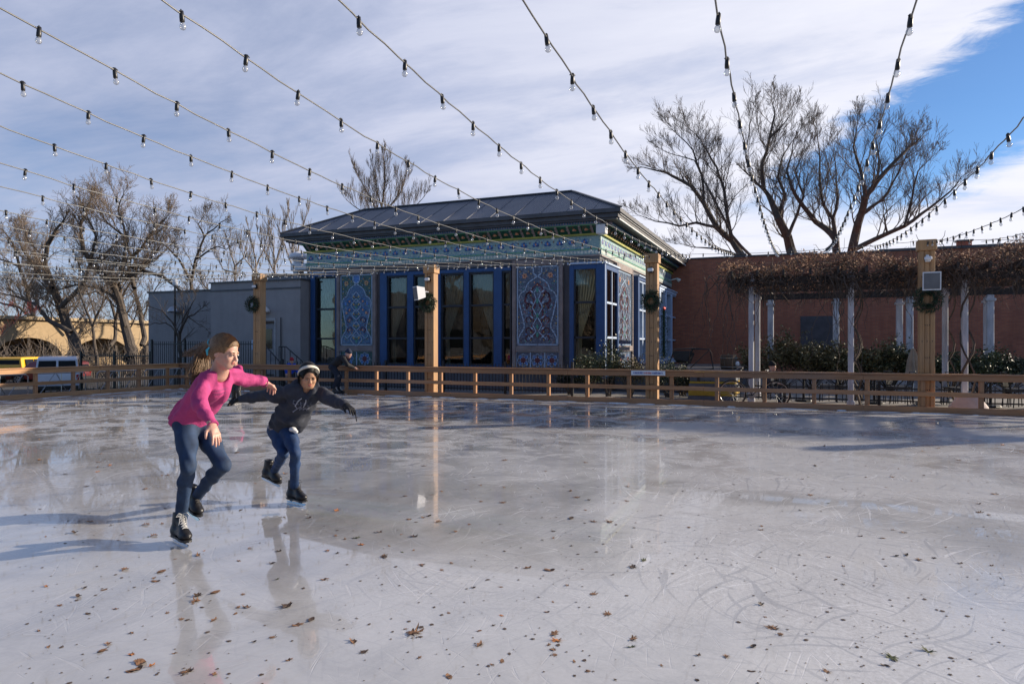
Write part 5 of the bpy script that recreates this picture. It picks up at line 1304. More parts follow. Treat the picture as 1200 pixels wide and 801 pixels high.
van_or_suv('bright yellow off-roader with roof rack parked beyond the van', 'car', 'parked_car', (pv.x, pv.y, -1.05), dirc-.50, 4.6, 1.85, 1.78, M_yelc, PS, 1.14, ((.45, 1.3, .45, 1.3), (1.42, 2.25, 1.42, 2.25), (2.35, 3.1, 2.35, 2.85)), ((-.75, .75),), True)
pv = at(96, 404, d=44); van_or_suv('dark red car mostly hidden to the right of the van', 'car', 'parked_car', (pv.x, pv.y, -1.05), dirc+.9, 4.5, 1.8, 1.5, M_redc, [(x, z*.86) for x, z in PS], .98, ((.45, 1.3, .55, 1.3), (1.42, 2.25, 1.42, 2.25)), ((-.7, .7),))
pv = at(-62, 404, d=38); van_or_suv('silver car cut by the left edge of the view', 'car', 'parked_car', (pv.x, pv.y, -1.05), dirc-.3, 4.5, 1.8, 1.5, M_silc, [(x, z*.9) for x, z in PS], 1.0, ((.45, 1.3, .55, 1.3), (1.42, 2.25, 1.42, 2.25)), ((-.7, .7),))

# ================================================================ iron fences, barriers, rails
def iron_fence(label, a, b_, z0, h, sp=.115, posts=2.2, group='black iron picket fences'):
    a, b_ = Vector(a), Vector(b_); L = (b_-a).length; d = (b_-a)/L
    t = thing('iron_fence', label, 'fence', (a+b_)/2+V(0, 0, z0-(a.z+b_.z)/2), group); g = MB(); n = int(L/sp)
    for i in range(n+1):
        p = a+d*(i*sp); p.z = z0; g.beam(p+V(0, 0, .06), p+V(0, 0, h), .018, .018, 0, d)
    g.build('picket_panel', M_iron, t)
    for z in (.12, h-.12): MB().beam(a*1+V(0, 0, z0+z-a.z), b_+V(0, 0, z0+z-b_.z), .03, .035).build('rail', M_iron, t)
    k = max(1, round(L/posts))
    for i in range(k+1):
        p = a+(b_-a)*(i/k); MB().box(p.x-.035, p.y-.035, z0-.1, p.x+.035, p.y+.035, z0+h+.08).build('post', M_iron, t)
    return t
iron_fence('black picket fence before the pavilion windows', (-17.6, 20.2, 0), (-6.4, 20.2, 0), -.05, .95)
iron_fence('black picket fence before the pergola furniture', (-2.6, 20.0, 0), (11, 20.0, 0), -.05, .55, .16)
xa, xb = at(72, 404, Y=24).x, at(250, 404, Y=24).x
iron_fence('tall black picket fence between the rink and the big bare trees', (at(95, 404, Y=21.2).x, 21.2, 0), (at(176, 404, Y=21.2).x, 21.2, 0), -.6, 1.75, .13)
iron_fence('tall black picket fence before the grey stucco blocks', (at(178, 404, Y=20.6).x, 20.6, 0), (at(300, 404, Y=20.6).x, 20.6, 0), -.3, 1.95, .12)
t = thing('entry_stair', 'concrete entry steps up to the grey door of the wing', 'stairs', (dx1+.3, 20.9, 0))
for i in range(3): MB().box(dx0-.4, 20.6+.3*i, -.3, dx1+.3, 20.9+.3*i+(.7 if i == 2 else 0), .0+.12*i).build('step', M_pave, t)
def handrail(label, pts, n):
    t = thing('stair_railing', label, 'railing', pts[0], 'black stair railings at the wing door'); MB().tube(pts, .022, 6).build('handrail', M_iron, t)
    g = MB()
    for i in range(n+1):
        f = i/n*(len(pts)-1); k = min(len(pts)-2, int(f)); p = Vector(pts[k]).lerp(Vector(pts[k+1]), f-k); g.tube([(p.x, p.y, -.3), p], .014, 5)
    g.build('balusters', M_iron, t)
pz = lambda px, py, Y: at(px, py, Y=Y)
handrail('black railing sloping down beside the grey door, nearer the left post', [pz(305, 406, 20.8), pz(312, 406, 20.7), pz(328, 424, 20.2), pz(333, 432, 20.1)], 9)
handrail('black railing sloping down at the right end of the grey wing', [pz(327, 406, 20.8), pz(335, 406, 20.7), pz(353, 422, 20.2), pz(360, 430, 20.1)], 7)
# tubular crowd barriers with diagonal braces, behind the left fence
for i, (y0_, lab) in enumerate(((7.0, 'silver tube barrier nearest the left edge, behind the side fence'), (9.3, 'silver tube barrier standing below the yellow car'), (11.3, 'silver tube barrier standing below the pale van'), (13.1, 'silver tube barrier just right of the van'), (14.9, 'silver tube barrier before the big bare trees'), (16.7, 'silver tube barrier left of the rink corner'), (18.3, 'silver tube barrier beyond the rink corner'))):
    x = LX-.55-.12*(i % 2); t = thing('barrier', lab, 'barrier', (x, y0_, -.1), 'silver barriers behind the left rink fence'); L = 1.5; g = MB()
    g.tube([(x, y0_, -.1), (x, y0_, .60), (x, y0_+.06, .66), (x, y0_+L-.06, .66), (x, y0_+L, .60), (x, y0_+L, -.1)], .018, 6); g.tube([(x, y0_, .05), (x, y0_+L, .05)], .014, 5); g.build('frame', M_steel, t)
    g = MB(); g.tube([(x, y0_+.1, .05), (x, y0_+L*.36, .64)], .012, 5); g.tube([(x, y0_+L*.40, .64), (x, y0_+L*.62, .06)], .012, 5); g.tube([(x, y0_+L*.64, .06), (x, y0_+L*.9, .64)], .012, 5); g.tube([(x, y0_+L*.5, .05), (x, y0_+L*.5, .64)], .012, 5); g.build('brace', M_steel, t)
    for y in (y0_+.2, y0_+L-.2): MB().beam((x-.25, y, -.30), (x+.25, y, -.30), .04, .03).build('foot', M_steel, t); 
    g = MB(); [g.tube([(x, y, -.3), (x, y, .05)], .014, 5) for y in (y0_+.2, y0_+L-.2)]; g.build('stem', M_steel, t)
t = thing('dumpster', 'low dark blue container behind the side fence at the left edge', 'container', (LX-1.6, 8.4, -.9)); cx, cy = LX-1.6, 8.4
MB().add([(cx-.5, cy-1.2, -.9), (cx+.5, cy-1.2, -.9), (cx+.5, cy+1.2, -.9), (cx-.5, cy+1.2, -.9), (cx-.62, cy-1.4, .18), (cx+.62, cy-1.4, .18), (cx+.62, cy+1.4, .18), (cx-.62, cy+1.4, .18)], [(0,3,2,1),(4,5,6,7),(0,1,5,4),(1,2,6,5),(2,3,7,6),(3,0,4,7)]).build('tub', mat('container_blue', (.012, .03, .09), .6), t)
MB().bbox(cx-.66, cy-1.44, .183, cx+.66, cy+1.44, .24, .015).build('lid', mat('container_blue', (.012, .03, .09), .6), t)
# lamp standard and notice posts in front of the grey block
p_ = at(205, 404, Y=24.4); t = thing('street_lamp', 'thin dark lamp pole before the grey stucco block', 'lamp', (p_.x, 24.4, -.6)); zt = at(205, 335, Y=24.4).z
MB().tube([(p_.x, 24.4, -.6), (p_.x, 24.4, zt)], .045, 8).build('pole', M_iron, t)
MB().lathe([(.10, 0), (.13, .06), (.12, .26), (.05, .34)], (p_.x+.02, 24.4, zt), 10).build('lantern', M_offw, t, True); MB().tube([(p_.x-.35, 24.4, zt-.02), (p_.x+.35, 24.4, zt-.02)], .02, 6).build('crossbar', M_steel, t)
# little snow-covered planting under the trees
g = MB(); rr = random.Random(9)
for i in range(2600):
    x = rr.uniform(-34, -21.5); y = rr.uniform(21.5, 30); z = zz(x); h = rr.uniform(.2, .7); a = rr.uniform(0, 6.3)
    g.add([(x, y, z), (x+.05*math.cos(a), y+.05*math.sin(a), z), (x+rr.uniform(-.2, .2), y+rr.uniform(-.2, .2), z+h)], [(0, 1, 2)])
tag(g.build('dry_grasses', M_grass), 'dry straw-coloured ground cover under the left trees', 'ground cover', kind='stuff')

# ================================================================ terrace and pergola furniture
M_yp = mat('yellow_riser_paint', (.42, .27, .02), .55); M_gr = mat('grey_painted_riser', (.10, .11, .13), .7)
xa, xb = at(806, 404, Y=19.6).x, at(861, 404, Y=19.6).x
t = thing('terrace_steps', 'broad terrace steps with alternating yellow and grey risers', 'steps', ((xa+xb)/2, 19.6, -.05))
for i, (z0, z1, M) in enumerate(((-.05, .08, M_gr), (.084, .25, M_yp), (.254, .41, M_gr), (.414, .47, M_yp), (.474, .58, M_gr), (.584, .70, M_yp))):
    MB().bbox(xa, 19.6+.10*i, z0, xb, 21.2+.02*i, z1, .006).build('riser', M, t)
def cafe_chair(label, x, y, rot, group, z=-.06, M=M_blackp):
    t = thing('cafe_chair', label, 'chair', (0, 0, 0), group)
    MB().bbox(-.21, -.20, .43, .21, .21, .46, .008).build('seat', M, t)
    g = MB()
    for k in range(6): g.tube([(-.18+.072*k, .20, .50), (-.18+.072*k, .26, .80)], .009, 4)
    g.tube([(-.21, .19, .44), (-.21, .27, .86), (.21, .27, .86), (.21, .19, .44)], .013, 5); g.build('backrest', M, t)
    for sx_, sy in ((-.19, -.18), (.19, -.18), (-.19, .19), (.19, .19)): MB().tube([(sx_, sy, .44), (sx_*1.15, sy*1.2, 0)], .013, 5).build('leg', M, t)
    t.location = (x, y, z); t.rotation_euler = (0, 0, rot); return t
def cafe_table(label, x, y, group, z=-.06):
    t = thing('cafe_table', label, 'table', (0, 0, 0), group)
    MB().lathe([(.40, .70), (.41, .71), (.41, .73), (.40, .74)], (0, 0, 0), 18).build('table_top', M_iron, t)
    MB().lathe([(.24, 0), (.22, .03), (.035, .06), (.03, .70)], (0, 0, 0), 10).build('pedestal', M_iron, t)
    t.location = (x, y, z); return t
gt, gc = 'black café tables under the pergola', 'black café chairs under the pergola'
c0 = cafe_chair('leftmost black café chair, just left of the seated person', -.55, 20.6, 1.4, gc); chairs = []
spots = [(.15, 20.9, 0), (1.9, 20.8, 1), (3.1, 21.0, 2), (4.5, 20.7, 3), (5.7, 20.9, 4), (6.9, 20.8, 5)]
wh = ['near the first white column', 'right of the second white column', 'behind the thick timber post', 'behind the pale sack', 'near the right edge of the view', 'cut by the right edge of the view']
t0 = None
for i, (x, y, k) in enumerate(spots):
    if t0 is None: t0 = cafe_table('small round black café table '+wh[i], x, y, gt)
    else: copy_tree(t0, None, (x, y, -.06), 0, 'small round black café table '+wh[i])
    for j, (dx, ro, side) in enumerate(((-.62, PI/2+.2, 'left'), (.62, -PI/2-.3, 'right'))):
        copy_tree(c0, None, (x+dx, y+random.uniform(-.15, .15), -.06), ro+random.uniform(-.4, .4), 'café chair %s of the table %s' % (side, wh[i]))
# terrace loungers: a tilted black metal seat and frame by the pavilion side
def tp(px, py, Y=24): return at(px, py, Y=Y)
dk = thing('terrace_deck', 'raised grey terrace along the sunny side of the pavilion', 'terrace', (-3.6, 25, -.06))
MB().box(XR+.35, 23.2, -.06, at(862, 404, Y=24).x, 30.9, .62).build('platform', M_gr, dk); MB().box(XR+.35, 23.12, .622, at(862, 404, Y=24).x+.05, 30.9, .68).build('edge', M_cap, dk)
t = thing('swing_seat', 'slanted black sling seat in a tall black frame on the terrace', 'garden seat', tp(800, 425))
g = MB(); A, B_, C_ = tp(787, 410), tp(812, 410), tp(804, 427)
g.tube([tp(783, 430), tp(790, 409), tp(815, 408)], .022, 5); g.tube([tp(812, 408), tp(803, 432)], .03, 5); g.tube([tp(808, 432, 24.8), tp(832, 409, 24.8), tp(815, 408, 24.8)], .018, 5); g.tube([tp(832, 409), tp(836, 432)], .018, 5); g.tube([tp(783, 430), tp(803, 432), tp(808, 432, 24.8), tp(836, 432)], .018, 5); g.tube([tp(812, 409), tp(832, 409)], .018, 5); g.build('frame', M_iron, t)
g = MB(); q = [tp(788, 411), tp(811, 411), tp(806, 423), tp(790, 421)]; g.add(q+[p+V(.05, .25, -.1) for p in q], [(0, 1, 2, 3), (7, 6, 5, 4), (0, 4, 5, 1), (1, 5, 6, 2), (2, 6, 7, 3), (3, 7, 4, 0)]); g.build('seat', M_blackp, t)
p_ = tp(854, 430, 24.4); t = thing('planter_barrel', 'brown wooden barrel with a pale globe at its right on the terrace', 'planter', p_)
MB().lathe([(.24, -.1), (.28, .12), (.27, .36), (.24, .42)], p_, 14).build('staves', mat('barrel_wood', (.10, .065, .04), .8), t, True)
g = MB()
for z in (.0, .3): g.lathe([(.285, z), (.29, z+.03)], p_, 14)
g.build('hoop', M_steel, t); tag(MB().ell(p_+V(.28, -.1, .12), (.08, .08, .09), 12).build('globe_lamp', M_offw, None, True), 'small pale globe lamp beside the barrel on the terrace', 'lamp')
# hanging red-bowed garland on the pavilion side
p_ = at(778, 362, X=XR+.55); t = thing('hanging_garland', 'dark evergreen garland with a red bow hanging behind the corner post', 'garland', p_)
g = MB(); rr = random.Random(8)
g.tube([p_, p_-UP*2.2], .05, 6)
for i in range(700):
    z = -rr.random()*2.2; q = p_+V(rr.gauss(0, .09), rr.gauss(0, .12), z); d = V(rr.gauss(0, 1), rr.gauss(0, 1), rr.gauss(0, 1)).normalized()*.09; s = d.orthogonal().normalized()*.012; g.add([q-s, q+s, q+d], [(0, 1, 2)])
g.build('greenery', M_green, t)
g = MB()
for a in (-.9, .9, -.3, .3): g.ell(p_+V(.05, -.2+.16*a, .0+.03*abs(a)), (.05, .10, .07), 8)
g.build('bow', M_red, t, True)
# bicycle behind the fence
def bicycle(c, label):
    t = thing('bicycle', label, 'bicycle', (c.x, c.y, -.06)); r = .33; w1, w2 = V(c.x, c.y, r-.06), V(c.x+1.03, c.y+.05, r-.06)
    for p in (w1, w2):
        g = MB(); n = 24; g.tube([p+V(r*math.cos(2*PI*k/n), 0, r*math.sin(2*PI*k/n)) for k in range(n+1)], .018, 6, 0, False); wo = g.build('wheel', M_tyre, t, True)
        g = MB(); g.tube([p+V((r-.025)*math.cos(2*PI*k/n), 0, (r-.025)*math.sin(2*PI*k/n)) for k in range(n+1)], .009, 5, 0, False)
        for k in range(14): a = 2*PI*k/14; g.tube([p, p+V((r-.03)*math.cos(a), 0, (r-.03)*math.sin(a))], .0025, 3, 0, False)
        g.build('rim', M_steel, wo)
    bb_ = w1.lerp(w2, .46)+V(0, 0, -.04); st_ = bb_+V(-.16, 0, .50); hd = w2+V(-.16, 0, .46)
    g = MB()
    for a, b_ in ((w1, bb_), (w1, st_), (bb_, st_), (bb_, hd+V(.02, 0, -.1)), (st_+V(.03, 0, -.08), hd), (hd+V(-.02, 0, .04), w2)): g.tube([a, b_], .015, 6)
    g.build('frame', mat('bike_dark_paint', (.02, .025, .04), .3), t)
    MB().bbox(st_.x-.14, c.y-.07, st_.z+.06, st_.x+.12, c.y+.07, st_.z+.10, .02).build('saddle', M_blackp, t)
    g = MB(); g.tube([hd, hd+V(-.03, 0, .12)], .012, 5); g.tube([hd+V(-.03, -.28, .14), hd+V(-.03, 0, .12), hd+V(-.03, .28, .14)], .012, 5); g.build('handlebar', M_steel, t)
    MB().lathe([(.09, -.005), (.09, .005)], bb_, 14, 0, (0, -1, 0)).build('crank', M_steel, t)
bicycle(at(858, 404, Y=18.25), 'dark bicycle leaning behind the rink fence by the yellow risers')
# pale sack, folded umbrella, utility pole
p_ = V(3.56, 18.35, -.06); t = thing('weighted_sack', 'pale weighted sack bulging at the foot of the third column', 'sack', p_)
g = MB(); n = 20; prof = [(.30, 0), (.34, .06), (.33, .16), (.27, .27), (.215, .37), (.20, .41), (.225, .44), (.24, .455)]
vs = [];
for r_, z in prof:
    for j in range(n): a = 2*PI*j/n; k = r_*(1+.05*math.sin(5*a+z*9)+.03*math.sin(9*a)); vs.append(p_+V(k*1.15*math.cos(a), k*.8*math.sin(a), z))
g.add(vs, [(i*n+j, i*n+(j+1)%n, (i+1)*n+(j+1)%n, (i+1)*n+j) for i in range(len(prof)-1) for j in range(n)]+[tuple(range(n-1, -1, -1)), tuple(range((len(prof)-1)*n, len(prof)*n))])
g.build('bag', mat('sack_cloth', (.55, .48, .46), .9, var=.2, bs=14, bstr=.6), t, True)
MB().tube([p_+V(.235*math.cos(a*PI/8), .165*math.sin(a*PI/8), .40) for a in range(17)], .012, 5).build('tie', M_lace, t)
p_ = at(1070, 436, Y=24); t = thing('patio_umbrella', 'folded beige patio umbrella right of the pair of white columns', 'umbrella', V(p_.x, 24, -.06))
zt = at(1070, 409, Y=24).z; g = MB(); n = 16; vs = []; prof = [(.03, zt+.02), (.07, zt-.1), (.13, zt-.35), (.15, zt-.6), (.17, zt-.85)]
for r_, z in prof:
    for j in range(n): a = 2*PI*j/n; k = r_*(1+.28*math.cos(a*8)); vs.append((p_.x+k*math.cos(a), 24+k*math.sin(a), z))
g.add(vs, [(i*n+j, i*n+(j+1)%n, (i+1)*n+(j+1)%n, (i+1)*n+j) for i in range(len(prof)-1) for j in range(n)]); g.build('canopy', mat('beige_canvas', (.36, .30, .24), .9), t)
MB().tube([(p_.x, 24, -.06), (p_.x, 24, zt+.08)], .022, 6).build('pole', M_steel, t)

# ================================================================ leaves on the ice
def leaf_mesh(seed, mt, s):
    rr = random.Random(seed); g = MB(); kind = rr.choice((0, 0, 1, 2)); pts = []
    if kind == 2: lob, n = 0, 12
    else: lob = rr.choice((5, 7, 9)); n = lob*4
    el = rr.uniform(.35, .8) if kind else rr.uniform(.55, .95)
    for i in range(n):
        a = 2*PI*i/n
        r = (1-.25*abs(math.sin(a)))*rr.uniform(.85, 1.1) if lob == 0 else (1.0, .74, .55, .78)[i % 4]*rr.uniform(.7, 1.2)
        pts.append((r*math.cos(a), r*math.sin(a)*el))
    c1, c2, c3 = rr.uniform(-.2, 1.1), rr.uniform(-.2, 1.6), rr.uniform(-.7, .7)
    zf = lambda x, y: c1*x*x*.6+c2*y*y+c3*x*y+.15*math.sin(5*x+3*y+seed)
    def ring_(k): return [(x*k, y*k) for x, y in pts]
    P3 = ring_(1.)+ring_(.55)+[(0, 0)]; zm = min(zf(x, y) for x, y in P3)
    vs = [(x*s, y*s, (zf(x, y)-zm)*s*.6+.002) for x, y in P3]
    g.add(vs, [(i, (i+1) % n, n+(i+1) % n, n+i) for i in range(n)]+[(n+i, n+(i+1) % n, 2*n) for i in range(n)])
    g.add([(-.5*s, .025*s, vs[-1][2]+.003), (-1.6*s, rr.uniform(-.4, .4)*s, .004), (-.5*s, -.025*s, vs[-1][2]+.003)], [(0, 1, 2)])
    o = g.build('leaf_shape', mt, None, False, (0, 0, 0)); me = o.data; bpy.data.objects.remove(o); me.name = 'fallen_leaf'; return me
M_l1 = mat('leaf_brown', (.20, .10, .048), .7, var=.5, vs=30, bstr=.3); M_l2 = mat('leaf_orange', (.42, .15, .04), .7, var=.4, vs=30); M_l3 = mat('leaf_green_brown', (.07, .08, .025), .7, var=.5, vs=30); M_l4 = mat('leaf_dark', (.07, .042, .026), .6, var=.5, vs=30)
kinds = [('curled brown fallen leaf lying on the ice', 'brown leaves scattered on the ice', [leaf_mesh(s, M_l1, 1) for s in range(5)], 62),
         ('dark wet fallen leaf lying on the ice', 'dark leaves scattered on the ice', [leaf_mesh(s+10, M_l4, 1) for s in range(4)], 26),
         ('orange fallen leaf lying on the ice', 'orange leaves scattered on the ice', [leaf_mesh(s+20, M_l2, 1) for s in range(3)], 8),
         ('greenish fallen leaf lying on the ice', 'greenish leaves scattered on the ice', [leaf_mesh(s+30, M_l3, 1) for s in range(3)], 6)]
rr = random.Random(77)
def put_leaf(x, y, s, k, me=None):
    lab, grp, ms, _ = kinds[k]; o = bpy.data.objects.new('fallen_leaf', me or rr.choice(ms)); COL.objects.link(o)
    o.location = (x, y, 0); o.rotation_euler = (0, 0, rr.uniform(0, 6.3)); o.scale = (s, s, s*rr.uniform(.45, 1.2)); tag(o, lab, 'leaf', grp)
cnt = 0
while cnt < 270:
    # density falls with distance from where people skate least; clumpy
    d = 1207/rr.uniform(84, 392); a = rr.uniform(-.72, .72)
    x, y = d*(CT*a-ST), d*(ST*a+CT)
    if x < LX+.3 or y > FY_-.3: continue
    if noise.noise(V(x*.8, y*.8, 3)) < rr.uniform(-.45, .35): continue
    k = rr.choices(range(4), [q[3] for q in kinds])[0]
    put_leaf(x, y, rr.choice((rr.uniform(.010, .020), rr.uniform(.014, .034)))*(1+.05*d), k); cnt += 1
for px, py, s, k in ((485, 741, .055, 0), (165, 776, .045, 0), (712, 719, .034, 0), (652, 750, .035, 2), (742, 748, .034, 0), (336, 710, .05, 1), (1045, 770, .05, 3), (1088, 763, .05, 3), (395, 598, .045, 2), (315, 540, .04, 2), (232, 650, .04, 0), (348, 732, .04, 0), (904, 735, .04, 0), (365, 726, .03, 1), (741, 664, .045, 1), (892, 708, .03, 1)):
    p_ = at(px, py, z=0); put_leaf(p_.x, p_.y, s, k)
g = MB()
for i in range(4300):                                             # crumbs of leaf and grit frozen in the surface
    d = 2.6+13*rr.random()**1.7; a = rr.uniform(-.72, .72); x, y = d*(CT*a-ST), d*(ST*a+CT)
    if x < LX+.2 or y > FY_-.1 or noise.noise(V(x*.9, y*.9, 8)) < rr.uniform(-.55, .35): continue
    r_ = rr.uniform(.002, .0075) if rr.random() < .8 else rr.uniform(.006, .015); an = rr.uniform(0, 6.3); n = 5
    g.add([(x+r_*rr.uniform(.5, 1.3)*math.cos(an+2*PI*j/n), y+r_*rr.uniform(.5, 1.3)*math.sin(an+2*PI*j/n), .0022) for j in range(n)], [tuple(range(n))])
tag(g.build('leaf_crumbs', M_l4, None, False, (0, 0, 0)), 'fine leaf crumbs and grit strewn over the ice', 'debris', kind='stuff')
#PART5
# ================================================================ people: implicit surfaces meshed with surface nets
class SDF:
    def __init__(s, pts, pad=.16, h=.006):
        a = np.array([tuple(p) for p in pts]); s.h = h; s.lo = a.min(0)-pad; s.n = np.ceil((a.max(0)+pad-s.lo)/h).astype(int)+1
        s.a = np.full(s.n, 1., np.float32)
    def sub(s, lo, hi):
        i0 = np.clip(np.floor((np.array(lo)-s.lo)/s.h).astype(int), 0, s.n-1); i1 = np.clip(np.ceil((np.array(hi)-s.lo)/s.h).astype(int)+1, 1, s.n)
        sl = tuple(slice(a, b_) for a, b_ in zip(i0, i1))
        g = np.meshgrid(*[s.lo[k]+s.h*np.arange(i0[k], i1[k]) for k in range(3)], indexing='ij')
        return sl, np.stack(g, -1).astype(np.float32)
    def put(s, sl, d, k, op):
        A = s.a[sl]
        if op == 'u':
            hh = np.maximum(k-np.abs(A-d), 0)/max(k, 1e-6); s.a[sl] = np.minimum(A, d)-hh*hh*k*.25
        elif op == 's':
            d = -d; hh = np.maximum(k-np.abs(A-d), 0)/max(k, 1e-6); s.a[sl] = np.maximum(A, d)+hh*hh*k*.25
    def cone(s, a, b_, ra, rb, k=.02, n=None, f=1., op='u'):
        a, b_ = np.array(a, np.float32), np.array(b_, np.float32); m_ = max(ra, rb)/min(1, f)*1.0+k+.02
        sl, P_ = s.sub(np.minimum(a, b_)-m_, np.maximum(a, b_)+m_)
        ba = b_-a; q = P_-a; t_ = np.clip((q@ba)/max(float(ba@ba), 1e-9), 0, 1); w_ = q-t_[..., None]*ba
        if n is not None:
            nn = np.array(Vector(n).normalized(), np.float32); w_ = w_+nn*((w_@nn)*(1/f-1))[..., None]
        s.put(sl, (np.linalg.norm(w_, axis=-1)-(ra+(rb-ra)*t_))*(min(1, f) if n is not None else 1), k, op)
    def chain(s, pts, rs, k=.02, n=None, f=1.):
        for i in range(len(pts)-1): s.cone(pts[i], pts[i+1], rs[i], rs[i+1], k, n, f)
    def ell(s, c, r, ax=None, k=.02, op='u'):
        c = np.array(c, np.float32); m_ = max(r)+k+.02; sl, P_ = s.sub(c-m_, c+m_); q = P_-c
        if ax is not None: q = q@np.array([tuple(v) for v in ax], np.float32).T
        r = np.array(r, np.float32); l1 = np.linalg.norm(q/r, axis=-1); l2 = np.linalg.norm(q/(r*r), axis=-1)
        s.put(sl, l1*(l1-1)/np.maximum(l2, 1e-6), k, op)
    def cut(s, p, n):      # remove everything on the +n side of the plane
        sl, P_ = s.sub(s.lo, s.lo+s.h*s.n); n = np.array(Vector(n).normalized(), np.float32)
        s.a = np.maximum(s.a, (P_-np.array(p, np.float32))@n)
    def folds(s, amp, lo_=35, seed=0, hi_=75):
        sl, P_ = s.sub(s.lo, s.lo+s.h*s.n); m_ = np.abs(s.a) < .03; Q = P_[m_]; d = 0; r = np.random.RandomState(seed)
        w_ = .6*np.sin(Q@r.uniform(-9, 9, 3)+1)+.5*np.sin(Q@r.uniform(-14, 14, 3))
        for i in range(5): v = r.uniform(-1, 1, 3); v /= np.linalg.norm(v); d = d+np.sin(Q@(v*r.uniform(lo_, hi_))+w_*3+r.uniform(0, 6))/5*1.6
        if seed > 25: d = .5-np.abs(d)*1.1
        s.a[m_] += (amp*d).astype(np.float32)
    def mesh(s, name, M, parent, off=(0, 0, 0)):
        A = s.a; ins = A < 0
        c = np.zeros(s.n-1, np.int8)
        for dx in (0, 1):
            for dy in (0, 1):
                for dz in (0, 1): c += ins[dx:dx+s.n[0]-1, dy:dy+s.n[1]-1, dz:dz+s.n[2]-1]
        idx = np.argwhere((c > 0) & (c < 8)); N_ = len(idx)
        cid = np.full(s.n-1, -1, np.int32); cid[tuple(idx.T)] = np.arange(N_)
        acc = np.zeros((N_, 3)); cnt_ = np.zeros(N_); cr = [(x, y, z) for x in (0, 1) for y in (0, 1) for z in (0, 1)]
        vals = {q: A[idx[:, 0]+q[0], idx[:, 1]+q[1], idx[:, 2]+q[2]].astype(float) for q in cr}
        for q in cr:
            for ax in range(3):
                if q[ax] == 0:
                    p = list(q); p[ax] = 1; v0, v1 = vals[q], vals[tuple(p)]; m_ = (v0 < 0) != (v1 < 0)
                    t_ = np.where(m_, v0/np.where(m_, v0-v1, 1), 0); pos = np.tile(np.array(q, float), (N_, 1)); pos[:, ax] += t_
                    acc[m_] += pos[m_]; cnt_ += m_
        vs = s.lo+s.h*(idx+acc/cnt_[:, None])
        fs = []
        for ax in range(3):
            u_, w_ = (ax+1) % 3, (ax+2) % 3
            a0 = [slice(0, None)]*3; a1 = [slice(0, None)]*3; a0[ax] = slice(0, -1); a1[ax] = slice(1, None)
            e = np.argwhere(ins[tuple(a0)] != ins[tuple(a1)]); e = e[(e[:, u_] > 0) & (e[:, w_] > 0) & (e[:, u_] < s.n[u_]-1) & (e[:, w_] < s.n[w_]-1)]
            def cc(du, dw): q = e.copy(); q[:, u_] -= du; q[:, w_] -= dw; return cid[tuple(q.T)]
            F_ = np.stack([cc(1, 1), cc(0, 1), cc(0, 0), cc(1, 0)], 1); fl = ins[tuple(e.T)]
            F_[~fl] = F_[~fl][:, ::-1]; fs.append(F_)
        F_ = np.concatenate(fs); F_ = F_[(F_ >= 0).all(1)]
        o_ = np.array(wl(parent)) if parent is not None else np.array(off)
        me = bpy.data.meshes.new(name); vs = vs-o_
        me.vertices.add(len(vs)); me.vertices.foreach_set('co', vs.ravel()); me.loops.add(F_.size); me.loops.foreach_set('vertex_index', F_.ravel().astype(np.int32))
        me.polygons.add(len(F_)); me.polygons.foreach_set('loop_start', np.arange(0, F_.size, 4, dtype=np.int32)); me.polygons.foreach_set('loop_total', np.full(len(F_), 4, np.int32))
        me.update(calc_edges=True); me.validate(); me.polygons.foreach_set('use_smooth', [True]*len(me.polygons)); me.materials.append(M)
        o = bpy.data.objects.new(name, me); COL.objects.link(o); o.parent = parent
        if parent is None: o.location = off
        WL[o.name] = Vector(o_); return o

def corners(P_, a, b_):
    return [P_(x, y, z) for x in (a[0], b_[0]) for y in (a[1], b_[1]) for z in (a[2], b_[2])]
def hand(S, w, d, pn, thumb, L=.17, curl=.35, r=1., spread=.12, kk=.008):
    """w wrist, d direction, pn palm normal, thumb = rough direction of the thumb side"""
    d = Vector(d).normalized(); pn = Vector(pn); pn = (pn-d*pn.dot(d)).normalized(); t_ = d.cross(pn).normalized()
    if t_.dot(Vector(thumb)) < 0: t_ = -t_
    sc_ = L/.17
    for o_, ln in ((.029, .086), (.010, .090), (-.010, .086), (-.028, .078)):
        S.cone(w+t_*o_*.45*sc_, w+d*ln*sc_+t_*o_*sc_, .0155*r*sc_, .0115*r*sc_, .014, pn, .85)
    S.cone(w-d*.02*sc_, w+d*.03*sc_, .021*r*sc_, .024*r*sc_, .02, pn, .75)
    for i, (o_, st_, ln, rr_) in enumerate(((.029, .086, .070, .0088), (.010, .090, .078, .0090), (-.010, .086, .072, .0086), (-.028, .078, .056, .0076))):
        p = w+d*st_*sc_+t_*o_*sc_; a = curl*(.8+.15*i); dd = (d+t_*o_/.03*spread).normalized()
        for k, fr in enumerate((.45, .30, .25)):
            dd = (dd*math.cos(a)+pn*math.sin(a)).normalized(); q = p+dd*ln*fr*sc_; S.cone(p, q, rr_*r*sc_*(1-.08*k), rr_*r*sc_*(.92-.08*k), kk if k == 0 else .003); p = q
            a = curl*(1.1-.2*k)
    p = w+d*.022*sc_+t_*.022*sc_; q = p+(d*.55+t_*.72+pn*.25).normalized()*.042*sc_; S.cone(p, q, .015*r*sc_, .0105*r*sc_, .012)
    e = q+(d*.85+t_*.25+pn*.35).normalized()*.030*sc_; S.cone(q, e, .0102*r*sc_, .0095*r*sc_, .004); S.cone(e, e+(d*.9+pn*.45).normalized()*.02*sc_, .0095*r*sc_, .0078*r*sc_, .004)

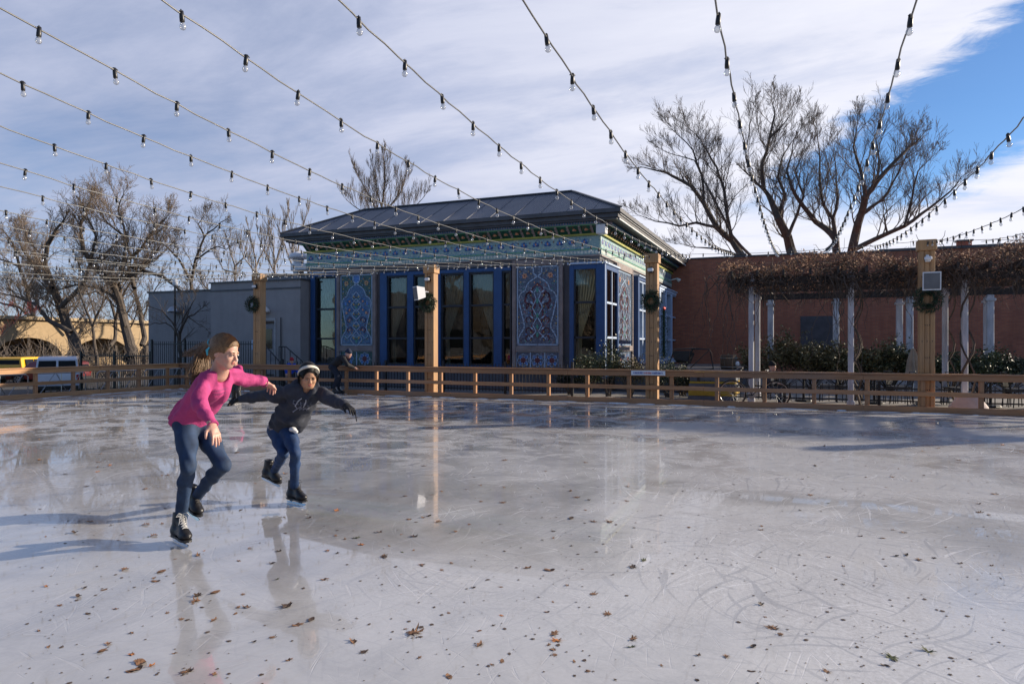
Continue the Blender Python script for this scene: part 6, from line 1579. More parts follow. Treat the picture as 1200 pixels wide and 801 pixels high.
def head(S, c, f, u_, sc_=1.):
    """c between the ears at eye height, f face direction, u_ up"""
    f = Vector(f).normalized(); u_ = Vector(u_); u_ = (u_-f*u_.dot(f)).normalized(); l = u_.cross(f); A = [f, l, u_]
    P_ = lambda x, y, z: c+(f*x+l*y+u_*z)*sc_
    E = lambda p, r, k=.02, op='u': S.ell(P_(*p), [q*sc_ for q in r], A, k, op)
    E((-.008, 0, .030), (.096, .075, .088)); E((.030, 0, -.035), (.060, .058, .075), .03); E((.055, 0, -.082), (.030, .028, .026), .03)
    for s in (-1, 1):
        S.cone(P_(.0, s*.052, -.055), P_(.052, s*.020, -.088), .020*sc_, .018*sc_, .02)
        E((.058, s*.036, -.028), (.024, .022, .020), .02)                # cheeks
        E((.092, s*.030, .004), (.016, .017, .012), .010, 's')            # eye sockets
        E((.077, s*.030, .002), (.0135, .0145, .0115), .003)             # lids/eyeballs
        E((.080, s*.030, .020), (.012, .020, .006), .010)                # brow ridge
        E((-.012, s*.074, -.010), (.018, .008, .030), .006)              # ears
        E((-.002, s*.082, -.010), (.008, .005, .016), .003, 's')
        E((.094, s*.010, -.030), (.008, .007, .006), .004)               # nostril wings
    S.cone(P_(.086, 0, .010), P_(.106, 0, -.026), .008*sc_, .0105*sc_, .010)
    E((.086, 0, -.052), (.010, .022, .0055), .004); E((.085, 0, -.062), (.010, .019, .006), .004); E((.092, 0, -.057), (.008, .024, .0018), .002, 's')
    return P_, A
def face_bits(P_, A, parent, browM, sc_=1., smile=0.):
    S = SDF(corners(P_, (.06, -.04, -.08), (.11, .04, -.03)), .01, .0022)
    S.ell(P_(.0885, 0, -.052), [.010*sc_, .021*sc_, .0050*sc_], A, .002); S.ell(P_(.0872, 0, -.0625), [.010*sc_, .018*sc_, .0055*sc_], A, .002); S.ell(P_(.094, 0, -.057), [.008, .024, .0016], A, .001, 's'); S.mesh('lips', M_lip, parent)
    for s in (-1, 1):
        g = MB(); f, l, u_ = A
        def patch(c, rx, rz, mm, k=12, cu=0):
            return [c+l*rx*math.cos(2*PI*i/k)+u_*(rz*math.sin(2*PI*i/k)+cu*math.cos(2*PI*i/k)**2) for i in range(k)]
        e = P_(.0925, s*.030, .001); g.add(patch(e, .0115*sc_, .0038*sc_, 0), [tuple(range(12))]); g.build('eye', M_eye, parent)
        g = MB(); e = P_(.0937, s*.029, .001); g.add(patch(e, .0062*sc_, .0042*sc_, 0), [tuple(range(12))]); g.build('iris', M_iris, parent)
        g = MB(); g.tube([P_(.0935, s*.016, .0065), P_(.0955, s*.030, .0085), P_(.088, s*.045, .004)], [.0016, .0028, .0014], 5); g.build('lashes', M_iris, parent)
        g = MB(); g.tube([P_(.0935, s*.014, .0195), P_(.0945, s*.028, .0245), P_(.085, s*.046, .0195)], [.0022, .0030, .0012], 5); g.build('eyebrow', browM, parent)

def make_skate(parent, origin, fx, uz, laceM, sc_=1.):
    fx = Vector(fx).normalized(); uz = Vector(uz); uz = (uz-fx*uz.dot(fx)).normalized(); ly = uz.cross(fx); o = Vector(origin)
    P_ = lambda x, y, z: o+(fx*x+ly*y+uz*z)*sc_
    A = [fx, ly, uz]; S = SDF(corners(P_, (-.03, -.06, .02), (.29, .06, .28)), .03, .0045)
    E = lambda p, r, k=.02, op='u': S.ell(P_(*p), [q*sc_ for q in r], A, k, op)
    S.cone(P_(.035, 0, .100), P_(.050, 0, .215), .042*sc_, .047*sc_, .03, ly, .85); E((.035, 0, .085), (.045, .038, .040), .03)
    S.cone(P_(.05, 0, .095), P_(.17, 0, .085), .040*sc_, .036*sc_, .03, uz, .9); E((.205, 0, .082), (.060, .043, .034), .03)
    S.cone(P_(.08, 0, .19), P_(.17, 0, .105), .034*sc_, .030*sc_, .03, ly, .9)
    S.cut(P_(0, 0, .052), -uz); S.cut(P_(.05, 0, .232), uz+fx*-.15); E((.055, 0, .248), (.036, .032, .035), .01, 's')
    sk = S.mesh('skate', M_boot, parent)
    g = MB(); out = []
    pr = [(-.008, .028), (.02, .036), (.07, .031), (.12, .032), (.17, .040), (.22, .042), (.255, .028), (.268, 0)]
    ring_ = [(x, y) for x, y in pr]+[(x, -y) for x, y in reversed(pr[:-1])]; g.prism([P_(x, y, .040) for x, y in ring_], uz*.016*sc_); g.build('sole', M_blackp, sk)
    g = MB()
    for x0_, x1_ in ((.015, .075), (.150, .225)):
        q = [P_(x0_, -.014, .041), P_(x1_, -.014, .041), P_(x1_, .014, .041), P_(x0_, .014, .041)]; b_ = [P_(x0_+.012, -.004, .020), P_(x1_-.012, -.004, .020), P_(x1_-.012, .004, .020), P_(x0_+.012, .004, .020)]
        g.add(q+b_, [(0, 1, 2, 3), (7, 6, 5, 4), (0, 4, 5, 1), (1, 5, 6, 2), (2, 6, 7, 3), (3, 7, 4, 0)])
    g.prism([P_(-.03, -.003, .020), P_(-.035, -.003, .013), P_(-.02, -.003, .001), P_(.24, -.003, .0), P_(.262, -.003, .008), P_(.268, -.003, .020), P_(.25, -.003, .024)], ly*.006*sc_); g.build('blade', M_skate_metal, sk)
    bv = BVHTree.FromPolygons([v.co for v in sk.data.vertices], [tuple(p.vertices) for p in sk.data.polygons]); off = wl(sk)
    def onboot(x, z, y):
        st_ = P_(x, y, z)+(fx*.6+uz*.8)*.12; hit = bv.ray_cast(st_-off, -(fx*.6+uz*.8))
        return hit[0]+off+hit[1]*.003 if hit[0] is not None else P_(x, y, z)
    g = MB(); rows = [(.165, .10), (.150, .12), (.135, .138), (.120, .155), (.108, .172), (.100, .190), (.096, .208)]
    for i, (x, z) in enumerate(rows):
        pts = [onboot(x, z, y*sc_) for y in (-.020, -.008, .008, .020)]; g.tube(pts, .0030*sc_, 5)
        if i < len(rows)-1:
            x2, z2 = rows[i+1]; g.tube([onboot(x, z, -.020*sc_), onboot((x+x2)/2, (z+z2)/2, 0), onboot(x2, z2, .020*sc_)], .0026*sc_, 5); g.tube([onboot(x, z, .020*sc_), onboot((x+x2)/2, (z+z2)/2, 0), onboot(x2, z2, -.020*sc_)], .0026*sc_, 5)
    b_ = onboot(.096, .208, 0)
    for s in (-1, 1):
        g.tube([b_, b_+(ly*s*.03+uz*.012+fx*.02)*sc_, b_+(ly*s*.05-uz*.012+fx*.025)*sc_, b_+(ly*s*.02-uz*.01+fx*.01)*sc_], .0028*sc_, 5)
        g.tube([b_, b_+(ly*s*.022-uz*.02+fx*.03)*sc_, b_+(ly*s*.03-uz*.075+fx*.035)*sc_], .0026*sc_, 5)
    g.build('laces', laceM, sk)
    return sk

# ---------------------------------------------------------------- skater in pink
def J(px, py, d): return at(px, py, d=d)
def pink_girl():
    pel, wai, che, nk = J(224, 491, 5.26), J(236, 472, 5.16), J(249, 452, 5.06), J(257, 437, 5.02)
    f = cv(.955, -.20, -.28).normalized(); hu = cv(.24, -.05, 1)
    hc = J(263, 412.5, 4.96)
    cn = cv(.72, -.62, -.42).normalized()                           # chest normal
    t = thing('person', 'ponytailed girl in a magenta long-sleeved top skating with one arm reaching right', 'person', V(pel.x, pel.y, 0), 'skaters on the ice')
    rs, re, rw = J(242, 443, 4.93), J(231, 471, 4.80), J(248, 497, 4.70)
    ls, le, lw = J(269, 441, 5.15), J(290, 443.5, 5.34), J(309, 448, 5.50)
    rh, lh = J(217, 494, 5.20), J(232, 495, 5.34)
    rk, ra = J(221, 546, 5.02), J(212, 604, 5.24); lk, la = J(262, 545, 5.12), J(231, 580, 5.42)
    allp = [pel, che, nk, hc, rs, re, rw, ls, le, lw, rk, ra, lk, la, J(257, 520, 4.68), J(317, 452, 5.6)]
    S = SDF(allp, .15, .0055)
    P_, A = head(S, hc, f, hu)
    S.cone(hc+(-f*.02-UP*.05), nk, .050, .054, .03); S.cone(nk, che, .06, .085, .04, cn, .55)
    S.chain([che, wai, pel], [.085, .08, .09], .04, cn, .6)
    S.cone(nk-UP*.02, rs, .035, .030, .03); S.cone(nk-UP*.02, ls, .035, .030, .03)
    S.chain([rs, re, rw], [.028, .025, .021], .02); S.chain([ls, le, lw], [.028, .025, .021], .02)
    S.chain([rh, rk, ra], [.060, .034, .028], .03); S.chain([lh, lk, la], [.060, .034, .028], .03)
    hd = (J(257, 519, 4.64)-rw).normalized(); hand(S, rw+hd*.005, hd, cv(-.75, .45, .0), cv(.8, -.5, .2), .165, .22, 1., .16)
    hd = (J(318, 452, 5.58)-lw).normalized(); hand(S, lw+hd*.005, hd, cv(.1, .3, -1), cv(.5, -.8, .1), .160, .85)
    body = S.mesh('body', M_skin1, t)
    face_bits(P_, A, body, M_hair1)
    # jeans
    S = SDF([pel, rk, ra, lk, la, J(205, 488, 5.2), J(240, 488, 5.3)], .14, .0055)
    S.cone(pel+UP*.03, pel-UP*.02, .128, .130, .04, cn, .78); S.cone(rh, lh, .09, .09, .03)
    bt = pel-cn*.045-UP*.03; S.ell(bt, (.11, .11, .10), None, .05)
    for hp, kn, an in ((rh, rk, ra), (lh, lk, la)):
        m1 = hp.lerp(kn, .5); m2 = kn.lerp(an, .33); S.chain([hp, m1, kn], [.088, .073, .051], .03); S.chain([kn, m2-(cn*.012), an, an+(an-kn).normalized()*.03], [.053, .052, .041, .044], .02)
    S.folds(.0050, seed=3); jn = S.mesh('jeans', M_denim, t)
    # top
    S = SDF([che, nk, pel, rs, re, rw, ls, le, lw], .15, .0055)
    hem = pel.lerp(wai, .05); hb = V(*hem)
    S.cone(nk-UP*.02, che, .080, .124, .04, cn, .68); S.chain([che, wai, hb, hb+(hb-wai).normalized()*.05], [.130, .124, .150, .158], .04, cn, .76)
    for s_ in (rs, ls): S.cone(nk-UP*.015, s_, .056, .054, .03)
    S.ell(che+cn*.055+UP*.0-cv(.5, .6, 0)*.05, (.045, .045, .045), None, .04); S.ell(che+cn*.055+cv(.5, .6, 0)*.06, (.045, .045, .045), None, .04)
    dr, dl = (rw-re).normalized(), (lw-le).normalized()
    S.chain([rs, rs.lerp(re, .5)-UP*.01, re, re.lerp(rw, .5), rw+dr*.01], [.058, .056, .052, .044, .034], .022); S.chain([ls, ls.lerp(le, .5)-UP*.006, le, le.lerp(lw, .5), lw+dl*.01], [.056, .054, .050, .042, .033], .022)
    S.folds(.0085, seed=11); S.folds(.015, 12, 31, 26)
    hemn = (hb-wai).normalized(); S.cone(nk+UP*.05+cn*.01, nk-UP*.002+cn*.055, .066, .052, .012, None, 1, 's')
    # hem
    sl_, P3 = S.sub(S.lo, S.lo+S.h*S.n); dd = (P3-np.array(hb, np.float32))@np.array(hemn, np.float32)-.035-.006*np.sin(P3[..., 0]*60)
    near = np.linalg.norm(P3-np.array(hb, np.float32), axis=-1) < .27; dist_arm = np.minimum(np.linalg.norm(P3-np.array(rw, np.float32), axis=-1), np.linalg.norm(P3-np.array(re, np.float32), axis=-1))
    S.a = np.where(near & (dist_arm > .12), np.maximum(S.a, dd), S.a)
    for w_, dv in ((rw, dr), (lw, dl)):
        e = w_+dv*.012; q = (P3-np.array(e, np.float32)); S.a = np.where(np.linalg.norm(q, axis=-1) < .10, np.maximum(S.a, q@np.array(dv, np.float32)), S.a)
    top = S.mesh('top', M_pink, t)
    # cuffs, collar rib
    g = MB()
    for w_, dv, r_ in ((rw, dr, .0335), (lw, dl, .0325)):
        x = dv.orthogonal().normalized(); y = dv.cross(x); g.tube([w_+dv*.008+(x*math.cos(a*PI/8)+y*math.sin(a*PI/8))*r_ for a in range(17)], .005, 5)
    g.build('cuff', M_pink, top)
    bvh = BVHTree.FromPolygons([v.co for v in top.data.vertices], [tuple(p.vertices) for p in top.data.polygons]); off = wl(top)
    side = cn.cross(UP).normalized(); upc = side.cross(cn).normalized(); upc = upc if upc.z > 0 else -upc
    def stick(a, b_, base=che): 
        h = bvh.ray_cast(base+side*a+upc*b_+cn*.3-off, -cn); return h[0]+off+cn*.0015 if h[0] is not None else None
    g = MB(); rr = random.Random(2)
    for row in range(2):
        x = -.055
        while x < .055:
            w_ = rr.uniform(.005, .011); q = [stick(x, .03-row*.028), stick(x+w_, .03-row*.028), stick(x+w_, .015-row*.028), stick(x, .015-row*.028)]
            if all(q): g.add(q, [(0, 1, 2, 3)])
            x += w_+.004
    g.build('faded_print', M_pinkp, top)
    # hair: cap, ponytail streaming back, loose strands
    l = A[1]; u_ = A[2]; S = SDF(corners(P_, (-.13, -.1, -.08), (.11, .1, .15))+[J(216, 442, 5.1), J(240, 405, 5.1), J(216, 410, 5.22)], .05, .005)
    S.ell(P_(-.012, 0, .034), [.106, .085, .098], A, .01); S.ell(P_(-.04, 0, -.01), [.075, .078, .07], A, .03)
    S.ell(P_(.088, 0, -.022), [.064, .080, .092], A, .012, 's'); S.ell(P_(.03, .085, -.035), [.045, .03, .045], A, .01, 's'); S.ell(P_(.03, -.085, -.035), [.045, .03, .045], A, .01, 's')
    kn0 = P_(-.112, 0, .050)
    tail = [kn0, J(242, 411, 5.10), J(237, 421, 5.12), J(235, 431, 5.10), J(233, 438, 5.09)]
    S.chain(tail, [.022, .034, .036, .030, .012], .02); S.chain([J(245, 407, 5.10), J(234, 411, 5.16), J(222, 413.5, 5.2)], [.022, .012, .004], .015)
    S.folds(.002, seed=5); hr = S.mesh('hair', M_hair1, t)
    g = MB(); rr = random.Random(6)
    for i in range(620):
        a, b_ = rr.gauss(0, .016), rr.gauss(0, .016); j = V(a, b_, rr.gauss(0, .016)); k_ = rr.random()
        if k_ < .76: pts = [kn0+j*.5]+[p+j*(1+.4*m_)+V(0, 0, rr.gauss(0, .006)) for m_, p in enumerate(tail[1:])]+[tail[-1]+j*2.2+V(rr.gauss(0, .01), 0, -.02-rr.random()*.05)]
        elif k_ < .87:
            e = J(222-rr.random()*9, 412+rr.random()*6, 5.2); pts = [kn0+j*.5, J(244, 406, 5.12)+j, J(234, 409, 5.16)+j*.9, e.lerp(J(228, 412, 5.18), .4)+j*.6, e+j*.35]
        else:
            e = J(rr.uniform(226, 236), rr.uniform(420, 436), 5.14); pts = [kn0+j*.5, J(243, 410, 5.12)+j, e.lerp(J(240, 416, 5.1), .5)+j, e+j]
        g.tube(pts, [.0018, .0018, .0016]+[.0012]*(len(pts)-3), 3, 0, False)
    for i in range(420):                                                        # strands over the scalp
        th = rr.uniform(-1.3, 1.3); pts = []
        for k_ in range(7):
            q = k_/6; ang = (1-q)*.75+q*PI*.98; pts.append(P_(-.012+.1075*math.cos(ang), .0865*math.sin(th)*math.sin(min(PI*.9, ang*.9+.3)), .034+.0995*abs(math.sin(ang))*math.cos(th)+(.012*q)))
        g.tube(pts, .0013, 3, 0, False)
    g.build('strands', M_hair1, hr)
    g = MB(); x = (tail[1]-kn0).normalized().orthogonal().normalized(); y = (tail[1]-kn0).normalized().cross(x)
    g.tube([kn0+(tail[1]-kn0)*.15+(x*math.cos(a*PI/6)+y*math.sin(a*PI/6))*.027 for a in range(13)], .007, 5); g.tube([P_(-.075, -.075, .015), P_(-.085, -.080, -.01), P_(-.075, -.076, -.045)], [.006, .010, .004], 6)
    g.build('hair_tie', mat('turquoise_tie', (.05, .42, .55), .5), hr)
    # skates: planted foot and trailing foot
    hp, tp_ = at(203, 633.5, z=.0), at(217, 640.5, z=.0); d = (tp_-hp).normalized()
    make_skate(t, V(hp.x, hp.y, .002)+d*.02, d, UP+cv(.08, 0, 0), M_lace, 1.)
    h2, t2 = J(211, 594, 5.48), J(238, 615, 5.30); d2 = (t2-h2).normalized(); kn_ = (lk-la).normalized()
    upv = (J(229, 578, 5.40)-h2.lerp(t2, .28)).normalized(); make_skate(t, h2+d2*.02, d2, upv, M_laced, .96)
pink_girl()

def hoodie_girl():
    pel, wai, che, nk = J(331, 500, 6.52), J(342, 486, 6.44), J(354, 470, 6.36), J(359, 456.5, 6.33)
    f = cv(.42, -.82, -.38).normalized(); hu = cv(.10, -.25, 1); hc = J(361.5, 440, 6.27)
    cn = cv(.30, -.86, -.40).normalized()
    t = thing('person', 'dark-haired girl in a charcoal hoodie, white headband and black gloves skating arms out', 'person', V(pel.x, pel.y, 0), 'skaters on the ice')
    rs, re, rw = J(339, 459, 6.30), J(308, 463, 6.40), J(282, 467, 6.46)
    ls, le, lw = J(377, 462, 6.36), J(394, 470, 6.18), J(406, 475.5, 6.02)
    rh, lh = J(324, 504, 6.54), J(338, 504, 6.46)
    lk, la = J(346, 531, 6.22), J(345, 566, 6.44); rk, ra = J(332, 531, 6.34), J(322, 551, 6.70)
    S = SDF([pel, che, nk, hc, rs, re, rw, ls, le, lw, lk, la, rk, ra, J(262, 472, 6.5), J(420, 484, 5.95)], .14, .0058)
    P_, A = head(S, hc, f, hu, .97)
    S.cone(hc-f*.02-UP*.05, nk, .046, .05, .03); S.chain([nk, che, wai, pel], [.07, .10, .09, .10], .04, cn, .65)
    S.chain([rs, re, rw], [.028, .025, .021], .02); S.chain([ls, le, lw], [.028, .025, .021], .02); S.cone(nk-UP*.02, rs, .035, .03, .03); S.cone(nk-UP*.02, ls, .035, .03, .03)
    S.chain([rh, rk, ra], [.052, .030, .025], .03); S.chain([lh, lk, la], [.052, .030, .025], .03)
    dr = (J(264, 472, 6.5)-rw).normalized(); dl = (J(417, 482, 5.92)-lw).normalized()
    hand(S, rw, dr, cv(-.1, .2, -1), cv(0, -1, .1), .135, .3, .85); hand(S, lw, dl, cv(-.2, .1, -1), cv(-.8, -.4, 0), .135, .35, .85)
    body = S.mesh('body', M_skin2, t); face_bits(P_, A, body, M_hair2, .97)
    for w_, dv, pn, th in ((rw, dr, cv(-.1, .2, -1), cv(0, -1, .1)), (lw, dl, cv(-.2, .1, -1), cv(-.8, -.4, 0))):
        S = SDF([w_-dv*.05, w_+dv*.2], .08, .0042); hand(S, w_, dv, pn, th, .150, .32, 1.18, .22); S.cone(w_-dv*.06, w_, .034, .029, .012); S.folds(.0012); S.mesh('glove', M_glove, t)
    e = lw+dl*.10; g = MB(); g.tube([e, e+cv(.03, -.02, -.03), e+cv(.035, -.02, -.075), e+cv(.04, -.02, -.10)], .0045, 5); g.build('glove_strap', M_glove, t)
    S = SDF([pel, lk, la, rk, ra], .14, .0055)
    S.cone(pel+UP*.03, pel-UP*.02, .112, .116, .04, cn, .78); S.cone(rh, lh, .078, .078, .03); S.ell(pel-cn*.04-UP*.02, (.10, .10, .09), None, .05)
    for hp, kn, an in ((rh, rk, ra), (lh, lk, la)): S.chain([hp, hp.lerp(kn, .5), kn], [.074, .063, .045], .03); S.chain([kn, kn.lerp(an, .35), an, an+(an-kn).normalized()*.025], [.046, .046, .037, .040], .02)
    S.folds(.0032, seed=8); S.mesh('jeans', M_denim2, t)
    # hoodie with hood, pocket, waist rib
    S = SDF([che, nk, pel, rs, re, rw, ls, le, lw], .16, .0055)
    S.chain([nk-UP*.01, che, wai, pel.lerp(wai, .25)], [.085, .132, .148, .140], .04, cn, .72)
    for s_ in (rs, ls): S.cone(nk-UP*.015, s_, .062, .060, .03)
    S.chain([rs, rs.lerp(re, .5)-UP*.01, re, re.lerp(rw, .5), rw], [.062, .060, .052, .046, .036], .022); S.chain([ls, ls.lerp(le, .5)-UP*.01, le, le.lerp(lw, .5), lw], [.062, .060, .054, .048, .036], .022)
    S.ell(wai+cn*.055-UP*.02, (.10, .10, .06), None, .03)                         # belly of the pocket sagging
    # hood lying round the neck
    for a in range(9):
        q0, q1_ = [nk-cn*.02+(cn.cross(UP).normalized()*math.cos(b_)*.085+(-cn*math.sin(b_)*.075)+UP*(.015+.035*math.sin(b_))) for b_ in (PI*(a-1)/8, PI*a/8)]
        S.cone(q0, q1_, .034, .034, .02)
    S.cone(nk+cn*.05+UP*.02-cv(.07, 0, 0), nk+cn*.085-UP*.045, .026, .018, .015); S.cone(nk+cn*.05+UP*.02+cv(.07, 0, 0), nk+cn*.085-UP*.045, .026, .018, .015)
    S.folds(.008, seed=21); S.folds(.014, 12, 33, 26); S.cone(nk+UP*.09+cn*.01, nk+UP*.02+cn*.045, .055, .040, .012, None, 1, 's')
    for w_, o_ in ((rw, re), (lw, le)):
        dv = (w_-o_).normalized(); sl_, P3 = S.sub(Vector(w_)-V(.09, .09, .09), Vector(w_)+V(.09, .09, .09)); S.a[sl_] = np.maximum(S.a[sl_], (P3-np.array(w_, np.float32))@np.array(dv, np.float32))
    top = S.mesh('hoodie', M_hood, t)
    bvh = BVHTree.FromPolygons([v.co for v in top.data.vertices], [tuple(p.vertices) for p in top.data.polygons]); off = wl(top)
    side = cn.cross(UP).normalized(); side = side if side.dot(CR) > 0 else -side; upc = cn.cross(side).normalized(); upc = upc if upc.z > 0 else -upc
    ca, sa_ = math.cos(-.12), math.sin(-.12)
    def stick(a, b_, lift=.002):
        a, b_ = a*ca-b_*sa_, a*sa_+b_*ca; h = bvh.ray_cast(che+side*a+upc*b_+cn*.3-off, -cn); return h[0]+off+cn*lift if h[0] is not None else None
    g = MB()
    def stroke(pts, r=.0028):
        q = []
        for (a0, b0), (a1, b1) in zip(pts, pts[1:]): q += [stick(a0+(a1-a0)*i/4, b0+(b1-b0)*i/4) for i in range(5)]
        q = [p for p in q if p is not None]
        if len(q) > 1: g.tube(q, r, 4)
    # two rows of varsity lettering (too blurred to read in the photograph) round a large Y
    rr = random.Random(3)
    for i in range(6):
        x = -.085+i*.031; z0_, z1_ = .045+.004*math.sin(i), .018+.004*math.sin(i)
        for _ in range(2):
            k_ = rr.choice(([(0, 0), (0, 1)], [(0, 1), (1, 1)], [(0, .5), (1, .5)], [(1, 0), (1, 1)], [(0, 0), (1, 0)], [(0, 0), (.5, 1), (1, 0)])); stroke([(x+a*.018, z1_+(z0_-z1_)*b_) for a, b_ in k_])
        stroke([(x, z1_), (x, z0_)])
    stroke([(-.07, .008), (-.040, -.030), (-.075, -.070), (-.065, -.072)], .005); stroke([(-.010, .010), (-.040, -.030)], .005)
    for i in range(3):
        x = -.018+i*.030; stroke([(x, -.045), (x, -.016), (x+.018, -.016), (x+.018, -.03), (x, -.03)], .003)
    g.build('lettering', M_hoodp, top)
    g = MB(); b0 = nk+cn*.11-UP*.045
    for s in (-1, 1): g.tube([p for p in [stick(s*.018, .085, .006), stick(s*.030-.01, .06, .008), stick(s*.034-.02, .03, .007), stick(s*.036-.028, .0, .006)] if p is not None], .0042, 6)
    g.build('drawcord', M_cord, top)
    S = SDF([pel, wai], .2, .006); h0 = pel.lerp(wai, .16); S.cone(h0, h0-(wai-pel).normalized()*.03, .134, .128, .02, cn, .74); S.mesh('waist_rib', mat('grey_undershirt', (.22, .2, .22), .9), top)
    c_ = J(343, 503, 6.34); S = SDF([c_], .08, .004); S.ell(c_, (.035, .03, .022), None, .01); S.ell(c_+cv(.03, 0, -.02), (.02, .02, .018), None, .01); S.folds(.003); S.mesh('shirt_tail', M_white, top)
    # hair and headband
    S = SDF(corners(P_, (-.13, -.11, -.13), (.11, .11, .15)), .02, .0045)
    S.ell(P_(-.014, 0, .032), [.107, .086, .098], A, .01); S.ell(P_(-.045, 0, -.03), [.065, .082, .09], A, .03); S.ell(P_(.100, 0, -.030), [.060, .070, .104], A, .010, 's')
    for s in (-1, 1): S.ell(P_(.03, s*.088, -.04), [.05, .03, .05], A, .01, 's')
    S.folds(.0028, seed=9); hr = S.mesh('hair', M_hair2, t)
    g = MB(); rr = random.Random(12); kn0 = P_(-.112, 0, .02)
    for i in range(240):
        j = V(rr.gauss(0, .02), rr.gauss(0, .02), rr.gauss(0, .015)); g.tube([kn0+j*.5, kn0-A[0]*.04+j-UP*.02, kn0-A[0]*.03+j*1.4-UP*.09, kn0+j*1.7-UP*.15], .0024, 3, 0, False)
    for i in range(520):                                     # combed strands, wisps at the temples and nape
        th = rr.uniform(-1.5, 1.5); pts = []
        for k_ in range(7):
            q = k_/6; ang = .55*(1-q)+PI*1.08*q; rx = rr.uniform(.106, .110); pts.append(P_(-.014+rx*math.cos(ang), .0875*math.sin(th)*math.sin(min(PI*.93, ang*.85+.45)), .032+.0995*math.sin(ang)*math.cos(th)*(1 if ang < PI else 1.2)))
        g.tube(pts, .0014, 3, 0, False)
    for s_ in (-1, 1):
        for i in range(46):
            b_ = P_(rr.uniform(-.03, .045), s_*.080, rr.uniform(.03, .06)); g.tube([b_, b_+A[0]*rr.uniform(-.02, .015)+A[1]*s_*.008-A[2]*.04, b_+A[0]*rr.uniform(-.05, .0)+A[1]*s_*rr.uniform(-.005, .01)-A[2]*rr.uniform(.07, .13)], .0016, 3, 0, False)
    g.build('strands', M_hair2, hr)
    S = SDF(corners(P_, (-.13, -.12, -.08), (.12, .12, .15)), .02, .0042)
    n_ = 22; rg = []
    for i in range(n_+1):
        a = -PI*.62+PI*1.24*i/n_; q_ = V(.062*math.cos(a), .086*math.sin(a), .084*math.cos(a)); l_ = math.sqrt((q_.x/.106)**2+(q_.y/.086)**2+(q_.z/.098)**2); q_ *= 1.05/l_; rg.append(P_(q_.x-.014, q_.y, q_.z+.032))
    for i in range(n_): S.cone(rg[i], rg[i+1], .0125, .0125, .006, (rg[i]-hc).normalized(), .42)
    S.folds(.001); S.mesh('headband', M_band, t)
    hp, tp_ = at(338.5, 588.8, z=0), at(354, 592.2, z=0); d = (tp_-hp).normalized(); make_skate(t, V(hp.x, hp.y, .002)+d*.0, d, UP+cv(.05, 0, 0), M_laced, .96)
    h2, t2 = J(309, 562, 6.78), J(334, 574, 6.60); d2 = (t2-h2).normalized(); make_skate(t, h2, d2, (J(319, 545, 6.7)-h2.lerp(t2, .25)).normalized(), M_laced, .96)
hoodie_girl()

def small_person(label, root, j, M_top, M_leg, M_hat, M_sk, extras=None, name='person', h=.011, group='people beyond the front skaters', hat=True, skates=True):
    """j: dict of joints (Vectors) -> simple but complete clothed figure"""
    t = thing(name, label, 'person', root, group)
    JV = [v_ for k_, v_ in j.items() if k_ not in ('nose', 'hs', 'cn')]; S = SDF(JV, .2, h*.8)
    fd = (j['nose']-j['head']).normalized(); sc_ = j['hs'].x; P_, A = head(S, j['head'], fd, UP, sc_)
    cn = j['cn']
    S.cone(j['head']-UP*.05*sc_, j['neck'], .05*sc_, .055*sc_, .03); S.chain([j['neck'], j['chest'], j['pelvis']], [.07*sc_, .12*sc_, .11*sc_], .04, cn, .7)
    for s in 'lr':
        S.chain([j[s+'s'], j[s+'e'], j[s+'w']], [.04*sc_, .036*sc_, .026*sc_], .02)
        hand(S, j[s+'w'], j[s+'w']-j[s+'e'], -UP, CR, .17*sc_, .4, 1.1)
        S.chain([j[s+'h'], j[s+'k'], j[s+'a']], [.075*sc_, .05*sc_, .036*sc_], .03)
    body = S.mesh('body', M_skin1, t)
    S = SDF(JV, .18, h*.8); S.chain([j['neck']-UP*.02, j['chest'], j['pelvis']], [.085*sc_, .155*sc_, .15*sc_], .05, cn, .75)
    for s in 'lr': S.cone(j['neck'], j[s+'s'], .07*sc_, .068*sc_, .04); S.chain([j[s+'s'], j[s+'e'], j[s+'w']], [.072*sc_, .062*sc_, .042*sc_], .03)
    S.folds(.006, seed=4); S.mesh('jacket', M_top, t)
    S = SDF(JV, .18, h*.8); S.cone(j['lh'], j['rh'], .10*sc_, .10*sc_, .04)
    for s in 'lr': S.chain([j[s+'h'], j[s+'k'], j[s+'a']], [.095*sc_, .072*sc_, .055*sc_], .03)
    S.folds(.005, seed=6); S.mesh('trousers', M_leg, t)
    S = SDF([j['head']], .2, .008)
    if hat:
        S.ell(P_(-.01, 0, .055), [.108*sc_, .088*sc_, .085*sc_], A, .01); S.ell(P_(-.03, 0, .13), [.05*sc_, .05*sc_, .035*sc_], A, .03); S.cut(P_(0, 0, .018), -A[2]+A[0]*.2); S.mesh('hat', M_hat, t)
    else:
        S.ell(P_(-.014, 0, .032), [.107*sc_, .086*sc_, .098*sc_], A, .01); S.ell(P_(.092, 0, -.03), [.068*sc_, .08*sc_, .09*sc_], A, .01, 's'); S.mesh('hair', M_hat, t)
    if skates:
        for s in 'lr':
            b_ = V(j[s+'a'].x, j[s+'a'].y, .002); d = V(j['cn'].x, j['cn'].y, 0).normalized(); make_skate(t, b_-d*.05*sc_, d, UP, M_sk, sc_)
    return t
def jd(**k): return k
d0 = 21.7; dr_ = V(1, 0, 0)
def Q(px, py, dd=0): return at(px, py, Y=17.05+dd)
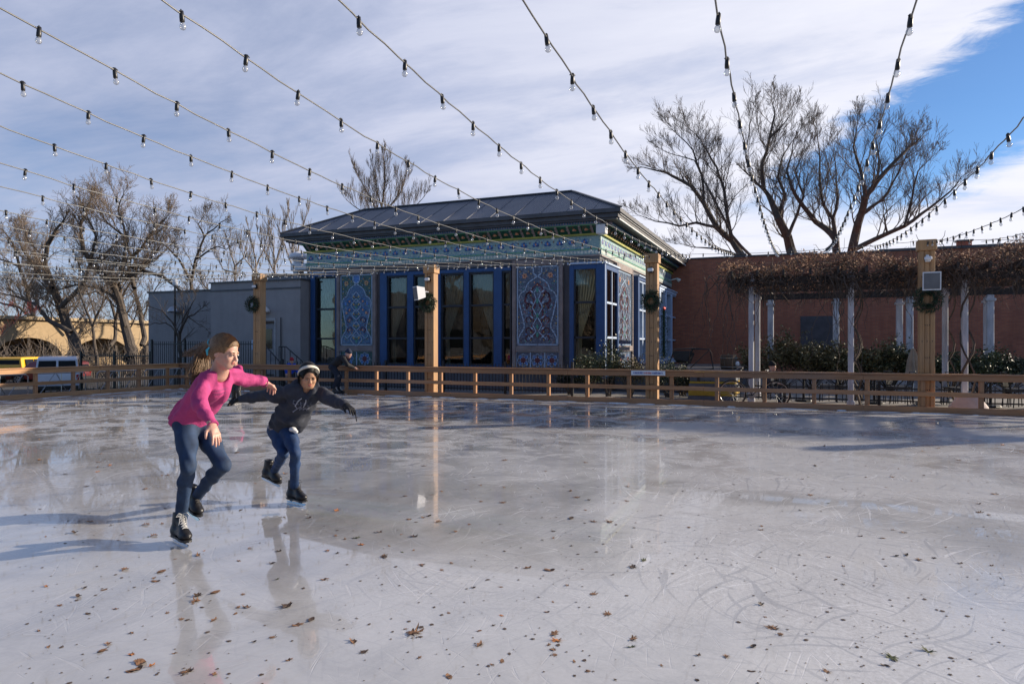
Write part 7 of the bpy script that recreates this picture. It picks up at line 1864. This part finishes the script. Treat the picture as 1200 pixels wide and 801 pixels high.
small_person('person in navy beanie and black jacket bent over, hands on the far rail', V(Q(395, 404).x, 17.05, 0), jd(head=Q(408.3, 414.5), nose=Q(408.3, 414.5)+V(.9, .25, -.35), hs=V(1, 0, 0), cn=V(.75, .1, -.65).normalized(),
    neck=Q(404, 418.5), chest=Q(398.5, 421.5), pelvis=Q(390, 428.5), rs=Q(402.5, 420, -.16), re=Q(407, 427, -.18), rw=Q(414.5, 430.3, .1), ls=Q(402.5, 420, .16), le=Q(408, 426.5, .25), lw=Q(416, 429.8, .35),
    rh=Q(390, 430, -.09), lh=Q(390.5, 430, .09), rk=Q(396, 441, -.10), lk=Q(397.5, 441, .12), ra=Q(391.5, 453.5, -.08), la=Q(396.5, 453.5, .12)), mat('black_jacket', (.012, .012, .016), .85), mat('navy_trousers', (.010, .016, .032), .9), M_navy, M_lace)
# child in pink and dark clothes half hidden behind the pink skater
M_kid = mat('child_magenta_jacket', (.35, .03, .14), .9); M_kidb = mat('child_blue_jacket', (.01, .07, .5), .8); M_redh = mat('child_red_hat', (.35, .02, .03), .9)
def child(cx, d, Hh, face, lab, Mt, Ml, Mh, hat=True, z0=0., skates=True):
    b_ = at(cx, 404, d=d); b_.z = z0; s = Hh/1.55; sd = face.cross(UP).normalized()
    q = lambda f_, r_, z: b_+face*f_*s+sd*r_*s+UP*z*s
    small_person(lab, b_, jd(head=q(.10, 0, 1.40), nose=q(1, 0, 1.2), hs=V(s*1.12 if s < 1 else 1, 0, 0), cn=(face-UP*.2).normalized(), neck=q(.05, 0, 1.24), chest=q(.03, 0, 1.08), pelvis=q(-.03, 0, .84),
        rs=q(.03, .15, 1.20), re=q(.02, .24, .98), rw=q(.14, .27, .82), ls=q(.03, -.15, 1.20), le=q(.02, -.24, .98), lw=q(.14, -.27, .82), rh=q(-.03, .08, .80), lh=q(-.03, -.08, .80), rk=q(.06, .09, .48), lk=q(.04, -.09, .48), ra=q(0, .10, .17), la=q(-.02, -.10, .17)), Mt, Ml, Mh, M_laced, hat=hat, skates=skates)
child(277.5, 17.5, 1.18, cv(-.3, -.9, 0).normalized(), 'small child skater in a pale hat half hidden behind the magenta top', M_kid, M_blackp, mat('child_pale_hat', (.35, .40, .46), .9))
child(341, 23.5, 1.12, cv(.6, -.8, 0).normalized(), 'child in bright blue jacket and red hat outside the fence behind the hooded skater', M_kidb, M_hood, M_redh, z0=-.06, skates=False)
# seated figure under the pergola
Y_ = 20.3; s_ = lambda px, py, dd=0: at(px, py, Y=Y_+dd)
small_person('person in a black beanie sitting at the table under the pergola', V(s_(900, 404).x, Y_, -.06), jd(head=s_(905, 429.5), nose=s_(905, 429.5)+V(.9, -.3, -.1), hs=V(1, 0, 0), cn=V(.95, -.2, -.1).normalized(), neck=s_(902, 437), chest=s_(900, 444), pelvis=s_(898, 456),
    rs=s_(900, 439, -.17), re=s_(903, 449, -.22), rw=s_(910, 449, -.1), ls=s_(902, 439, .17), le=s_(905, 449, .2), lw=s_(911, 449, .1), rh=s_(898, 457, -.1), lh=s_(899, 457, .1), rk=s_(914, 457, -.12), lk=s_(915, 457, .12), ra=s_(914, 470, -.12), la=s_(915, 470, .12)), M_hood, M_denim, M_glove, M_laced, skates=False)
